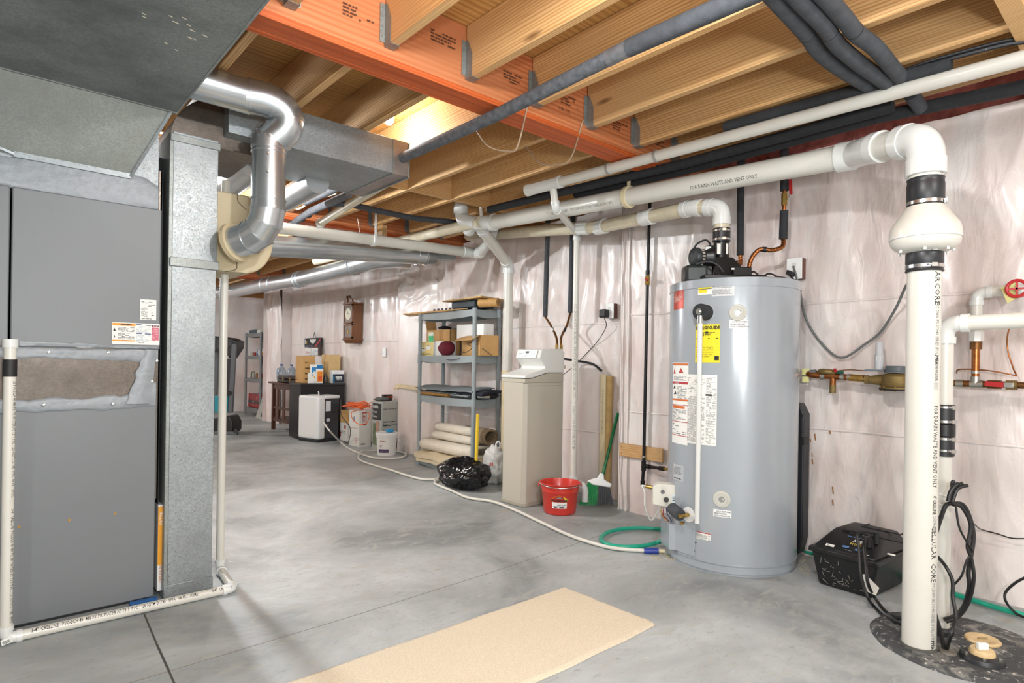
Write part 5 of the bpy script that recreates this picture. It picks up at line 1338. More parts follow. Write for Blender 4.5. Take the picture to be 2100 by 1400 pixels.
# ------------------------------------------------------------------ plastic shelves
def shelf_unit(X0, X1, Y0, Y1, levels, mat, name, label):
    t = thing(name, ((X0 + X1) / 2, (Y0 + Y1) / 2, 0), label, 'shelf', 'plastic shelving units')
    for i, z in enumerate(levels):
        b = B(); dip = .018; n = 14
        def skirt(p, q, nv):
            P = []
            for k in range(n + 1):
                u = k / n; dz = dip * math.sin(math.pi * u); c = V(p) + (V(q) - V(p)) * u; P += [(c.x, c.y, z), (c.x, c.y, max(0, z - .060 - dz)), (c.x + nv[0] * .006, c.y + nv[1] * .006, max(0, z - .060 - dz)), (c.x + nv[0] * .006, c.y + nv[1] * .006, z)]
            F = []
            for k in range(n):
                a, c = 4 * k, 4 * k + 4
                F += [(a, a + 1, c + 1, c), (a + 1, a + 2, c + 2, c + 1), (a + 2, a + 3, c + 3, c + 2), (a, c, c + 3, a + 3)]
            b.add(P, F)
        skirt((X0, Y0, z), (X0, Y1, z), (1, 0)); skirt((X1, Y0, z), (X1, Y1, z), (-1, 0)); skirt((X0, Y0, z), (X1, Y0, z), (0, 1)); skirt((X0, Y1, z), (X1, Y1, z), (0, -1))
        b.box(X0 + .004, Y0 + .004, z - .012, X1 - .004, Y1 - .004, z - .004)
        b.build('shelf_board', mat, t, smooth=30)
    zs_ = [0] + list(levels)
    for x, y in ((X0, Y0), (X0, Y1), (X1, Y0), (X1, Y1)):
        b = B(); 
        for k in range(len(zs_) - 1):
            b.cyl((x, y, zs_[k] + 0), (x, y, zs_[k + 1] - .02), .0205, n=16)
        b.build('post', mat, t)
        for z in levels:
            B().cyl((x, y, max(.001, z - .078)), (x, y, z + .012), .025, .0235, n=16).build('post_socket', mat, t)
    return t
SHX0 = onZ(857, 948).x; ya_ = onZ(857, 948).y; SHX0 = 3.47; ya_ = onX(858, 947, SHX0).y; yb_ = onX(970, 900, SHX0).y
dp = SHX0 + .30
zlev = lambda py: onX(968, py, SHX0).z
LV = [.165, zlev(833), zlev(735), zlev(637)]
LV = [.078, onX(968, 820, SHX0).z, onX(968, 729, SHX0).z, onX(968, 634, SHX0).z]
t = shelf_unit(SHX0, dp, yb_, ya_, LV, SHELFG, 'shelving_unit', 'grey plastic four-tier shelving unit left of the water softener')
SH = dict(x0=SHX0, x1=dp, y0=yb_, y1=ya_)
SF = 10.95; fa_ = onD(503, 845, 12.1)
FX0 = onX(503, 845, 3.88).x
fy1 = onX(503, 845, 3.88).y; fy0 = onX(533, 850, 3.88).y
FLV = [.15, onX(532, 777, 3.88).z, onX(532, 729, 3.88).z, onX(532, 682, 3.88).z]
t = shelf_unit(3.88, 4.2, fy0, fy1, FLV, SHELFD, 'shelving_unit', 'far dull grey plastic shelving unit in the recess beside the treadmill')

# boxes -----------------------------------------------------------------
def carton(name, label, x0, y0, z0, x1, y1, z1, mat, cat='box', rot=0, open_top=False, tape=True, group=None, flaps=(1, 1)):
    cx, cy = (x0 + x1) / 2, (y0 + y1) / 2; t = thing(name, (cx, cy, z0), label, cat, group)
    xf = Matrix.Translation((cx, cy, z0)) @ Matrix.Rotation(rot, 4, 'Z'); w, d, h = (x1 - x0) / 2, (y1 - y0) / 2, z1 - z0
    if not open_top:
        B().box(-w, -d, 0, w, d, h).build('carton', mat, t, xf=xf, bevel=.003)
        if tape: B().box(-w - .0008, -.022, h - .05, w + .0008, .022, h + .0008).build('tape_strip', M('b48c56', .35), t, xf=xf)
    else:
        b = B()
        for q in ((-w, -d, w, -d + .004), (-w, d - .004, w, d), (-w, -d, -w + .004, d), (w - .004, -d, w, d)): b.box(q[0], q[1], 0, q[2], q[3], h)
        b.box(-w, -d, 0, w, d, .004); b.build('carton', mat, t, xf=xf)
        if flaps[0]: B().hexa([(-w, -d, h), (-w, d, h), (-w + .004, d, h), (-w + .004, -d, h), (-w - .09, -d, h - .05), (-w - .09, d, h - .05), (-w - .086, d, h - .046), (-w - .086, -d, h - .046)]).build('flap', mat, t, xf=xf)
        if flaps[1]: B().hexa([(-w, d - .004, h), (w, d - .004, h), (w, d, h), (-w, d, h), (-w, d + .03, h + .10), (w, d + .03, h + .10), (w, d + .034, h + .10), (-w, d + .034, h + .10)]).build('flap', mat, t, xf=xf)
    t['_'] = 0; del t['_']
    return t, xf, w, d, h
def face_x(xf, w, d, h):    # the -X face, u to the right in view (towards -Y)
    o = xf @ V((-w, d, 0)); return plane(o, xf.to_3x3() @ V((0, -1, 0)), (0, 0, 1), .0015)
def face_y(xf, w, d, h):    # the -Y face, u towards +X
    o = xf @ V((-w, -d, 0)); return plane(o, xf.to_3x3() @ V((1, 0, 0)), (0, 0, 1), .0015)
def yat(px, X, py=760): return onX(px, py, X).y
def xat(px, Y, py=760): return onY(px, py, Y).x

# on the main shelf, second tier
S2 = LV[2]; S3 = LV[1]; S1 = LV[0]; S4 = LV[3]
Xf = SHX0 + .035
t, xf, w, d, h = carton('mug_box', 'small yellow and white box printed with two cups on the shelf', Xf, yat(888, Xf), S2, Xf + .17, yat(858, Xf), onX(870, 701, Xf).z, WHITE)
f = face_x(xf, w, d, h); rects(f, [(0, 0, d * 2, h)], M('e3cf8c', .6), t); g = lift(f, .001)
b = B()
for cx, cz, q in ((.32, .40, .17), (.66, .58, .19)):
    P = [g((cx + q * math.cos(a)) * d * 2, (cz + .8 * q * math.sin(a)) * h) for a in [math.pi * 2 * k / 16 for k in range(16)]]; b.add(P, [tuple(range(16))])
    b.add([g((cx - q * 1.2) * d * 2, (cz + q * .5) * h), g((cx + q * 1.2) * d * 2, (cz + q * .5) * h), g((cx + q * 1.1) * d * 2, (cz + q * .8) * h), g((cx - q * 1.1) * d * 2, (cz + q * .8) * h)], [(0, 1, 2, 3)])
b.build('cup_print', M('f1efe8', .5), t, smooth=0); microprint(f if False else g, d * .2, h * .03, d * 1.6, h * .16, 3, M('7d7c3c', .7), t)
t, xf, w, d, h = carton('white_box', 'plain white box beside the cup box on the shelf', Xf + .015, yat(903, Xf) , S2, Xf + .19, yat(889, Xf), onX(870, 700, Xf).z, WHITE, tape=False)
Xb = SHX0 + .12
t, xf, w, d, h = carton('cardboard_box', 'open cardboard box with a green label behind the cup box', Xb + .04, yat(922, Xb + .04), S2, Xb + .17, yat(874, Xb + .04), onX(890, 676, Xb).z, CARD, open_top=True, flaps=(0, 1))
f = face_x(xf, w, d, h); rects(f, [(d * .18, h * .40, d * .62, h * .92)], M('d9e4d6', .5), t, 'label_sticker'); rects(lift(f, .001), [(d * .2, h * .42, d * .6, h * .78)], M('35c077', .5), t)
o = B().lathe([(0, 0), (.05, .004), (.06, .03), (.03, .055), (0, .06)], onX(912, 675, Xb + .12), n=16).build('black_cloth', M('1a1820', .9, 0, .2, 40, .8, 60)); o.scale = (1, 1.6, .6); tag(o, 'dark cloth heap sticking out of the open cardboard box', 'cloth')
Xc = SHX0 + .07
t, xf, w, d, h = carton('cardboard_box', 'brown cardboard box with open flaps at the right of the shelf tier', Xc, yat(998, Xc), S2, Xc + .19, yat(938, Xc), onX(965, 688, Xc).z, CARD, open_top=True, rot=-.25, flaps=(1, 0))
f = face_x(xf, w, d, h); microprint(f, d * .2, h * .12, d * .5, h * .16, 3, M('8a6a40', .8), t, .6)
t, xf, w, d, h = carton('white_carton', 'crumpled white carton on top of the open cardboard box', Xc + .04, yat(984, Xc), onX(960, 688, Xc).z - .03, Xc + .15, yat(938, Xc + .04), onX(960, 664, Xc).z, WHITE, rot=.1, tape=False)
b = B(); c = onX(913, 722, Xf - .005); pr = [(0, -.075), (.05, -.07), (.078, -.03), (.080, .0), (.068, .045), (.035, .065), (0, .068)]
b.lathe(pr, (c.x + .02, c.y, S2 + .076), n=20); vs = b.v
b.v = [p + V((mn.noise(p * 22), mn.noise(p * 22 + V((5, 0, 0))), mn.noise(p * 22 + V((0, 7, 0))) * .4)) * .022 for p in vs]
o = b.build('red_cloth', M('6d1f30', .85, 0, .2, 40, .6, 90), smooth=180); tag(o, 'crumpled dark red cloth bag on the shelf between the boxes', 'cloth')
wire('black_cable', [onX(910, 735, Xf - .02), onX(925, 738, Xf - .05), onX(945, 733, Xf - .03), onX(935, 722, Xf), onX(955, 722, Xf), onX(968, 712, Xf - .02), onX(958, 705, Xf - .02), onX(972, 703, Xf), onX(990, 715, Xf), onX(1008, 728, Xf + .03)], .003, CORD, 'thin black cable trailing over the shelf edge beside the brown box', 'cable')
# top tier: boards, roll
def slab(name, label, P, th, mat, cat):
    o = B().prism(P, (0, 0, th)).build(name, mat, bevel=.001); return tag(o, label, cat)
zt_ = S4 + .012
A = onX(825, 643, 3.43); 
slab('particle_board', 'long thin particle board on top of the shelf, sticking out left', [(3.46, yat(826, 3.46, 640), zt_), (3.50, yat(965, 3.5, 640) + .05, zt_), (3.72, yat(965, 3.72, 640), zt_), (3.70, yat(840, 3.7, 640), zt_)], .010, BOARDW, 'board')
slab('wood_strip', 'thin orange wood strip under the particle board on the shelf top', [(3.445, yat(930, 3.45, 640), S4 + .001), (3.445, yat(850, 3.45, 640), S4 + .001), (3.475, yat(850, 3.475, 640), S4 + .001), (3.475, yat(930, 3.475, 640), S4 + .001)], .010, CARD, 'board')
zz0_ = onX(985, 612, 3.5).z
p_ = [onX(907, 618, 3.46), onX(987, 607, 3.40), onX(1030, 614, 3.62), onX(935, 626, 3.80)]
slab('particle_board', 'square particle board lying highest on the shelf top', [(p_[0].x, p_[0].y, zz0_), (3.42, onX(987, 607, 3.42).y, zz0_), (3.80, onX(1036, 612, 3.8).y, zz0_), (3.82, p_[0].y - .1, zz0_)], .014, M('c2a06c', .8, 0, .2, 60), 'board')
o = B()
for k in range(5):
    q = onX(884 + 8 * k, 636, 3.455); o.obox((3.495, q.y, zt_ + .0195), (.004, 0, 0), (0, .016, 0), (0, 0, .009))
o = o.build('black_clips', BLACKM); tag(o, 'row of small black clips lying on the particle board edge', 'clip')
o = B().box(3.50, yb_ + .05, zt_ + .012, 3.75, yb_ + .42, zz0_ - .002).build('folded_tarp', M('2f3b44', .6, 0, .3, 30, .6, 40), bevel=.012); tag(o, 'dark blue folded tarp between the boards on the shelf top', 'tarp')
b = B(); q0 = onX(1016, 632, 3.55); ax = V((.35, -.94, 0)).normalized()
for r in (.040, .031, .022): b.lathe([(r, -.17), (r + .002, -.17), (r + .002, .03), (r, .03)], (q0.x, q0.y, S4 + .055), ax, 26)
o = b.build('paper_roll', M('b98f55', .6, 0, .15, 30)); tag(o, 'rolled tan vinyl sheet on the shelf top right end', 'roll')
# third tier: folded mats, rolled bamboo blind, bags
def crumple(name, label, c, s, mat, seed, amp=.25, cat='cloth', fr=9, seg=(26, 14)):
    b = B(); P = []; nu, nv = seg
    for j in range(nv + 1):
        ph = math.pi * j / nv
        for i in range(nu):
            th = 2 * math.pi * i / nu; d = V((math.sin(ph) * math.cos(th), math.sin(ph) * math.sin(th), -math.cos(ph)))
            k = 1 + amp * mn.noise(d * 2.2 + V((seed, 0, 0))) + amp * .5 * (1 - abs(mn.noise(d * fr * .6 + V((0, seed, 0)))) * 2)
            q = V((d.x * s[0] * k, d.y * s[1] * k, max(d.z, -.75) * s[2] * k)); P.append(q)
    zmin = min(p.z for p in P)
    F = [(j * nu + i, j * nu + (i + 1) % nu, (j + 1) * nu + (i + 1) % nu, (j + 1) * nu + i) for j in range(nv) for i in range(nu)]
    b.add([V(c) + p - V((0, 0, zmin)) for p in P], F)
    o = b.build(name, mat, smooth=180); return tag(o, label, cat)
z3 = S3
def layer(name, label, y0, y1, x0, x1, z, th, mat, seed, sag=0.0, cat='mat', am=.012):
    b = B(); nu, nv = 24, 8
    def top(u, v): 
        y = y0 + (y1 - y0) * u; x = x0 + (x1 - x0) * v + .02 * mn.noise(V((u * 4, seed, 0)))
        return V((x, y, z + th + am * mn.noise(V((u * 5, v * 3, seed))) - sag * (1 - v) ** 3))
    us = [i / nu for i in range(nu + 1)]; vs = [i / nv for i in range(nv + 1)]
    P = [top(u, v) for v in vs for u in us] + [top(u, v) - V((0, 0, th)) for v in vs for u in us]
    n = nu + 1; N = n * (nv + 1); F = []
    for j in range(nv):
        for i in range(nu):
            a = j * n + i; F += [(a, a + 1, a + n + 1, a + n), (N + a, N + a + n, N + a + n + 1, N + a + 1)]
    for i in range(nu): F += [(i, N + i, N + i + 1, i + 1), (nv * n + i, nv * n + i + 1, N + nv * n + i + 1, N + nv * n + i)]
    for j in range(nv): F += [(j * n, (j + 1) * n, N + (j + 1) * n, N + j * n), (j * n + nu, N + j * n + nu, N + (j + 1) * n + nu, (j + 1) * n + nu)]
    b.add(P, F); o = b.build(name, mat, smooth=60); return tag(o, label, cat)
X_ = SHX0
o = B().tube([(X_ + .03, yat(858, X_ + .03, 815), z3 + .030), (X_ + .04, yat(920, X_ + .03, 825), z3 + .026)], .026, 16).build('bamboo_roll', M('a77c3e', .6, 0, .25, 60)); tag(o, 'small rolled bamboo blind at the front of the mat tier', 'blind')
layer('car_mat', 'lower folded grey car mat on the third shelf tier', yat(935, X_, 820), yat(862, X_, 815), X_ + .0, X_ + .24, z3 + .055, .008, M('6f777b', .9, 0, .1, 40), 3, .015)
layer('car_mat', 'dark blue cloth between the grey car mats on the shelf', yat(1003, X_ + .1, 815), yat(880, X_ + .05, 815), X_ + .02, X_ + .27, z3 + .066, .026, M('262a36', .9, 0, .2, 40), 8, .02)
layer('car_mat', 'large light grey car mat on top of the folded mats', yat(990, X_ + .1, 800), yat(853, X_ - .02, 800), X_ - .03, X_ + .25, z3 + .100, .010, M('7e878b', .9, 0, .08, 40), 5, .03)
crumple('dark_bag', 'dark blue cloth bag at the right end of the mat tier', (X_ + .16, yb_ + .05, z3), (.12, .12, .055), M('23252e', .8, 0, .2, 30), 4)
layer('car_mat', 'small grey mat folded in front on the mat tier', yat(962, X_ + .02, 825), yat(925, X_ + .02, 822), X_ + .0, X_ + .12, z3 + .035, .008, M('8b9296', .9), 12, .01)
wire('steel_tube', [(X_ + .03, yat(975, X_, 825), z3 + .03), (X_ + .06, yat(998, X_ + .03, 822), z3 + .035)], .012, STEEL, 'short shiny tube end on the mat tier beside the post', 'tube')
# bottom tier: carpets
def roll(name, label, y0, y1, x, z, r, mat, squish=1.0, turns=2.2):
    b = B(); n = 46; P = []
    for k in range(n):
        a = -.4 + 2 * math.pi * turns * k / n; rr = r * (1 - .30 * k / n)
        P.append((x + math.cos(a) * rr, z + math.sin(a) * rr * squish))
    th = .010; V_ = []; 
    ny = 10
    for j in range(ny + 1):
        y = y0 + (y1 - y0) * j / ny
        for k in range(n):
            px, pz = P[k]; w_ = .004 * mn.noise(V((k * .3, y * 8, z)))
            V_.append((px + w_, y + .006 * mn.noise(V((k * .5, j, 1))), pz + w_))
    F = [(j * n + k, j * n + k + 1, (j + 1) * n + k + 1, (j + 1) * n + k) for j in range(ny) for k in range(n - 1)]
    b.add(V_, F); o = b.build(name, mat, smooth=50, thick=.014); return tag(o, label, 'carpet', 'rolled carpet remnants on the bottom shelf')
zb0 = S1 + .012
cy0, cy1 = yb_ + .01, ya_ - .02
layer('carpet_piece', 'lowest tan carpet piece hanging over the bottom shelf', yb_ + .03, ya_ - .02, X_ - .045, X_ + .26, zb0 - .005, .030, CARPET, 2, .03, 'carpet', .014)
layer('carpet_piece', 'wavy tan carpet piece under the cream fold on the shelf', yb_ - .01, ya_ - .0, X_ - .055, X_ + .26, zb0 + .040, .045, CARPET, 9, .035, 'carpet', .02)
def fold(name, label, y0, y1, x0, x1, z0, z1, mat):
    b = B(); h = (z1 - z0) / 2; prof = []
    for k in range(11):
        a = math.pi * (.5 + k / 10); prof.append((x0 + h + math.cos(a) * h, z0 + h + math.sin(a) * h))
    prof = [(x1, z1)] + prof + [(x1, z0)]
    n = len(prof); ny = 14; P = []
    for j in range(ny + 1):
        y = y0 + (y1 - y0) * j / ny
        for x, z in prof: P.append((x + .012 * mn.noise(V((y * 5, z * 4, 1))), y, z + .008 * mn.noise(V((y * 6, x * 4, 4)))))
    b.add(P, [(j * n + k, j * n + k + 1, (j + 1) * n + k + 1, (j + 1) * n + k) for j in range(ny) for k in range(n - 1)])
    o = b.build(name, mat, smooth=60, thick=.022); return tag(o, label, 'carpet')
fold('carpet_piece', 'thick cream carpet folded over across the bottom shelf', yb_ + .02, ya_ - .04, X_ - .01, X_ + .27, zb0 + .092, zb0 + .185, CARPETL)
roll('carpet_roll', 'lower of two stacked beige carpet rolls on the bottom shelf', yb_ + .08, ya_ - .16, X_ + .10, zb0 + .240, .050, CARPETL, .72)
roll('carpet_roll', 'upper of two stacked beige carpet rolls on the bottom shelf', yb_ + .10, ya_ - .18, X_ + .12, zb0 + .325, .048, CARPETL, .8)
roll('carpet_roll', 'brown backed carpet roll end at the right of the bottom shelf', yb_ - .03, yb_ + .35, X_ + .19, zb0 + .285, .092, CARPETB, .85)
# wooden strip sticking out to the left at mid height
a = onX(813, 790, FW - .07); c = onX(862, 797, FW - .1)
o = B().bar(a, c, .03, .042).build('wall_batten', M('d9c9a6', .7, 0, .1, 20)); tag(o, 'short pale wood batten sticking out left of the shelf', 'batten')
wire('batten_string', [a, a + V((-.0, .02, -.03)), a + V((-.02, .03, -.045)), a + V((.0, -.02, -.04)), a + V((0, -.05, -.03))], .004, M('c9a76a', .8), 'frayed tan string around the batten end', 'string')

# ------------------------------------------------------------------ things on the floor
# black bag with yellow handle
bc = onZ(962, 1005)
tb_ = crumple('rubbish_bag', 'shiny black rubbish bag on the floor in front of the shelf', (bc.x + .02, bc.y + .10, 0), (.185, .255, .13), M('0f0f11', .18, 0, .1, 30, .5, 30), 3, .22, 'bag', 16, (72, 40))
yh = onZ(980, 978); dd_ = (V((bc.x, bc.y, 0)) - CAM).dot(FWD) + .02
a = onD(976, 957, dd_); c = onD(980, 850, dd_)
o = B().tube([a + (a - c) * .3, a, c, c + V((0, 0, .006))], [.0145, .0145, .0145, .009], 16).build('yellow_handle', M('e2bf2c', .4)); tag(o, 'yellow rounded wooden handle standing up out of the black bag', 'handle')
wb = onZ(1014, 990)
o = crumple('carrier_bag', 'knotted white plastic bag between the black bag and softener', (wb.x + .0, wb.y, 0), (.09, .11, .17), M('d9dad6', .35, 0, .05, 20, .5, 30, trans=.15), 6, .25, 'bag', 14, (44, 26))
hz = onD(1022, 905, (wb - CAM).dot(FWD)); B().tube(spline([onD(1018, 930, (wb - CAM).dot(FWD)), onD(1017, 912, (wb - CAM).dot(FWD)), hz, onD(1026, 912, (wb - CAM).dot(FWD)), onD(1022, 930, (wb - CAM).dot(FWD))], 5), .008, 8).build('bag_handle', WHITE, o)
fn = plane(onD(1004, 955, (wb - CAM).dot(FWD) - .12), RGT0, (0, 0, 1)); rects(fn, [(0, 0, .012, .03), (.018, 0, .03, .03)], M('c43b35', .5), o)
# red bucket
bk = onZ(1150, 1057); D0 = (bk - CAM).dot(FWD); rb_ = onD(1183, 1045, D0 + .12); Rb = .118; Rt = .146
bcx = bk + V((FWD.x, FWD.y, 0)) * .10; hb = onD(1150, 1000, D0 + .05).z + .0
hb = .225
tbk = thing('bucket', (bcx.x, bcx.y, 0), 'red plastic bucket with wire handle and yellow sticker', 'bucket')
REDB = M('d0382c', .35, 0, .03, 10, coat=.2)
b = B().lathe([(0, .006), (Rb - .006, .004), (Rb, .014), (Rt - .012, hb - .062), (Rt - .010, hb - .060), (Rt - .009, hb - .035), (Rt - .003, hb - .033), (Rt - .002, hb - .012), (Rt + .006, hb - .006), (Rt + .006, hb), (Rt - .004, hb), (Rt - .012, hb - .02), (Rb - .006, .022), (0, .020)], (bcx.x, bcx.y, 0), n=56, cap=False)
b.build('pail', REDB, tbk, smooth=40)
hx = RGT0 * (Rt + .012); C0 = V((bcx.x, bcx.y, hb - .006)); pts = []
for k in range(17):
    a = math.pi * k / 16; pts.append(C0 + hx * math.cos(a) * 1.0 - FWD * math.sin(a) * (Rt + .012) + V((0, 0, .008 - .020 * math.sin(a))))
B().tube(pts, .0035, 8).build('wire_handle', STEEL, tbk)
for s_ in (-1, 1): B().obox(C0 + hx * s_ * .98 + V((0, 0, -.012)), RGT0 * .006, FWD * .014, V((0, 0, .014))).build('handle_ear', REDB, tbk, bevel=.003)
th0 = math.atan2(-bcx.y, -bcx.x) ; 
def bf(x, y):
    z = .055 + y; rr = Rb + (Rt - .012 - Rb) * (z - .014) / (hb - .076) + .0015; a = th0 + x / Rb - .02
    return V((bcx.x + rr * math.cos(a), bcx.y + rr * math.sin(a), z))
b = B().add([bf(*q) for q in ((-.046, .045), (.046, .045), (.060, .062), (.03, .086), (0, .094), (-.03, .086), (-.060, .062))], [(0, 1, 2, 3, 4, 5, 6)]); b.build('label_sticker', M('e5c63a', .5), tbk, smooth=0)
b2 = lambda x, y: bf(x, y) + (V((bf(x, y).x - bcx.x, bf(x, y).y - bcx.y, 0)).normalized() * .0012)
b3 = lambda x, y: bf(x, y) + (V((bf(x, y).x - bcx.x, bf(x, y).y - bcx.y, 0)).normalized() * .0022)
B().patch(b2, [-.05 + .01 * k for k in range(11)], [.0, .045]).build('label_sticker', PAPER, tbk)
txt('WORKHORSE', .021, lambda x, y: b3(x - .057, y + .050), INK, tbk, squash=.83, bold=.0009)
b = B().add([b3(*q) for q in ((-.03, .070), (.03, .070), (.0, .086))], [(0, 1, 2)]); b.build('emblem', M('8a9092', .5), tbk, smooth=0)
microprint(b3, -.04, .012, .08, .024, 2, M('24406e', .5), tbk); rects(b3, [(-.035, .002, -.015, .016), (.0, .002, .03, .014)], INKG, tbk)
# broom
tbr = thing('broom', onZ(1222, 1038), 'green handled angle broom with green and grey bristles leaning on the wall', 'broom')
g0_ = onD(1235, 978, 4.62); gt = onD(1267, 848, 4.74)
B().tube([g0_, gt, gt + (gt - g0_).normalized() * .006], [.0125, .0125, .008], 14).build('handle', M('0f6a3c', .35), tbr)
hd = onD(1229, 990, 4.60); hr = V((RGT0.x, RGT0.y, 0))
b = B(); up = (gt - g0_).normalized(); rt = (hr - up * hr.dot(up)).normalized(); nn = rt.cross(up)
poly = [hd + up * a + rt * c for a, c in ((.075, -.014), (.075, .016), (.035, .028), (.018, .095), (-.012, .088), (-.028, -.045), (-.012, -.095), (.018, -.055), (.035, -.022))]
b.prism([p - nn * .017 for p in poly], nn * .034); b.build('broom_head', WHITE, tbr, bevel=.008, seg=3)
for half, mt in ((0, M('1f9a55', .6, 0, .2, 90)), (1, M('55585c', .7, 0, .3, 90))):
    b = B(); 
    for k in range(150):
        u = random.random() * .5 + .5 * half; base = hd + rt * (-.085 + .165 * u) + up * (-.018 + .018 * u) + nn * random.uniform(-.014, .014)
        tip = hd + rt * (-.155 + .27 * u + random.uniform(-.005, .005)) + nn * random.uniform(-.022, .022); tip.z = .006 + random.random() * .006 + .012 * u
        b.cyl(base, tip, .0016, .0012, n=4, cap=False)
    o = b.build('bristles', mt, tbr, smooth=0); o['kind'] = 'stuff'; o['label'] = 'green bristles' if not half else 'dark grey bristles'
# hoses
HG = M('1fa487', .35, 0, .05, 20); HW = M('d9d7cd', .35, 0, .04, 12)
z_ = .016
wp = [(700, 905), (722, 922), (752, 932), (783, 940), (815, 940), (832, 932), (822, 924), (795, 922)]
pts = [onD(664, 866, 7.62), onD(675, 882, 7.3)] + [onZ(x, y, z_) for x, y in ((697, 905), (715, 919), (740, 930), (765, 938), (800, 940), (826, 937), (832, 930), (815, 925), (790, 923), (760, 924), (742, 930), (735, 938), (742, 945), (765, 953), (800, 963), (830, 973), (865, 982), (897, 983), (892, 991), (925, 1005), (960, 1020), (1010, 1028), (1060, 1047), (1115, 1073), (1165, 1096), (1215, 1113), (1262, 1124), (1326, 1129))]
for i in (8, 9, 10): pts[i + 2].z = z_
pts[12].z = .045; pts[13].z = .02
o = tag(B().tube(spline(pts, 6), .0105, 12).build('white_hose', HW), 'long white garden hose snaking from the dehumidifier across the floor', 'hose')
B().tube(spline([onZ(890, 984, z_), onZ(905, 978, z_ + .01), onZ(925, 984, z_)], 5), .0105, 10).build('hose_loop', HW, o)
B().cyl(onZ(1321, 1129, .018), onZ(1350, 1129, .02), .0165, n=16).build('blue_sleeve', M('2a3f96', .4), o)
B().cyl(onZ(1350, 1129, .02), onZ(1364, 1130, .022), .011, n=14).build('hose_end', PVCY, o)
g = [onZ(x, y, z_ + .003) for x, y in ((1400, 1093), (1375, 1087), (1330, 1083), (1290, 1083), (1256, 1088), (1236, 1098), (1234, 1108), (1250, 1117), (1280, 1121), (1318, 1119), (1345, 1113))]
g += [onD(1363, 1106, g[-1].dot(V((FWD.x, FWD.y, 0))) - .03)]
tag(B().tube(spline(g, 7), .0125, 12).build('green_hose', HG), 'green hose looping on the floor left of the water heater', 'hose')
B().cyl(g[-1], g[-1] + (g[-1] - g[-2]).normalized() * .03, .013, n=12).build('hose_nut', BRASS, bpy.data.objects['green_hose'])
tag(wire('green_hose', [onZ(x, y, z_) for x, y in ((1560, 1105), (1640, 1128), (1668, 1135), (1760, 1160), (1850, 1183), (1930, 1210), (1960, 1219), (2010, 1235), (2060, 1250), (2120, 1266), (2200, 1290))], .0125, HG), 'green hose along the wall foot behind the sump cover', 'hose')
tag(wire('black_tube', [onZ(x, y, .008) for x, y in ((1920, 1198), (1960, 1204), (2010, 1219), (2060, 1231), (2130, 1248))], .006, CORD), 'thin dark tube lying along the wall foot at far right', 'tube')
b = B(); rr = random.Random(3)
for k in range(70):
    c = onZ(rr.uniform(1335, 1400), rr.uniform(1128, 1150), .0); s_ = rr.uniform(.003, .009)
    b.lathe([(0, 0), (s_, 0), (s_ * .7, s_ * .6), (0, s_ * .7)], c, n=5)
for k in range(60):
    c = onZ(rr.uniform(1640, 1662), rr.uniform(1120, 1180), .0); s_ = rr.uniform(.002, .006)
    b.lathe([(0, 0), (s_, 0), (s_ * .7, s_ * .6), (0, s_ * .7)], c, n=5)
o = b.build('mineral_crumbs', M('b3a88c', .9)); tag(o, 'pale crumbs of scale and dirt around the heater foot', 'debris', kind='stuff')
# rug remnant
b = B(); nu, nv = 150, 52
def rg(u, v):
    x = .45 + (2.145 - .45) * u; y = 1.476 + (2.01 - 1.476) * v
    y += .01 * mn.noise(V((x * 4, v, 2))) * (1 if v < .5 else .4); x += (.012 * mn.noise(V((y * 16, u, 2))) if u > .5 else 0)
    e = min(u * nu, (1 - u) * nu, v * nv, (1 - v) * nv) < .5
    return (x, y, .0005 if e else .012 + .0016 * mn.noise(V((x * 60, y * 60, 0))))
b.patch(rg, [i / nu for i in range(nu + 1)], [j / nv for j in range(nv + 1)])
o = b.build('carpet_remnant', M('ded1ba', .97, 0, .12, 160, .9, 300), smooth=180); tag(o, 'rectangular cream carpet remnant lying on the concrete floor', 'carpet')
# ------------------------------------------------------------------ sump cover and right side plumbing
SC = V((2.925, .585, 0)); SR = .305
tl_ = thing('sump_cover', SC, 'round dark grey sump cover with tan access caps, stained with dried sealant', 'sump cover')
def sump():
    m, nt, bs = nmat('sump_cover_plastic'); vec = coords(nt)
    f = ramp(nt, noise(nt, vec, 9, 6, .7, .8), .50, .66)
    f2 = ramp(nt, noise(nt, vec, 46, 4, .7), .60, .68)
    a = mixcol(nt, lin('3c3e40'), lin('83827c'), f); c = mixcol(nt, a, lin('c9c8c2'), f2)
    nt.links.new(c, bs.inputs['Base Color']); bs.inputs['Roughness'].default_value = .7
    bump(nt, bs, noise(nt, vec, 30, 5), .5, .004); return m
SM = sump()
b = B(); n = 90; prof = [(SR + .012, 0), (SR + .004, .010), (SR - .006, .016), (SR - .03, .017), (0, .018)]; P = []
for r, h in prof:
    for i in range(n):
        t = 2 * math.pi * i / n; k = 1 + (.022 * mn.noise(V((math.cos(t) * 4, math.sin(t) * 4, 1))) if r > SR else .006 * mn.noise(V((math.cos(t) * 6, math.sin(t) * 6, 1))))
        P.append(SC + V((math.cos(t) * r * k, math.sin(t) * r * k, h)))
b.add(P, [(j * n + i, j * n + (i + 1) % n, (j + 1) * n + (i + 1) % n, (j + 1) * n + i) for j in range(4) for i in range(n)])
b.build('cover', SM, tl_, smooth=35)
TAN = M('d3b98a', .5, 0, .12, 40)
c = onZ(2015, 1313, .018)
B().lathe([(0, .006), (.045, .006), (.050, .009), (.056, .009), (.060, .005), (.060, 0)], c, n=36).build('access_cap', TAN, tl_)
B().obox(c + V((0, 0, .0085)), RGT0 * .018, FWD * .004, V((0, 0, .0025))).build('cap_slot', M('9a8862', .6), tl_)
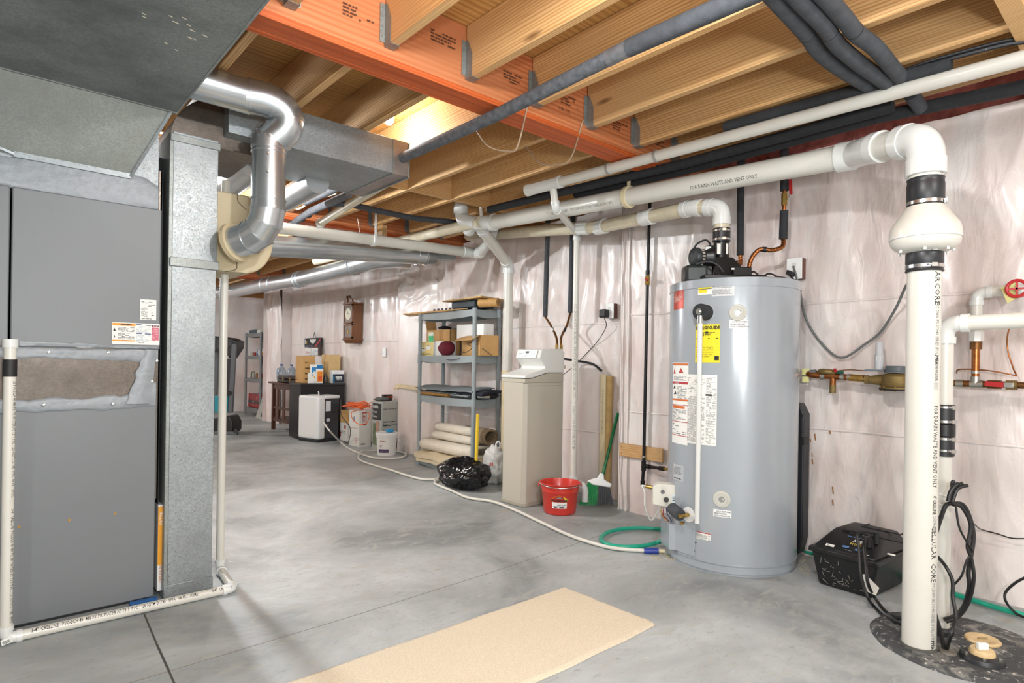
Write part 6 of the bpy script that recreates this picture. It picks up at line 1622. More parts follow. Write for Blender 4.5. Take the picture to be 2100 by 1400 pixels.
fn = plane(c + V((-.0, 0, .0085)) - RGT0 * .04 - FWD * .035, RGT0, FWD, .0); microprint(fn, .015, .0, .05, .012, 2, M('b39a6c', .6), tl_, .8)
c = onZ(2014, 1352, .018)
B().lathe([(0, .022), (.05, .022), (.066, .016), (.07, .008), (.072, 0)], c, n=10).build('flange_collar', RUB, tl_)
B().lathe([(0, .040), (.036, .040), (.040, .034), (.041, .020)], c, n=32).build('access_cap', TAN, tl_)
B().obox(c + V((0, 0, .050)), RGT0 * .019, FWD * .010, V((0, 0, .013))).build('square_plug', WHITE, tl_, bevel=.004)
B().obox(c + V((.003, 0, .056)) - FWD * .0108, RGT0 * .010, FWD * .0006, V((0, 0, .0025))).build('print', INKG, tl_)
for k in range(6):
    a = 2 * math.pi * k / 6 + .3; B().cyl(c + V((math.cos(a) * .057, math.sin(a) * .057, .015)), c + V((math.cos(a) * .057, math.sin(a) * .057, .026)), .006, n=6).build('collar_bolt', SOLDER, tl_)
for px, py in ((1944, 1338),):
    c = onZ(px, py, .018); B().lathe([(0, .008), (.026, .008), (.028, .004), (.029, 0)], c, n=24).build('cord_grommet', M('6f6a60', .6, 0, .2, 40), tl_)
GR = onZ(1942, 1335, .02)
ring(B(), (VX, VY, .022), (0, 0, 1), rv, .010, .006).build('pipe_seal', M('5a5954', .7), tl_)
# 2 inch discharge pipe
p0 = onZ(1929, 1296, .02); PX_, PY_ = p0.x, p0.y; dP = (V((PX_, PY_, 0)) - V((0, 0, 0))).dot(V((FWD.x, FWD.y, 0)))
zP = lambda py, px=1937: onD(px, py, dP).z
t9 = thing('discharge_pipe', (PX_, PY_, .018), 'white sump discharge pipe rising behind the big vent pipe and turning right', 'pipe')
endp = onX(2100, 652, onD(1960, 664, dP).x + .02)
ecn = V((PX_, PY_, zP(664, 1945)))
far = V((PX_ + .03, ecn.y - 1.6, ecn.z + .03))
run(t9, [(PX_, PY_, .018), ecn, far], .0302, PVC, PVCW, hub=1.24, bend=.05)
B().lathe([(.031, 0), (.045, 0), (.045, .02), (.036, .03), (.031, .03)], (PX_, PY_, .018), n=28).build('grommet', RUB, t9)
fm = cylmap((PX_, PY_, zP(690)), (0, 0, -1), .0302, V((.55, -.85, 0)), flip=1); txt('PVC SCH 40 PRESSURE PIPE ASTM D1785 NSF-PW 2" IPS  280 PSI', .014, fm, INKG, t9, squash=.8)
tk = thing('check_valve', (PX_, PY_, zP(934)), 'black rubber check valve with four steel clamps on the discharge pipe', 'valve')
B().cyl((PX_, PY_, zP(868)), (PX_, PY_, zP(829)), .038, n=32).build('sleeve', RUB, tk, bevel=.002)
B().cyl((PX_, PY_, zP(894)), (PX_, PY_, zP(868)), .0405, n=32).build('valve_body', BLACK, tk, bevel=.004)
B().cyl((PX_, PY_, zP(934)), (PX_, PY_, zP(894)), .038, n=32).build('sleeve', RUB, tk, bevel=.002)
for py in (834, 863, 898, 922): clamp(tk, (PX_, PY_, zP(py)), (0, 0, 1), .038, .009, (-.5, -.86, 0))
# fourth: small water pipe against the wall
WX = 3.52
t10 = thing('water_pipe', onX(2003, 770, WX), 'white upright water pipe with copper base turning right to a red handled valve', 'pipe')
w1_ = onX(2003, 600, WX); w2_ = onX(2003, 700, WX); wr_ = onX(2080, 596, WX)
run(t10, [V((WX, w1_.y, w2_.z)), w1_, V((WX, w1_.y - .55, w1_.z + .005))], .0235, PVC, PVCW, hub=1.22, bend=.035)
B().cyl((WX, w1_.y, w2_.z), (WX, w1_.y, w2_.z + .045), .031, n=8).build('adapter', PVCW, t10)
B().cyl((WX, w1_.y, w2_.z), (WX, w1_.y, onX(2003, 716, WX).z), .024, n=24).build('copper_hub', COPPERD, t10)
zc_ = onX(2000, 787, WX).z
B().cyl((WX, w1_.y, w2_.z - .02), (WX, w1_.y, zc_), .0165, n=24).build('copper_pipe', COPPER, t10)
ring(B(), (WX, w1_.y, zc_ + .055), (0, 0, 1), .0165, .012, .0015).build('solder_joint', SOLDER, t10)
# red valve on upper pipe
rv_ = onX(2092, 590, WX); 
tv = thing('gate_valve', rv_, 'red wheel handled valve with a yellow tag at the right edge', 'valve')
B().cyl((WX, rv_.y + .045, w1_.z + .004), (WX, rv_.y - .08, w1_.z + .004), .029, n=24).build('valve_body', WHITE, tv)
b = B(); 
B().tube([(WX - .075 + 0 * k, rv_.y + .0 + .0 * k + .036 * math.cos(k * math.pi / 8), w1_.z + .036 * math.sin(k * math.pi / 8)) for k in range(16)], .0075, 8, closed=True).build('handwheel', RED, tv)
B().cyl((WX - .075, rv_.y, w1_.z), (WX, rv_.y, w1_.z), .007, n=10).build('valve_stem', STEEL, tv)
for a in (0, math.pi / 2): B().bar((WX - .075, rv_.y + .036 * math.cos(a), w1_.z + .036 * math.sin(a)), (WX - .075, rv_.y - .036 * math.cos(a), w1_.z - .036 * math.sin(a)), .008, .006, up=(1, 0, 0)).build('spoke', RED, tv)
YT = M('d8d692', .7)
b = B(); q = [onX(2052, 590, WX - .06), onX(2086, 574, WX - .08), onX(2090, 608, WX - .05), onX(2066, 622, WX - .10)]; b.add(q, [(0, 1, 2, 3)]); b.build('paper_tag', YT, tv, smooth=0, thick=.001)
# brass main with meter
t11 = thing('water_main', onX(1700, 775, WX), 'brass and copper water main running along the wall with tees and capped drop', 'pipe')
yq = lambda px: onX(px, 780, WX).y
zM = onX(1720, 773, WX).z; zR = zc_
B().cyl((WX, yq(1955), zR), (WX, yq(2100) - .3, zR), .0155, n=20).build('copper_pipe', COPPERD, t11)
for px, l_, rr, mt in ((2003, .05, .020, SOLDER), (1968, .03, .019, SOLDER), (2040, .05, .0205, COPPERD), (2075, .04, .022, BRONZE)):
    B().cyl((WX, yq(px) + l_ / 2, zR), (WX, yq(px) - l_ / 2, zR), rr, n=20).build('fitting', mt, t11)
B().cyl((WX, w1_.y, zR), (WX, w1_.y, zR + .035), .020, n=20).build('tee_neck', SOLDER, t11)
B().bar((WX - .04, yq(2024), zR + .004), (WX - .045, yq(2062), zR + .000), .006, .022, up=(0, 0, 1)).build('red_lever', RED, t11)
B().obox((WX - .04, yq(2072), zR), (.006, 0, 0), (0, .018, 0), (0, 0, .012)).build('lever_plate', STEEL, t11, bevel=.002)
B().cyl((WX - .045, yq(2073), zR), (WX - .02, yq(2073), zR), .008, n=8).build('lever_nut', BRASS, t11)
B().cyl((WX, yq(1955), zR), (WX, yq(1880), (zR + zM) / 2), .016, n=20).build('copper_pipe', COPPERD, t11)
tm = thing('water_meter', onX(1836, 795, WX), 'brass water meter with grey register lid on the water main', 'meter')
mc = onX(1838, 780, WX); 
B().lathe([(.062, -.045), (.075, -.043), (.075, -.036), (.060, -.034), (.066, -.01), (.064, .02), (.05, .035), (0, .04)], mc, n=40).build('meter_body', BRONZE, tm)
B().lathe([(0, -.052), (.072, -.052), (.076, -.048), (.076, -.042), (0, -.042)], mc, n=40).build('bottom_plate', BLACKM, tm)
for k in range(8):
    a = 2 * math.pi * k / 8 + .2; B().cyl(mc + V((math.cos(a) * .067, math.sin(a) * .067, -.056)), mc + V((math.cos(a) * .067, math.sin(a) * .067, -.03)), .005, n=6).build('meter_bolt', BRASS, tm)
B().lathe([(0, .075), (.045, .075), (.050, .070), (.050, .050), (.054, .046), (.054, .038), (0, .038)], mc + V((0, -.0, 0)), n=36).build('register_lid', M('5c6469', .4), tm)
B().cyl(mc + V((0, .05, -.0)), mc + V((0, .13, .0)), .032, .020, n=24).build('inlet_neck', BRONZE, tm)
B().cyl(mc + V((0, .125, 0)), mc + V((0, .145, 0)), .024, n=8).build('union_nut', BRONZE, tm)
B().box(mc.x - .03, mc.y + .05, mc.z + .045, mc.x + .03, mc.y + .14, mc.z + .055).build('bracket', M('6b7680', .5), tm, bevel=.002)
q = onX(1803, 730, WX)
B().lathe([(.021, .055 + mc.z), (.021, mc.z + .13), (.018, mc.z + .132), (.0175, onX(1802, 702, WX).z), (0, onX(1802, 702, WX).z)], (WX, q.y, 0), n=24).build('sender_tube', M('c6cbd0', .4), tm)
sticker(cylmap((WX, q.y, mc.z + .10), (0, 0, 1), .021, V((-.8, -.6, 0)), flip=1), .025, .02, PAPER, tm, nu=2)
mleft = mc + V((0, .145, 0))
B().cyl(mleft, (WX, yq(1772), zM - .005), .018, n=20).build('brass_pipe', BRONZE, t11)
B().cyl((WX, yq(1772), zM - .004), (WX, yq(1740), zM), .0195, n=20).build('fitting', BRASS, t11)
B().cyl((WX, yq(1742), zM), (WX, yq(1680), zM + .006), .0175, n=20).build('copper_pipe', COPPER, t11)
for px, l_ in ((1728, .02), (1688, .022), (1742, .018)): B().cyl((WX, yq(px) + l_ / 2, zM + .001), (WX, yq(px) - l_ / 2, zM + .001), .0195, n=20).build('solder_joint', SOLDER, t11)
B().cyl((WX, yq(1708), zM), (WX, yq(1708), onX(1708, 792, WX).z), .016, n=20).build('drop_pipe', COPPER, t11)
B().cyl((WX, yq(1708), onX(1708, 789, WX).z), (WX, yq(1708), onX(1708, 806, WX).z), .0165, n=20).build('drop_cap', BRONZE, t11)
el_ = V((WX, yq(1680), zM + .006)); B().tube(spline([el_, el_ + V((0, .045, .004)), el_ + V((.03, .07, .01)), el_ + V((.12, .075, .01))], 5), .0185, 16).build('copper_elbow', COPPER, t11)
b1_ = onX(1684, 766, WX - .01); B().tube(spline([b1_ + V((.05, .03, 0)), b1_ + V((0, 0, .012)), b1_ + V((0, -.05, .01)), b1_ + V((.05, -.09, 0))], 5), .016, 14).build('bronze_loop', BRONZE, t11)
B().cyl(onX(1662, 763, WX), onX(1674, 762, WX), .014, n=14).build('steel_stub', TIN, t11)
b = B(); b.obox(onX(1652, 762, WX), V((0, .02, 0)), V((.002, 0, 0)), V((0, 0, .018))); b.obox(onX(1652, 778, WX), V((0, .018, 0)), V((.002, 0, 0)), V((0, 0, .016))); b.build('paper_tag', YT, t11)
wire('copper_wire', [onX(1703, 762, WX - .02), onX(1740, 758, WX), onX(1780, 760, WX), onX(1840, 758, WX + .03)], .0028, COPPERD, parent=t11)
tag(B().cyl(onX(1712, 757, WX - .02), onX(1714, 761, WX - .03), .008, n=10).build('valve_knob', RED, t11), None)
B().obox(onX(1718, 763, WX - .0), V((0, .028, 0)), V((.01, 0, 0)), V((0, 0, .008))).build('green_clamp', M('1e5b4c', .5, .2, .3, 30), t11, bevel=.003)
tag(wire('ground_wire', [onX(1962, 765, WX + .02), onX(1965, 758, WX), onX(1990, 757, WX), onX(2030, 760, WX), onX(2075, 768, WX), onX(2084, 770, WX), onX(2078, 755, WX + .02), onX(2067, 720, WX + .04), onX(2066, 690, WX + .03), onX(2072, 668, WX + .02), onX(2077, 666, WX)], .0032, COPPER), 'bare copper ground wire bent beside the white water pipe', 'wire')

# sump pump battery box (black case)
bx0 = onZ(1690, 1178); bx1 = onZ(1788, 1228)
fl = onZ(1678, 1196); fr_ = onZ(1786, 1229)
u_ = (fr_ - fl).normalized(); W_ = (fr_ - fl).length; v_ = V((-u_.y, u_.x, 0))
if v_.dot(FWD) < 0: v_ = -v_
tx = thing('battery_box', (fl + fr_) / 2 + v_ * .2, 'scuffed black plastic battery case with colour print, beside the water heater', 'case')
D_b = .36; O = fl - u_ * .0
zr = onD(1662, 1140, (fl - CAM).dot(FWD)).z; H1 = .185; H2 = .275
def Lc(a, c, z): return O + u_ * a + v_ * c + V((0, 0, z))
BX = M('18181a', .42, 0, .15, 20, .3, 60)
b = B().hexa([Lc(.0, .0, 0), Lc(W_, .0, 0), Lc(W_, D_b, 0), Lc(0, D_b, 0), Lc(-.035, -.02, H1), Lc(W_ + .035, -.02, H1), Lc(W_ + .035, D_b + .02, H1), Lc(-.035, D_b + .02, H1)]); b.build('case_bottom', BX, tx, bevel=.015, seg=3)
b = B().hexa([Lc(-.042, -.028, H1 - .022), Lc(W_ + .042, -.028, H1 - .022), Lc(W_ + .042, D_b + .028, H1 - .022), Lc(-.042, D_b + .028, H1 - .022), Lc(-.040, -.026, H1 + .004), Lc(W_ + .040, -.026, H1 + .004), Lc(W_ + .040, D_b + .026, H1 + .004), Lc(-.040, D_b + .026, H1 + .004)]); b.build('rim', BX, tx, bevel=.006)
b = B().hexa([Lc(-.032, -.02, H1), Lc(W_ + .032, -.02, H1), Lc(W_ + .032, D_b + .018, H1), Lc(-.032, D_b + .018, H1), Lc(.02, .13, H2), Lc(W_ - .01, .13, H2), Lc(W_ - .01, D_b - .03, H2), Lc(.02, D_b - .03, H2)]); b.build('lid', BX, tx, bevel=.02, seg=3)
b = B().box(0, 0, 0, 1, 1, 1); b.v = []; b.f = []
for a, c in (((.10, D_b - .12), (.10, D_b - .03)), ((.28, D_b - .12), (.28, D_b - .03))): b.bar(Lc(a[0], a[1], H2 + .002), Lc(c[0], c[1], H2 + .002), .008, .004)
b.bar(Lc(.10, D_b - .12, H2 + .002), Lc(.28, D_b - .12, H2 + .002), .006, .004); b.build('lid_handle', BLACKM, tx)
Oa = Lc(-.032 + .01, -.02 + .012, H1 + .012); s0 = Lc(-.032, -.02, H1); s1 = Lc(.02, .13, H2); s2 = Lc(W_ + .032, -.02, H1)
upv = ((Lc(W_ / 2, .13, H2) - Lc(W_ / 2, -.02, H1))).normalized(); pf = plane(Lc(0.0, -.02, H1), u_, upv, .0025)
BLU = M('5e86b8', .5); YL = M('d8c55a', .5)
txt('A/C', .026, lambda x, y: pf(x + .13, y + .085), PAPER, tx, squash=1.1, bold=.0008) if False else None
txt('ACE', .024, lambda x, y: pf(x + .135, y + .095), PAPER, tx, bold=.0008); txt('HOLE', .020, lambda x, y: pf(x + .13, y + .074), YL, tx, bold=.0006)
microprint(pf, .09, .150, .17, .006, 1, M('8b8f94', .6), tx); microprint(pf, .10, .125, .12, .010, 1, BLU, tx, .7)
rects(pf, [(.105, .045, .135, .058), (.165, .042, .195, .055)], BLU, tx); rects(pf, [(.03, .028, .072, .044)], PAPER, tx); microprint(lift(pf, .0008), .033, .030, .036, .011, 2, INK, tx)
microprint(pf, .125, .030, .03, .008, 1, M('8b8f94', .6), tx); rects(pf, [(.30, .068, .335, .078)], PAPER, tx); microprint(pf, .215, .03, .035, .008, 1, PAPER, tx)
for k in range(1): B().bar(pf(.06, .162), pf(.35, .162), .004, .006).build('groove', BLACKM, tx)
# scuffs
b = B(); rr = random.Random(11)
for k in range(34):
    a = rr.uniform(.02, W_); z = rr.uniform(.01, .14) if rr.random() < .5 else rr.uniform(.02, .06); c0_ = Lc(a, -.003 - .02 * z / H1, z); an = rr.uniform(0, 3.1); d_ = u_ * math.cos(an) + V((0, 0, 1)) * math.sin(an); l_ = rr.uniform(.003, .016)
    b.obox(c0_, d_ * l_, V((0, 0, 1)) * .0008 if abs(d_.z) < .7 else u_ * .0008, v_ * .0012)
b.build('dried_scuffs', M('8d8a82', .8), tx)['kind'] = 'stuff'
# terminals, leads and tag
tmn = pf(.215, .085)
B().cyl(tmn, tmn + V((0, 0, .05)), .012, n=12).build('lead_plug', BLACKM, tx)
B().cyl(pf(.235, .12), pf(.235, .12) + V((0, 0, .055)), .012, n=12).build('lead_plug', BLACKM, tx)
dB = (tmn - CAM).dot(FWD)
tag(wire('battery_lead', [pf(.235, .12) + V((0, 0, .05)), onD(1761, 1092, dB - .03), onD(1762, 1130, dB - .07), onD(1766, 1180, dB - .13), onD(1780, 1225, dB - .2), onZ(1790, 1240, .01), onZ(1812, 1262, .01), onZ(1845, 1277, .03), onZ(1880, 1283, .05)], .007, CORD), 'thick black lead curving from the battery case to the sump cover, left strand', 'cable')
tag(wire('battery_lead', [tmn + V((.02, 0, .05)), onD(1772, 1112, dB - .05), onD(1775, 1150, dB - .1), onD(1780, 1195, dB - .15), onZ(1796, 1228, .03), onZ(1822, 1258, .01), onZ(1850, 1268, .03), onZ(1885, 1272, .04)], .007, CORD), 'thick black lead curving from the battery case to the sump cover, right strand', 'cable')
b = B(); q = [onD(1767, 1177, dB - .13), onD(1775, 1177, dB - .13), onD(1803, 1205, dB - .11), onD(1796, 1221, dB - .14), onD(1770, 1208, dB - .14)]; b.add(q, [(0, 1, 2, 3, 4)])
tag(b.build('paper_tag', PAPER, None, smooth=0, thick=.0012), 'white paper tag tied around the black battery lead', 'tag')
# cords looped at the pipe
def cordl(label, pts, r=.006):
    return tag(wire('looped_cord', pts, r, CORD), label, 'cord', 'pump cords tied to the discharge pipe')
dC = dP - .10
c_ = lambda *q: [onD(x, y, dC - .02 * i_ / 3) for i_, (x, y) in enumerate(q)]
cordl('thick black cord hanging left of the tie and running down to the grommet', c_((1950, 1032), (1940, 1036), (1930, 1060), (1915, 1110), (1908, 1160), (1907, 1205), (1915, 1250), (1930, 1300)) + [onZ(1937, 1333, .02)], .008)
cordl('black cord loop reaching furthest right below the tie', [onD(1950, 1032, dC), onD(1975, 1035, dC), onD(1990, 1065, dC), onD(1996, 1105, dC), onD(1986, 1170, dC), onD(1988, 1200, dC), onD(1978, 1240, dC + .02), onD(1958, 1262, dC + .03), onD(1936, 1270, dC + .05)], .008)
cordl('black cord crossing inside the loop of pump cords', [onD(1953, 1034, dC - .02), onD(1972, 1040, dC - .02), onD(1990, 1075, dC - .02), onD(1984, 1120, dC - .02), onD(1992, 1145, dC - .02), onD(1997, 1185, dC - .02), onD(1988, 1230, dC), onD(1968, 1262, dC + .02), onD(1940, 1275, dC + .03)], .0065)
cordl('thin black cord hanging in the middle of the loop', [onD(1960, 1036, dC - .03), onD(1967, 1080, dC - .03), onD(1985, 1115, dC - .03), onD(1994, 1130, dC - .02), onD(1982, 1150, dC - .02), onD(1972, 1180, dC - .02), onD(1957, 1198, dC)], .004)
cordl('brownish cord coming from behind the pipe into the grommet', [onD(1924, 1142, dC + .05), onD(1940, 1162, dC - .02), onD(1953, 1190, dC - .04), onD(1954, 1225, dC - .05), onD(1960, 1265, dC - .08), onD(1950, 1300, dC - .12), onZ(1942, 1330, .03)], .0065)
for k, q in enumerate((((1947, 1028), (1952, 1010), (1953, 990), (1957, 986)), ((1950, 1028), (1958, 1005), (1965, 995), (1974, 991)), ((1953, 1028), (1962, 1004), (1975, 997), (1984, 995)), ((1944, 1028), (1949, 1008), (1960, 994), (1966, 992)))):
    cordl(['upright stub of cord above the tie, tallest', 'second stub of cord above the tie', 'stub of cord above the tie pointing furthest right', 'short hooked stub of cord above the tie'][k], [onD(x, y, dC - .01 * k) for x, y in q], .007)
t = thing('cable_tie', onD(1950, 1025, dC), 'pair of white cable ties holding the black cords to the pipe', 'cable tie')
for py, r1 in ((1012, .036), (1032, .040)):
    B().tube([onD(1937, py, dP) + V((math.cos(a) * r1, math.sin(a) * r1, .012 * math.sin(a))) - FWD * .0 for a in [2 * math.pi * k / 20 for k in range(20)]], .0025, 6, closed=True).build('tie', WHITE, t)
tag(wire('thin_cord', [onD(1995, 1072, dC), onX(2012, 1085, 3.5), onX(2045, 1094, 3.55), onX(2075, 1103, 3.56), onX(2110, 1104, 3.56)], .003, CORD), 'thin wavy black cord going right from the cord loop along the wall', 'cord')
tag(wire('thin_cord', [onX(2110, 1180, 3.4), onX(2082, 1195, 3.4), onX(2062, 1215, 3.4), onX(2064, 1235, 3.35), onZ(2085, 1258, .02), onZ(2110, 1268, .02)], .0055, CORD), 'black cord curling down over the green hose at the right edge', 'cord')
# black case behind heater
gx = onX(1640, 840, 3.50); g0_ = onX(1642, 1122, 3.50)
t = thing('black_case', (3.55, g0_.y, 0), 'tall narrow black case standing behind the right side of the heater', 'case')
yA = yat(1651, 3.52, 900); yB = yA + .28
B().prism([(3.50, yA + .02, .03), (3.50, yA, .12), (3.50, yA, onX(1648, 850, 3.5).z), (3.50, yA + .03, onX(1648, 828, 3.5).z), (3.50, yB, onX(1648, 822, 3.5).z), (3.50, yB, .03)], (.085, 0, 0)).build('case_shell', M('222429', .45), t, bevel=.006)
B().box(3.495, yA - .006, onX(1648, 912, 3.5).z, 3.56, yA + .03, onX(1648, 897, 3.5).z).build('latch', BLACKM, t, bevel=.003)
b = B()
for k in range(8): b.box(3.498, yA + .004, onX(1648, 858 + 5 * k, 3.5).z, 3.501, yA + .012, onX(1648, 859.5 + 5 * k, 3.5).z)
b.build('vent_slits', M('55585c', .5), t)
# rust marks on plastic
b = B()
for px, py, l_ in ((1664, 918, .05), (1672, 900, .03), (1702, 886, .01), (1708, 1005, .02), (1708, 1030, .015), (1666, 946, .015), (2013, 1140, .015), (2008, 1162, .012)):
    p = onX(px, py, NW - .028); b.obox(p, V((.001, 0, 0)), V((0, .003, 0)), V((0, l_ * .12, l_)))
o = b.build('rust_mark', M('96642f', .8), wr, smooth=0); 

# ------------------------------------------------------------------ far corner things
def crate_px(name, label, cx, cy, pl, pr, yt, mat, z0=0, X=None, **k):
    C = onZ(cx, cy, z0) if X is None else onX(cx, cy, X)
    if X is not None: C = V((C.x, C.y, z0))
    Yl = onX(pl, cy, C.x).y; Xr = onY(pr, cy, C.y).x; D = (C - CAM).dot(FWD); z1 = onD(cx, yt, D).z
    return carton(name, label, C.x, C.y, z0, Xr, Yl, z1, mat, **k)
# dehumidifier / portable air conditioner
tA = thing('air_conditioner', (0, 0, 0), 'white and charcoal portable air conditioner standing on the floor', 'air conditioner')
Cc = onZ(651, 908); ang = math.radians(14.5); wA, dA, hA = .42, .36, .60
hA = onD(651, 812, (Cc - CAM).dot(FWD)).z
tA.location = Cc; tA.rotation_euler = (0, 0, ang)
# local frame: origin at near corner; +x towards the wall (side panel), +y away (front panel, white, faces -x)
ox = B(); 
def lb(b, name, mat, parent, **k):
    o = b.build(name, mat, None, **k); off = o.location.copy(); 
    o.data.transform(Matrix.Translation(off)); o.location = (0, 0, 0); o.parent = parent; return o
lb(B().box(.0, .0, .035, .13, wA, hA), 'front_shell', M('dcdddc', .4), tA, bevel=.035, seg=4)
lb(B().box(.10, .012, .03, dA, wA - .012, hA - .012), 'rear_shell', M('303136', .5), tA, bevel=.02, seg=3)
lb(B().box(.12, -.002, hA - .045, dA + .0, wA, hA + .002), 'top_cover', M('d5d6d5', .4), tA, bevel=.015, seg=3)
lb(B().box(.01, .01, .0, dA - .01, wA - .01, .035), 'base', BLACKM, tA, bevel=.006)
b = B()
for k in range(8): b.box(.24, .009, hA * .62 + .016 * k, dA - .02, .012, hA * .62 + .016 * k + .005)
lb(b, 'louvres', BLACKM, tA)
lb(B().box(.135, .0095, hA * .66, .215, .012, hA * .88), 'label_sticker', M('d9dbdd', .6), tA)
lb(B().box(.15, .0095, hA * .44, .205, .012, hA * .50), 'label_sticker', M('c9cdcf', .6), tA)
lb(B().lathe([(0, 0), (.012, 0), (.012, .01), (0, .01)], (.16, .012, hA * .37), (0, -1, 0), 12), 'drain_port', INKG, tA)
lb(B().tube([(.09, .1, hA), (.09, .1, hA + .03), (.08, .1, hA + .055)], .008, 8), 'cord_hook', WHITE, tA)
microprint(lambda x, y: V((.1355 + x, .0085, hA * .67 + y)), .005, .005, .07, .12, 7, INK, tA)
cA = lambda x, y, z: tA.matrix_world @ V((x, y, z))
bpy.context.view_layer.update()
_pc = (wire('power_cord', [cA(.09, .1, hA + .01), cA(.16, .06, hA + .02), cA(.30, .03, hA + .01), cA(.36, -.01, hA - .06), onD(700, 850, 7.3), onD(718, 878, 7.15), onZ(714, 908, .02), onZ(706, 905, .01)], .005, CORD))
_pc.data.transform(tA.matrix_world.inverted() @ Matrix.Translation(_pc.location)); _pc.location = (0, 0, 0); _pc.parent = tA
# black cabinet against the wall
KX0 = 3.24; KY = 7.96; kz = onY(720, 785, KY).z; KX1 = min(xat(725, KY, 785), FW2 - .075)
tK = thing('black_cabinet', ((KX0 + KX1) / 2, KY + .22, 0), 'low black cabinet behind the air conditioner with boxes on top', 'cabinet')
B().box(KX0, KY + .012, .02, KX1, KY + .40, kz - .03).build('body', M('151416', .4), tK, bevel=.003)
B().box(KX0 - .01, KY - .004, kz - .03, KX1 + .004, KY + .41, kz).build('top', M('1d1b1d', .35), tK, bevel=.003)
B().box(KX0 + .02, KY, .05, KX1 - .01, KY + .012, kz - .04).build('door', M('121113', .35), tK, bevel=.002)
ZK = kz
def on_top(name, label, pl, pc, pr, yt, y0, depth, mat, **k):
    """carton on the cabinet: left face px pl..pc, right face px pc..pr; the near edge is at column pc on plane Y=y0"""
    x0 = xat(pc, y0, 760); y1 = onX(pl, 760, x0).y if pl is not None else y0 + depth; x1 = min(xat(pr, y0, 760), FW2 - .07)
    y1 = min(y1, y0 + depth); z1 = onY(pc, yt, y0).z
    return carton(name, label, x0, y0, ZK, x1, y1, z1, mat, **k)
t, xf, w, d, h = on_top('cardboard_box', 'larger brown cardboard box on the right of the black cabinet', 646, 674, 706, 727, 8.12, .24, CARDL)
f = face_y(xf, w, d, h); txt('KEEP DRY', .03, lambda x, y: f(x + w * .25, y + h * .25), INKG, t); microprint(f, w * .3, h * .08, w * 1.2, h * .06, 1, M('8a6f48', .8), t); f = face_x(xf, w, d, h); txt('L-W72', .03, lambda x, y: f(x + .03, y + h * .5), INKG, t)
t, xf, w, d, h = on_top('cardboard_box', 'smaller brown cardboard box left on the black cabinet behind the suitcase', 604, 621, 646, 729, 8.18, .26, CARD)
f = face_y(xf, w, d, h)
for k in range(4): microprint(f, w * .35, h * (.72 - .2 * k), w * 1.1, h * .10, 1, M('5a3f22', .8), t, .8)
f = face_x(xf, w, d, h); microprint(f, .02, h * .1, .1, h * .12, 2, M('7a5c34', .8), t); rects(f, [(.02, h * .42, .035, h * .56)], INK, t)
t, xf, w, d, h = on_top('bulb_carton', 'white carton printed with six light bulbs at the right front of the cabinet', 673, 682, 716, 759, 7.99, .10, WHITE, tape=False)
f = face_y(xf, w, d, h); rects(f, [(w * .05, h * .02, w * 1.95, h * .70)], M('1c2430', .5), t); g = lift(f, .0012)
rects(g, [(w * .08, h * .05, w * .35, h * .6)], M('2f6f95', .5), t); txt('meijer', .020, lambda x, y: g(x + w * .25, y + h * .78), M('333a44', .6), t)
b = B()
for k in range(5):
    cx = w * (.62 + .22 * k); b.add([g(cx - w * .13, h * .52), g(cx + w * .13, h * .52), g(cx + w * .05, h * .30), g(cx + w * .03, h * .2), g(cx - w * .03, h * .2), g(cx - w * .05, h * .30)], [(5, 4, 3, 2, 1, 0)])
b.build('bulb_print', M('d9dcdc', .5), t, smooth=0)
b = B(); 
t, xf, w, d, h = on_top('blue_box', 'blue and white box standing behind the small juice box', None, 638, 662, 747, 8.07, .05, WHITE, tape=False)
f = face_y(xf, w, d, h); rects(f, [(w * .1, h * .15, w * 1.0, h * .85)], M('2c86c2', .5), t); rects(f, [(w * 1.0, h * .12, w * 1.98, h * .98)], M('1b78b5', .5), t); g = lift(f, .0012); microprint(g, w * .35, h * .4, w * .6, h * .25, 1, PAPER, t, 1, gap=.9)
t, xf, w, d, h = on_top('juice_box', 'small orange and white box in front of the blue box', None, 650, 663, 756, 8.00, .04, PAPER, tape=False)
f = face_y(xf, w, d, h); rects(f, [(w * .15, h * .10, w * 1.8, h * .82)], M('e28a2a', .5), t); rects(lift(f, .001), [(w * .4, h * .18, w * 1.6, h * .5)], M('d4582a', .5), t)
t, xf, w, d, h = on_top('white_packet', 'squat white packet with small coloured print left of the juice box', None, 634, 649, 765, 8.01, .05, PAPER, tape=False)
f = face_y(xf, w, d, h); rects(f, [(w * .7, h * .75, w * .95, h * .9)], M('2b5a9c', .5), t); rects(f, [(w * 1.3, h * .5, w * 1.6, h * .7)], M('d9a832', .5), t); rects(f, [(w * 1.5, h * .08, w * 1.6, h * .22)], INK, t)
q = onY(669, 780, 8.02); o = B().lathe([(0, 0), (.028, 0), (.03, .01), (.03, .085), (.018, .11), (.014, .13), (0, .13)], (q.x, 8.04, ZK), n=20).build('dark_bottle', M('3a342c', .3)); tag(o, 'short dark bottle between the juice box and bulb carton', 'bottle')
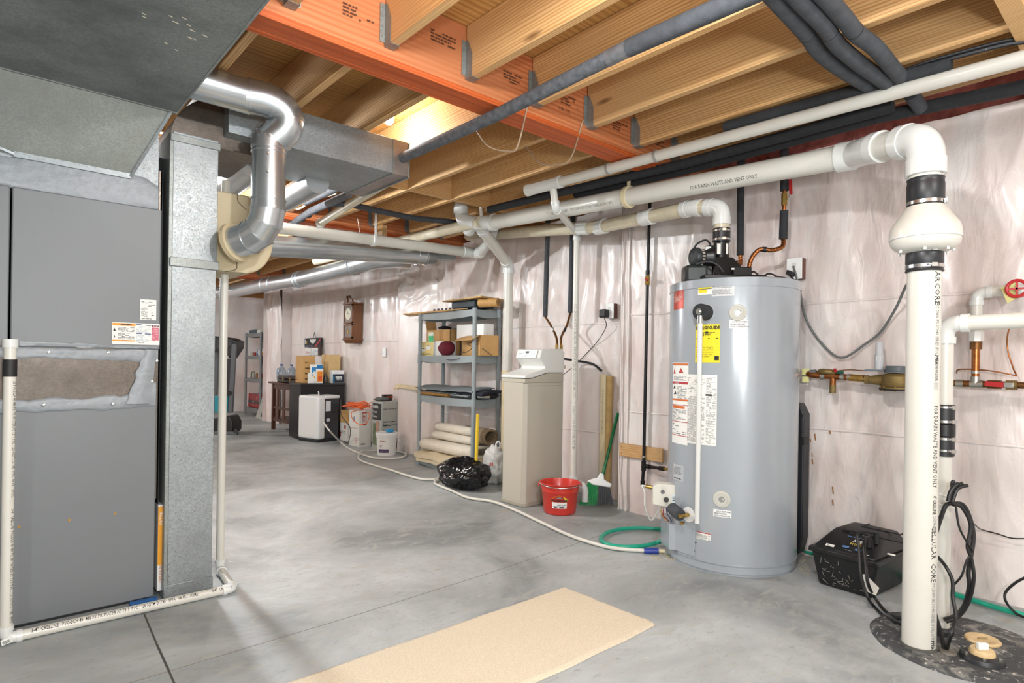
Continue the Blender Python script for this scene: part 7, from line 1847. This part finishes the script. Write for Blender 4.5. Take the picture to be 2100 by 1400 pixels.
# brown table with suitcase and jugs
TX0, TX1 = 3.38, 3.82; tz = onX(591, 787, TX0).z; ty0 = onX(597, 880, TX0).y; ty1 = onX(556, 871, TX0).y
tz = .74
tT = thing('side_table', ((TX0 + TX1) / 2, (ty0 + ty1) / 2, 0), 'dark brown wooden side table with slatted ends left of the cabinet', 'table')
B().box(TX0 - .04, ty0 - .05, tz - .025, TX1 + .02, ty1 + .05, tz).build('table_top', DARKW, tT, bevel=.004)
for x in (TX0, TX1 - .05):
    for y in (ty0, ty1 - .05): B().box(x, y, 0, x + .05, y + .05, tz - .025).build('leg', DARKW, tT, bevel=.003)
for y in (ty0 + .01, ty1 - .04): B().box(TX0 + .05, y, tz - .105, TX1 - .05, y + .025, tz - .025).build('apron', DARKW, tT); B().box(TX0 + .05, y, .14, TX1 - .05, y + .025, .19).build('rail', DARKW, tT)
for x in (TX0 + .01, TX1 - .04): B().box(x, ty0 + .05, tz - .105, x + .025, ty1 - .05, tz - .025).build('apron', DARKW, tT); B().box(x, ty0 + .05, .14, x + .025, ty1 - .05, .18).build('rail', DARKW, tT); B().box(x, ty0 + .05, .33, x + .025, ty1 - .05, .365).build('rail', DARKW, tT)
for k in range(2): 
    y = ty0 + (ty1 - ty0) * (.38 + .3 * k); B().box(TX0 + .012, y, .18, TX0 + .028, y + .09, tz - .1).build('slat', DARKW, tT)
B().box(TX0 + .02, ty0 + .03, .185, TX1 - .02, ty1 - .03, .20).build('lower_shelf', DARKW, tT)
sx0 = TX0 - .02; sy0 = onX(628, 772, sx0 - .1).y
tS = thing('suitcase', (3.5, 9.0, tz), 'dark brown leather suitcase lying flat on the side table', 'suitcase')
sA = onX(572, 770, 3.40).y; sB = onX(632, 770, 3.40).y
sB = max(sB, KY + .47)
LTH = M('2f2722', .4, 0, .3, 14, .2, 60)
B().box(3.37, sB, tz + .002, 3.74, sA, tz + .055).build('case_base', LTH, tS, bevel=.014, seg=3); B().box(3.37, sB, tz + .058, 3.74, sA, tz + .105).build('case_lid', LTH, tS, bevel=.014, seg=3)
ym = (sA + sB) / 2
B().tube(spline([(3.368, ym + .07, tz + .055), (3.345, ym + .06, tz + .04), (3.343, ym - .06, tz + .04), (3.368, ym - .07, tz + .055)], 6), .009, 8).build('handle', LTH, tS)
for dy in (.13, -.13): B().box(3.362, ym + dy - .02, tz + .03, 3.371, ym + dy + .02, tz + .08).build('latch', BRASS, tS, bevel=.002)
for k, (px, X) in enumerate(((577, 3.70), (598, 3.74))):
    y = onX(px, 760, X).y
    t = thing('water_jug', (X, y, tz), ['left clear gallon water jug behind the suitcase', 'right clear gallon water jug behind the suitcase'][k], 'jug', 'gallon water jugs')
    B().lathe([(0, 0), (.072, 0), (.078, .02), (.078, .13), (.070, .17), (.040, .215), (.020, .235), (.020, .25), (0, .25)], (X, y, tz), n=24).build('jug_body', M('c3ccd6', .2, 0, trans=.35), t)
    B().cyl((X, y, tz + .245), (X, y, tz + .268), .022, n=18).build('cap', M('2b3f8f', .4), t)
    B().tube(spline([(X - .045, y - .03, tz + .2), (X - .085, y - .04, tz + .19), (X - .088, y - .04, tz + .12), (X - .07, y - .03, tz + .10)], 5), .010, 8).build('jug_handle', M('c3ccd6', .2), t)
# picture packs on the wall
def wallpic(name, label, x0, y0, x1, y1, th=.02, X=FW2 - .05, mat=INK):
    a = onX(x0, y1, X); c = onX(x1, y0, X); t = B().box(X - th, c.y, a.z, X, a.y, c.z).build(name, mat); tag(t, label, 'box')
    fn = plane((X - th, a.y, a.z), (0, -1, 0), (0, 0, 1), .0015); return t, fn, a.y - c.y, c.z - a.z
t, f, w, h = wallpic('bulb_blister_pack', 'dark printed light bulb pack clipped on the wall above the cardboard boxes', 627, 692, 661, 712)
b = B().add([f(w * .33, h * .85), f(w * .33 + .0, h * .7), f(w * .45, h * .4), f(w * .58, h * .4), f(w * .70, h * .7), f(w * .70, h * .85)], [(5, 4, 3, 2, 1, 0)]); b.build('bulb_print', M('d9dad5', .5), t, smooth=0)
b = B().add([f(w * .60, 0), f(w * .72, 0), f(w * .98, h * .75), f(w * .98, h * .95)], [(0, 1, 2, 3)]); b.build('red_stripe', M('b5303c', .5), t, smooth=0)
txt('75', h * .5, lambda x, y: f(x + w * .10, y + h * .30), M('d9a23c', .5), t, squash=.6, bold=.003); microprint(f, w * .03, h * .05, w * .5, h * .18, 2, M('8f8fb8', .5), t); rects(f, [(w * .03, h * .35, w * .1, h * .85)], M('c9cdd6', .5), t)
cl = onX(645, 690, FW2 - .06); B().tube([cl + V((0, .05, -.01)), cl + V((0, .02, .03)), cl + V((0, 0, .07)), cl + V((0, -.02, .03)), cl + V((0, -.05, -.01))], .006, 6).build('clip', STEEL, t)
t, f, w, h = wallpic('paper_sheet', 'white paper sheet with grey lines hanging under the bulb pack', 640, 713, 656, 728, .01, mat=PAPER); microprint(f, w * .1, h * .1, w * .8, h * .6, 4, M('9ab0c4', .6), t)
t, f, w, h = wallpic('paper_sheet', 'white and red printed packet hanging left under the bulb pack', 628, 713, 639, 728, .015, mat=PAPER); microprint(f, w * .1, h * .1, w * .8, h * .5, 4, M('b04a4c', .6), t)
t, f, w, h = wallpic('brown_packet', 'narrow dark packet hanging at the right under the bulb pack', 657, 708, 661, 728, .04, mat=M('4b3a34', .6))
# switch plate
a = onX(789, 722, FW2 - .03); t = thing('light_switch', a, 'small white switch plate on the far wall right of the clock', 'switch')
B().box(FW2 - .045, a.y - .036, a.z - .06, FW2 - .028, a.y + .036, a.z + .06).build('plate', WHITE, t, bevel=.003); B().box(FW2 - .052, a.y - .008, a.z - .018, FW2 - .044, a.y + .008, a.z + .018).build('toggle', WHITE, t, bevel=.002)
# wall clock
CX = FW2 - .03; Yc0 = None
fx = FW2 - .19                                     # front plane of the clock
ya = onX(704, 658, fx).y; yb = onX(722, 658, fx).y
zt1_ = onX(713, 624, fx).z; zb1 = onX(713, 696, fx).z
tC = thing('wall_clock', (fx + .08, (ya + yb) / 2, zb1), 'brown wooden case wall clock with glass doors and scrolled pediment', 'clock')
B().box(fx + .02, yb, zb1, CX, ya, zt1_).build('case', CLOCKW, tC, bevel=.004)
B().box(fx - .004, yb - .02, zt1_, CX, ya + .02, zt1_ + .025).build('cornice', CLOCKW, tC, bevel=.006)
B().prism([(fx, yb - .01, zb1), (fx, ya + .01, zb1), (fx + .03, ya - .02, zb1 - .05), (fx + .03, yb + .02, zb1 - .05)], (CX - fx - .01, 0, 0)).build('lower_bracket', CLOCKW, tC, bevel=.006)
B().box(fx - .006, yb - .015, zb1 - .006, CX, ya + .015, zb1 + .012).build('base_moulding', CLOCKW, tC, bevel=.004)
yc_ = (ya + yb) / 2; W2 = (ya - yb) / 2
for s in (-1, 1):
    P = [(fx + .0, yc_ + s * W2 * 1.05, zt1_ + .025)]
    for k in range(9):
        u = k / 8; P.append((fx, yc_ + s * W2 * (1.0 - .82 * u), zt1_ + .03 + .085 * u ** .6 + .012 * math.sin(u * 9)))
    P.append((fx, yc_ + s * W2 * .12, zt1_ + .025)); B().prism(P, (.022, 0, 0)).build('pediment_scroll', CLOCKW, tC)
    B().cyl((fx - .004, yc_ + s * W2 * .25, zt1_ + .105), (fx + .024, yc_ + s * W2 * .25, zt1_ + .105), .016, n=14).build('rosette', CLOCKW, tC)
fr2 = W2 * .18; zm1 = zb1 + (zt1_ - zb1) * .45
GLS = M('6f6a64', .12, 0, .35, 9, coat=.6)
for z0_, z1_ in ((zb1 + .015, zm1 - .006), (zm1 + .006, zt1_ - .004)):
    dr_ = thing('door', (0, 0, 0), None, None); dr_.parent = tC; del_ = dr_
    bpy.data.objects.remove(dr_)
    b = B(); b.box(fx, yb, z0_, fx + .02, yb + fr2, z1_); b.box(fx, ya - fr2, z0_, fx + .02, ya, z1_); b.box(fx, yb, z0_, fx + .02, ya, z0_ + fr2); b.box(fx, yb, z1_ - fr2, fx + .02, ya, z1_)
    dr_ = b.build('door_frame', CLOCKW, tC, bevel=.002); B().box(fx + .008, yb + fr2, z0_ + fr2, fx + .012, ya - fr2, z1_ - fr2).build('glass_pane', GLS, dr_)
zc2 = (zm1 + zt1_) / 2
B().cyl((fx + .0078, yc_, zc2), (fx + .004, yc_, zc2), W2 * .62, n=28).build('dial', M('cfc9b4', .4), tC)
b = B(); b.bar((fx + .003, yc_, zc2), (fx + .003, yc_ + .02, zc2 + .04), .002, .006, up=(1, 0, 0)); b.bar((fx + .003, yc_, zc2), (fx + .003, yc_ - .03, zc2 + .01), .002, .006, up=(1, 0, 0)); b.build('hands', INK, tC)
B().cyl((fx + .0078, yc_, zb1 + .10), (fx + .004, yc_, zb1 + .10), .025, n=20).build('pendulum', BRASS, tC); B().bar((fx + .006, yc_, zb1 + .1), (fx + .006, yc_, zm1 - .04), .003, .006, up=(1, 0, 0)).build('pendulum_rod', BRASS, tC)

# floor boxes near the cord
t, xf, w, d, h = crate_px('cord_box', 'tall white printed carton carrying a heap of orange cord', 736, 917, 715, 761, 842, M('d3d2cc', .7, 0, .04, 8), tape=False)
cbx = (xf @ V((0, 0, h)), w, d); f = face_y(xf, w, d, h)
REDP = M('b0392f', .6)
rects(f, [(w * .45, h * .60, w * 1.15, h * .63), (w * .45, h * .92, w * 1.15, h * .95), (w * .45, h * .60, w * .52, h * .95), (w * 1.08, h * .60, w * 1.15, h * .95), (w * .62, h * .68, w * .68, h * .85), (w * .88, h * .68, w * .94, h * .85)], REDP, t)
b = B().add([f(w * .57, h * .82), f(w * .73, h * .82), f(w * .65, h * .90)], [(0, 1, 2)]); b.add([f(w * .83, h * .82), f(w * .99, h * .82), f(w * .91, h * .90)], [(0, 1, 2)]); b.build('arrow_print', REDP, t, smooth=0)
microprint(f, w * .3, h * .06, w * .7, h * .08, 1, INKG, t)
f = face_x(xf, w, d, h); microprint(f, d * 1.2, h * .05, d * .6, h * .22, 4, M('c98a84', .6), t); microprint(f, d * .3, h * .50, d * 1.6, h * .02, 1, REDP, t, 1); rects(f, [(d * .9, h * .68, d * 1.1, h * .82)], M('5a6a8a', .6), t)
t, xf, w, d, h = crate_px('small_box', 'small white and red box on the floor next to the air conditioner', 712, 905, 697, 716, 868, M('d9d6d0', .7), tape=False)
f = face_x(xf, w, d, h); rects(f, [(d * 1.2, h * .68, d * 1.6, h * .88), (0, h * .2, d * .25, h * .5)], M('a8262c', .6), t); microprint(f, d * .2, h * .3, d * 1.2, h * .3, 3, INKG, t)
zsb = h; t2b, xf2, w2, d2, h2 = carton('brown_box', 'small brown cardboard box stacked on the white and red box', xf.translation.x - w, xf.translation.y - d, zsb + .001, xf.translation.x + w, xf.translation.y + d, zsb + .17, CARD)
t, xf, w, d, h = crate_px('power_tool_box', 'grey printed carton with picture standing against the wall by the white bucket', 782, 925, 762, 819, 824, M('a9aca7', .6, 0, .04, 10), tape=False)
f = face_x(xf, w, d, h); rects(f, [(d * .1, h * .62, d * 1.9, h * .96)], M('2c2a2a', .6), t); g = lift(f, .0012); txt('PORTER', h * .075, lambda x, y: g(x + d * .2, y + h * .86), PAPER, t, bold=.001, squash=.8); txt('Steam', h * .08, lambda x, y: g(x + d * .15, y + h * .76), PAPER, t); txt('Cleaner', h * .08, lambda x, y: g(x + d * .15, y + h * .67), PAPER, t, squash=.8)
rects(f, [(d * .2, h * .1, d * 1.2, h * .55)], M('6f7f5f', .6, 0, .4, 30), t); rects(g, [(d * .9, h * .3, d * 1.5, h * .6)], M('b48a78', .6, 0, .3, 30), t)
f = face_y(xf, w, d, h); 
for k, (zq, m_) in enumerate(((.84, INKG), (.58, INK), (.50, INK), (.34, M('3f6f96', .6)))): microprint(f, w * .15, h * zq, w * 1.6, h * .045, 1, m_, t, 1)
txt('Power Cleaner', h * .062, lambda x, y: f(x + w * .15, y + h * .52), INK, t, squash=.9); rects(f, [(w * 1.25, .02 * h, w * 1.9, h * .26)], M('3a3a3b', .6), t)
gb = (xf @ V((0, 0, h)), w, d)
top_ = gb[0]
o = crumple('rag', 'crumpled grey rag and tape on the printed grey carton', top_ + V((-.05, .03, 0)), (.09, .07, .025), M('5e605d', .8, 0, .3, 40), 7); 
a = onY(790, 826, gb[0].y + gb[2] + .01); 
px_ = gb[0].x
o = B().box(px_ - gb[1] * .0, gb[0].y + gb[2] - .06, gb[0].z, px_ + gb[1] * 1.0, gb[0].y + gb[2] - .01, gb[0].z + .075).build('blade_box', M('2a2624', .5)); tag(o, 'small black and orange box standing behind on the grey carton', 'box')
f = plane((px_, gb[0].y + gb[2] - .06, gb[0].z), (1, 0, 0), (0, 0, 1), .0015); txt('TOOLS', .03, lambda x, y: f(x + gb[1] * .3, y + .035), M('cf5a2a', .5), o, bold=.001); microprint(f, gb[1] * .3, .012, gb[1] * .6, .012, 1, M('cf5a2a', .5), o)
# orange extension cord heap
c0_ = cbx[0]; b = B(); rr = random.Random(21); pts = []
for k in range(95):
    a = k * .61 + rr.uniform(-.3, .3); rad = .10 + .09 * rr.random() + .03 * math.sin(k * .13)
    pts.append(c0_ + V((math.cos(a) * rad * .85, .05 + math.sin(a) * rad * 1.35, .008 + .085 * (k / 95) * (1.2 - rad * 3) + rr.random() * .03)))
OR_ = M('e0662e', .45)
pts2 = [p for p in pts]
for p in pts2: p.z = max(p.z, c0_.z + .006)
o = tag(B().tube(spline(pts2, 3), .0046, 6).build('extension_cord', OR_), 'tangled heap of orange extension cord on the white carton', 'cord')
D_ = (c0_ - CAM).dot(FWD)
B().tube(spline([c0_ + V((0, .1, .03)), onD(745, 838, D_ - .1), onD(722, 845, D_ - .25), onD(724, 860, D_ - .25), onD(738, 870, D_ - .3), onD(752, 866, D_ - .3), onD(758, 850, D_ - .22), onD(750, 843, D_ - .1)], 8), .0052, 6).build('hanging_loop', OR_, o)
B().tube(spline([c0_ + V((.0, .0, .03)), onD(758, 826, D_), onD(775, 822, D_ + .1), onD(780, 835, D_ + .1), onD(785, 818, D_ + .15), onD(783, 832, D_ + .12)], 8), .0052, 6).build('raised_loop', OR_, o)
# white bucket
bq = onZ(788, 935); bq = bq + V((FWD.x, FWD.y, 0)) * .12; Dq = (bq - CAM).dot(FWD); hh = onD(788, 886, Dq).z
t = thing('white_bucket', (bq.x, bq.y, 0), 'white plastic paint bucket with purple label band in front of the grey carton', 'bucket')
Rq = .118
B().lathe([(0, 0), (Rq - .012, 0), (Rq, hh - .05), (Rq + .008, hh - .048), (Rq + .008, hh - .040), (Rq + .002, hh - .038), (Rq + .002, hh - .02)], (bq.x, bq.y, 0), n=40).build('pail', M('dfe0de', .4), t)
B().lathe([(Rq + .010, hh - .022), (Rq + .012, hh - .004), (Rq + .006, hh), (Rq - .01, hh - .004), (0, hh - .004)], (bq.x, bq.y, 0), n=40).build('lid', WHITE, t)
tq0 = math.atan2(-bq.y, -bq.x)
def bqf(x, y): 
    rr_ = Rq - .012 + .012 * y / (hh - .05) + .0015; a = tq0 - .9 + x / Rq; return V((bq.x + rr_ * math.cos(a), bq.y + rr_ * math.sin(a), y))
B().patch(bqf, [.0 + .012 * k for k in range(12)], [.035, .075]).build('label_band', M('4a3a5c', .5), t)
b2_ = lambda x, y: bqf(x, y) + V((math.cos(tq0 - .9 + x / Rq), math.sin(tq0 - .9 + x / Rq), 0)) * .001
txt('Joint', .035, lambda x, y: b2_(x + .03, y + .16), M('b0503c', .5), t, bold=.001); microprint(b2_, .02, .10, .08, .04, 3, INKG, t); microprint(b2_, .02, .045, .05, .02, 1, PAPER, t)
o = B().box(bq.x + .0, bq.y - .03, hh, bq.x + .075, bq.y + .03, hh + .035).build('blue_sponge', M('2a8fc4', .6), bevel=.008); tag(o, 'small blue plastic item lying on the white bucket lid', 'sponge')
B().tube(spline([V((bq.x, bq.y, hh - .05)) + RGT0 * .12, V((bq.x, bq.y, hh - .08)) + RGT0 * .15 - FWD * .05, V((bq.x, bq.y, hh - .10)) + RGT0 * .17 - FWD * .04], 5), .004, 8).build('bail_handle', WHITE, t)

# treadmill
tM = thing('treadmill', onZ(470, 893), 'dark folded treadmill partly hidden behind the thin drain pipe', 'treadmill')
Dm = (onZ(470, 893) - CAM).dot(FWD) + .1
dm_ = lambda x, y, o_=0: onD(x, y, Dm + o_)
GRM = M('5f6265', .5)
B().bar(dm_(473, 845), dm_(481, 705), .05, .06).build('upright', GRM, tM, bevel=.008); B().bar(dm_(440, 845, .3), dm_(446, 705, .3), .05, .06).build('upright', GRM, tM, bevel=.008)
b = B().prism([dm_(430, 688), dm_(470, 692), dm_(486, 699), dm_(485, 712), dm_(470, 735), (dm_(462, 722)), dm_(430, 722)], FWD * .25); b.build('console', M('1a1b1d', .4), tM, bevel=.01)
B().prism([dm_(430, 694, -.01), dm_(466, 697, -.01), dm_(478, 702, -.01), dm_(466, 716, -.01), dm_(430, 714, -.01)], FWD * .02).build('display_panel', M('2a2e32', .25), tM)
B().prism([dm_(430, 858), dm_(470, 852), dm_(477, 866), dm_(477, 884), dm_(470, 890), dm_(430, 890)], FWD * .3).build('motor_hood', M('202123', .45), tM, bevel=.02, seg=3)
B().prism([dm_(440, 812, -.02), dm_(467, 812, -.02), dm_(466, 846, -.02), dm_(440, 846, -.02)], FWD * .05).build('teal_panel', M('2390a0', .45), tM, bevel=.004)
b = B().prism([dm_(440, 846, 0), dm_(472, 846, 0), dm_(478, 735, .02), dm_(466, 735, .02)], FWD * .03); b.build('folded_deck', M('2b2c2e', .5), tM)
B().bar(dm_(440, 888, -.02), dm_(487, 888, -.02), .06, .045).build('base_frame', GRM, tM, bevel=.006); B().cyl(dm_(483, 884, -.05), dm_(483, 884, .05), .03, n=16).build('wheel', BLACKM, tM)
B().bar(dm_(459, 780, .02), dm_(470, 806, .02), .02, .02).build('strut', BLACKM, tM); B().cyl(dm_(468, 806, -.06), dm_(476, 806, .06), .035, n=16).build('pivot_knob', BLACKM, tM)
wire('holder_cord', [dm_(461, 735), dm_(462, 728), dm_(466, 736)], .006, PAPER, parent=tM)
# far shelf contents
FXf = 3.90
def fyz(px): return onX(px, 760, FXf).y
cols = ['b9b4a8', '9a3a34', '3d5d8a', 'd8d6d0', 'c98a3c', '5c6a4c', 'a8a29a', '7a5a3c']
nm = ['jar', 'tin', 'spray_can', 'bottle', 'jar', 'tin', 'bottle', 'jar']
rr = random.Random(4); kk = 0
words = ['grey', 'red', 'blue', 'white', 'orange', 'olive', 'pale', 'brown']
for li, pxs in ((2, (508, 514, 520, 526, 531)), (1, (508, 513, 518, 523, 528, 532))):
    for px in pxs:
        i = kk % 8; y = fyz(px); hgt = rr.uniform(.05, .13); r_q = rr.uniform(.025, .045)
        t = B().lathe([(0, 0), (r_q, 0), (r_q, hgt * .8), (r_q * .8, hgt * .88), (r_q * .8, hgt), (0, hgt)], (3.98 + rr.uniform(-.03, .03), y, FLV[li] + .001), n=14).build(nm[i], M(cols[i], .5))
        tag(t, 'small %s %s on the %s tier of the far grey shelf' % (words[i], nm[i].replace('_', ' '), 'third' if li == 2 else 'second'), nm[i].split('_')[-1], 'jars and tins on the far shelf'); kk += 1
o = crumple('plastic_bag', 'pale crumpled plastic bag on the third tier of the far shelf', (4.02, fyz(525), FLV[2]), (.08, .14, .07), M('c8cbcc', .4), 5, cat='bag')
o = B().box(3.92, fyz(525), FLV[3] + .002, 4.15, fyz(508), FLV[3] + .07).build('blue_case', M('2d4652', .5), bevel=.006); tag(o, 'flat dark blue case on top of the far shelf', 'case')
o = B().box(3.90, fyz(532.5), FLV[3] + .002, 4.05, fyz(526), FLV[3] + .06).build('paper_stack', M('c9cbc0', .6)); tag(o, 'small stack of printed papers on top of the far shelf', 'papers')
t = thing('toolbox', (4.0, fyz(515), FLV[0]), 'red metal toolbox with drawers on the bottom of the far shelf', 'toolbox')
tb0, tb1 = fyz(532), fyz(508); RT = M('8e1c20', .35)
B().box(3.92, tb0, FLV[0] + .001, 4.14, tb1, FLV[0] + .26).build('body', RT, t, bevel=.006)
for k in range(2): o = B().box(3.912, tb0 + .02, FLV[0] + .03 + .06 * k, 3.92, tb1 - .02, FLV[0] + .08 + .06 * k).build('drawer', M('3a3a3c', .4) if k else RT, t, bevel=.002); B().box(3.902, (tb0 + tb1) / 2 - .05, FLV[0] + .05 + .06 * k, 3.912, (tb0 + tb1) / 2 + .05, FLV[0] + .06 + .06 * k).build('handle', STEEL, o)
for dy in (.25, .75): B().box(3.914, tb0 + (tb1 - tb0) * dy - .012, FLV[0] + .17, 3.922, tb0 + (tb1 - tb0) * dy + .012, FLV[0] + .22).build('latch', STEEL, t)
# long box leaning on the shelf
D9 = 11.0
P_ = [onZ(524, 856), onZ(540, 862), onZ(540, 862) + V((.06, .10, 0)), onZ(524, 856) + V((.06, .10, 0))]
lean = V((.22, -.10, .86)) * .90
b = B().hexa(P_ + [p + lean for p in P_]); o = b.build('long_carton', M('b4b5b0', .6, 0, .06, 8), bevel=.003); tag(o, 'long pale carton leaning against the far shelf', 'box')
n_ = (P_[1] - P_[0]).cross(lean).normalized(); q_ = P_[0] + (P_[1] - P_[0]) * .5
fn = plane(P_[0], (P_[1] - P_[0]), lean, .002 if n_.dot(FWD) < 0 else -.002); wL = (P_[1] - P_[0]).length
rects(fn, [(wL * .55, .05, wL * .95, .25)], M('3a4450', .6), o); microprint(fn, wL * .15, .3, wL * .3, .4, 6, INKG, o)

# fill in labels on parts that look different is done above; finish
for o in list(bpy.data.objects):
    if o.parent is not None and 'category' in o: del o['category']
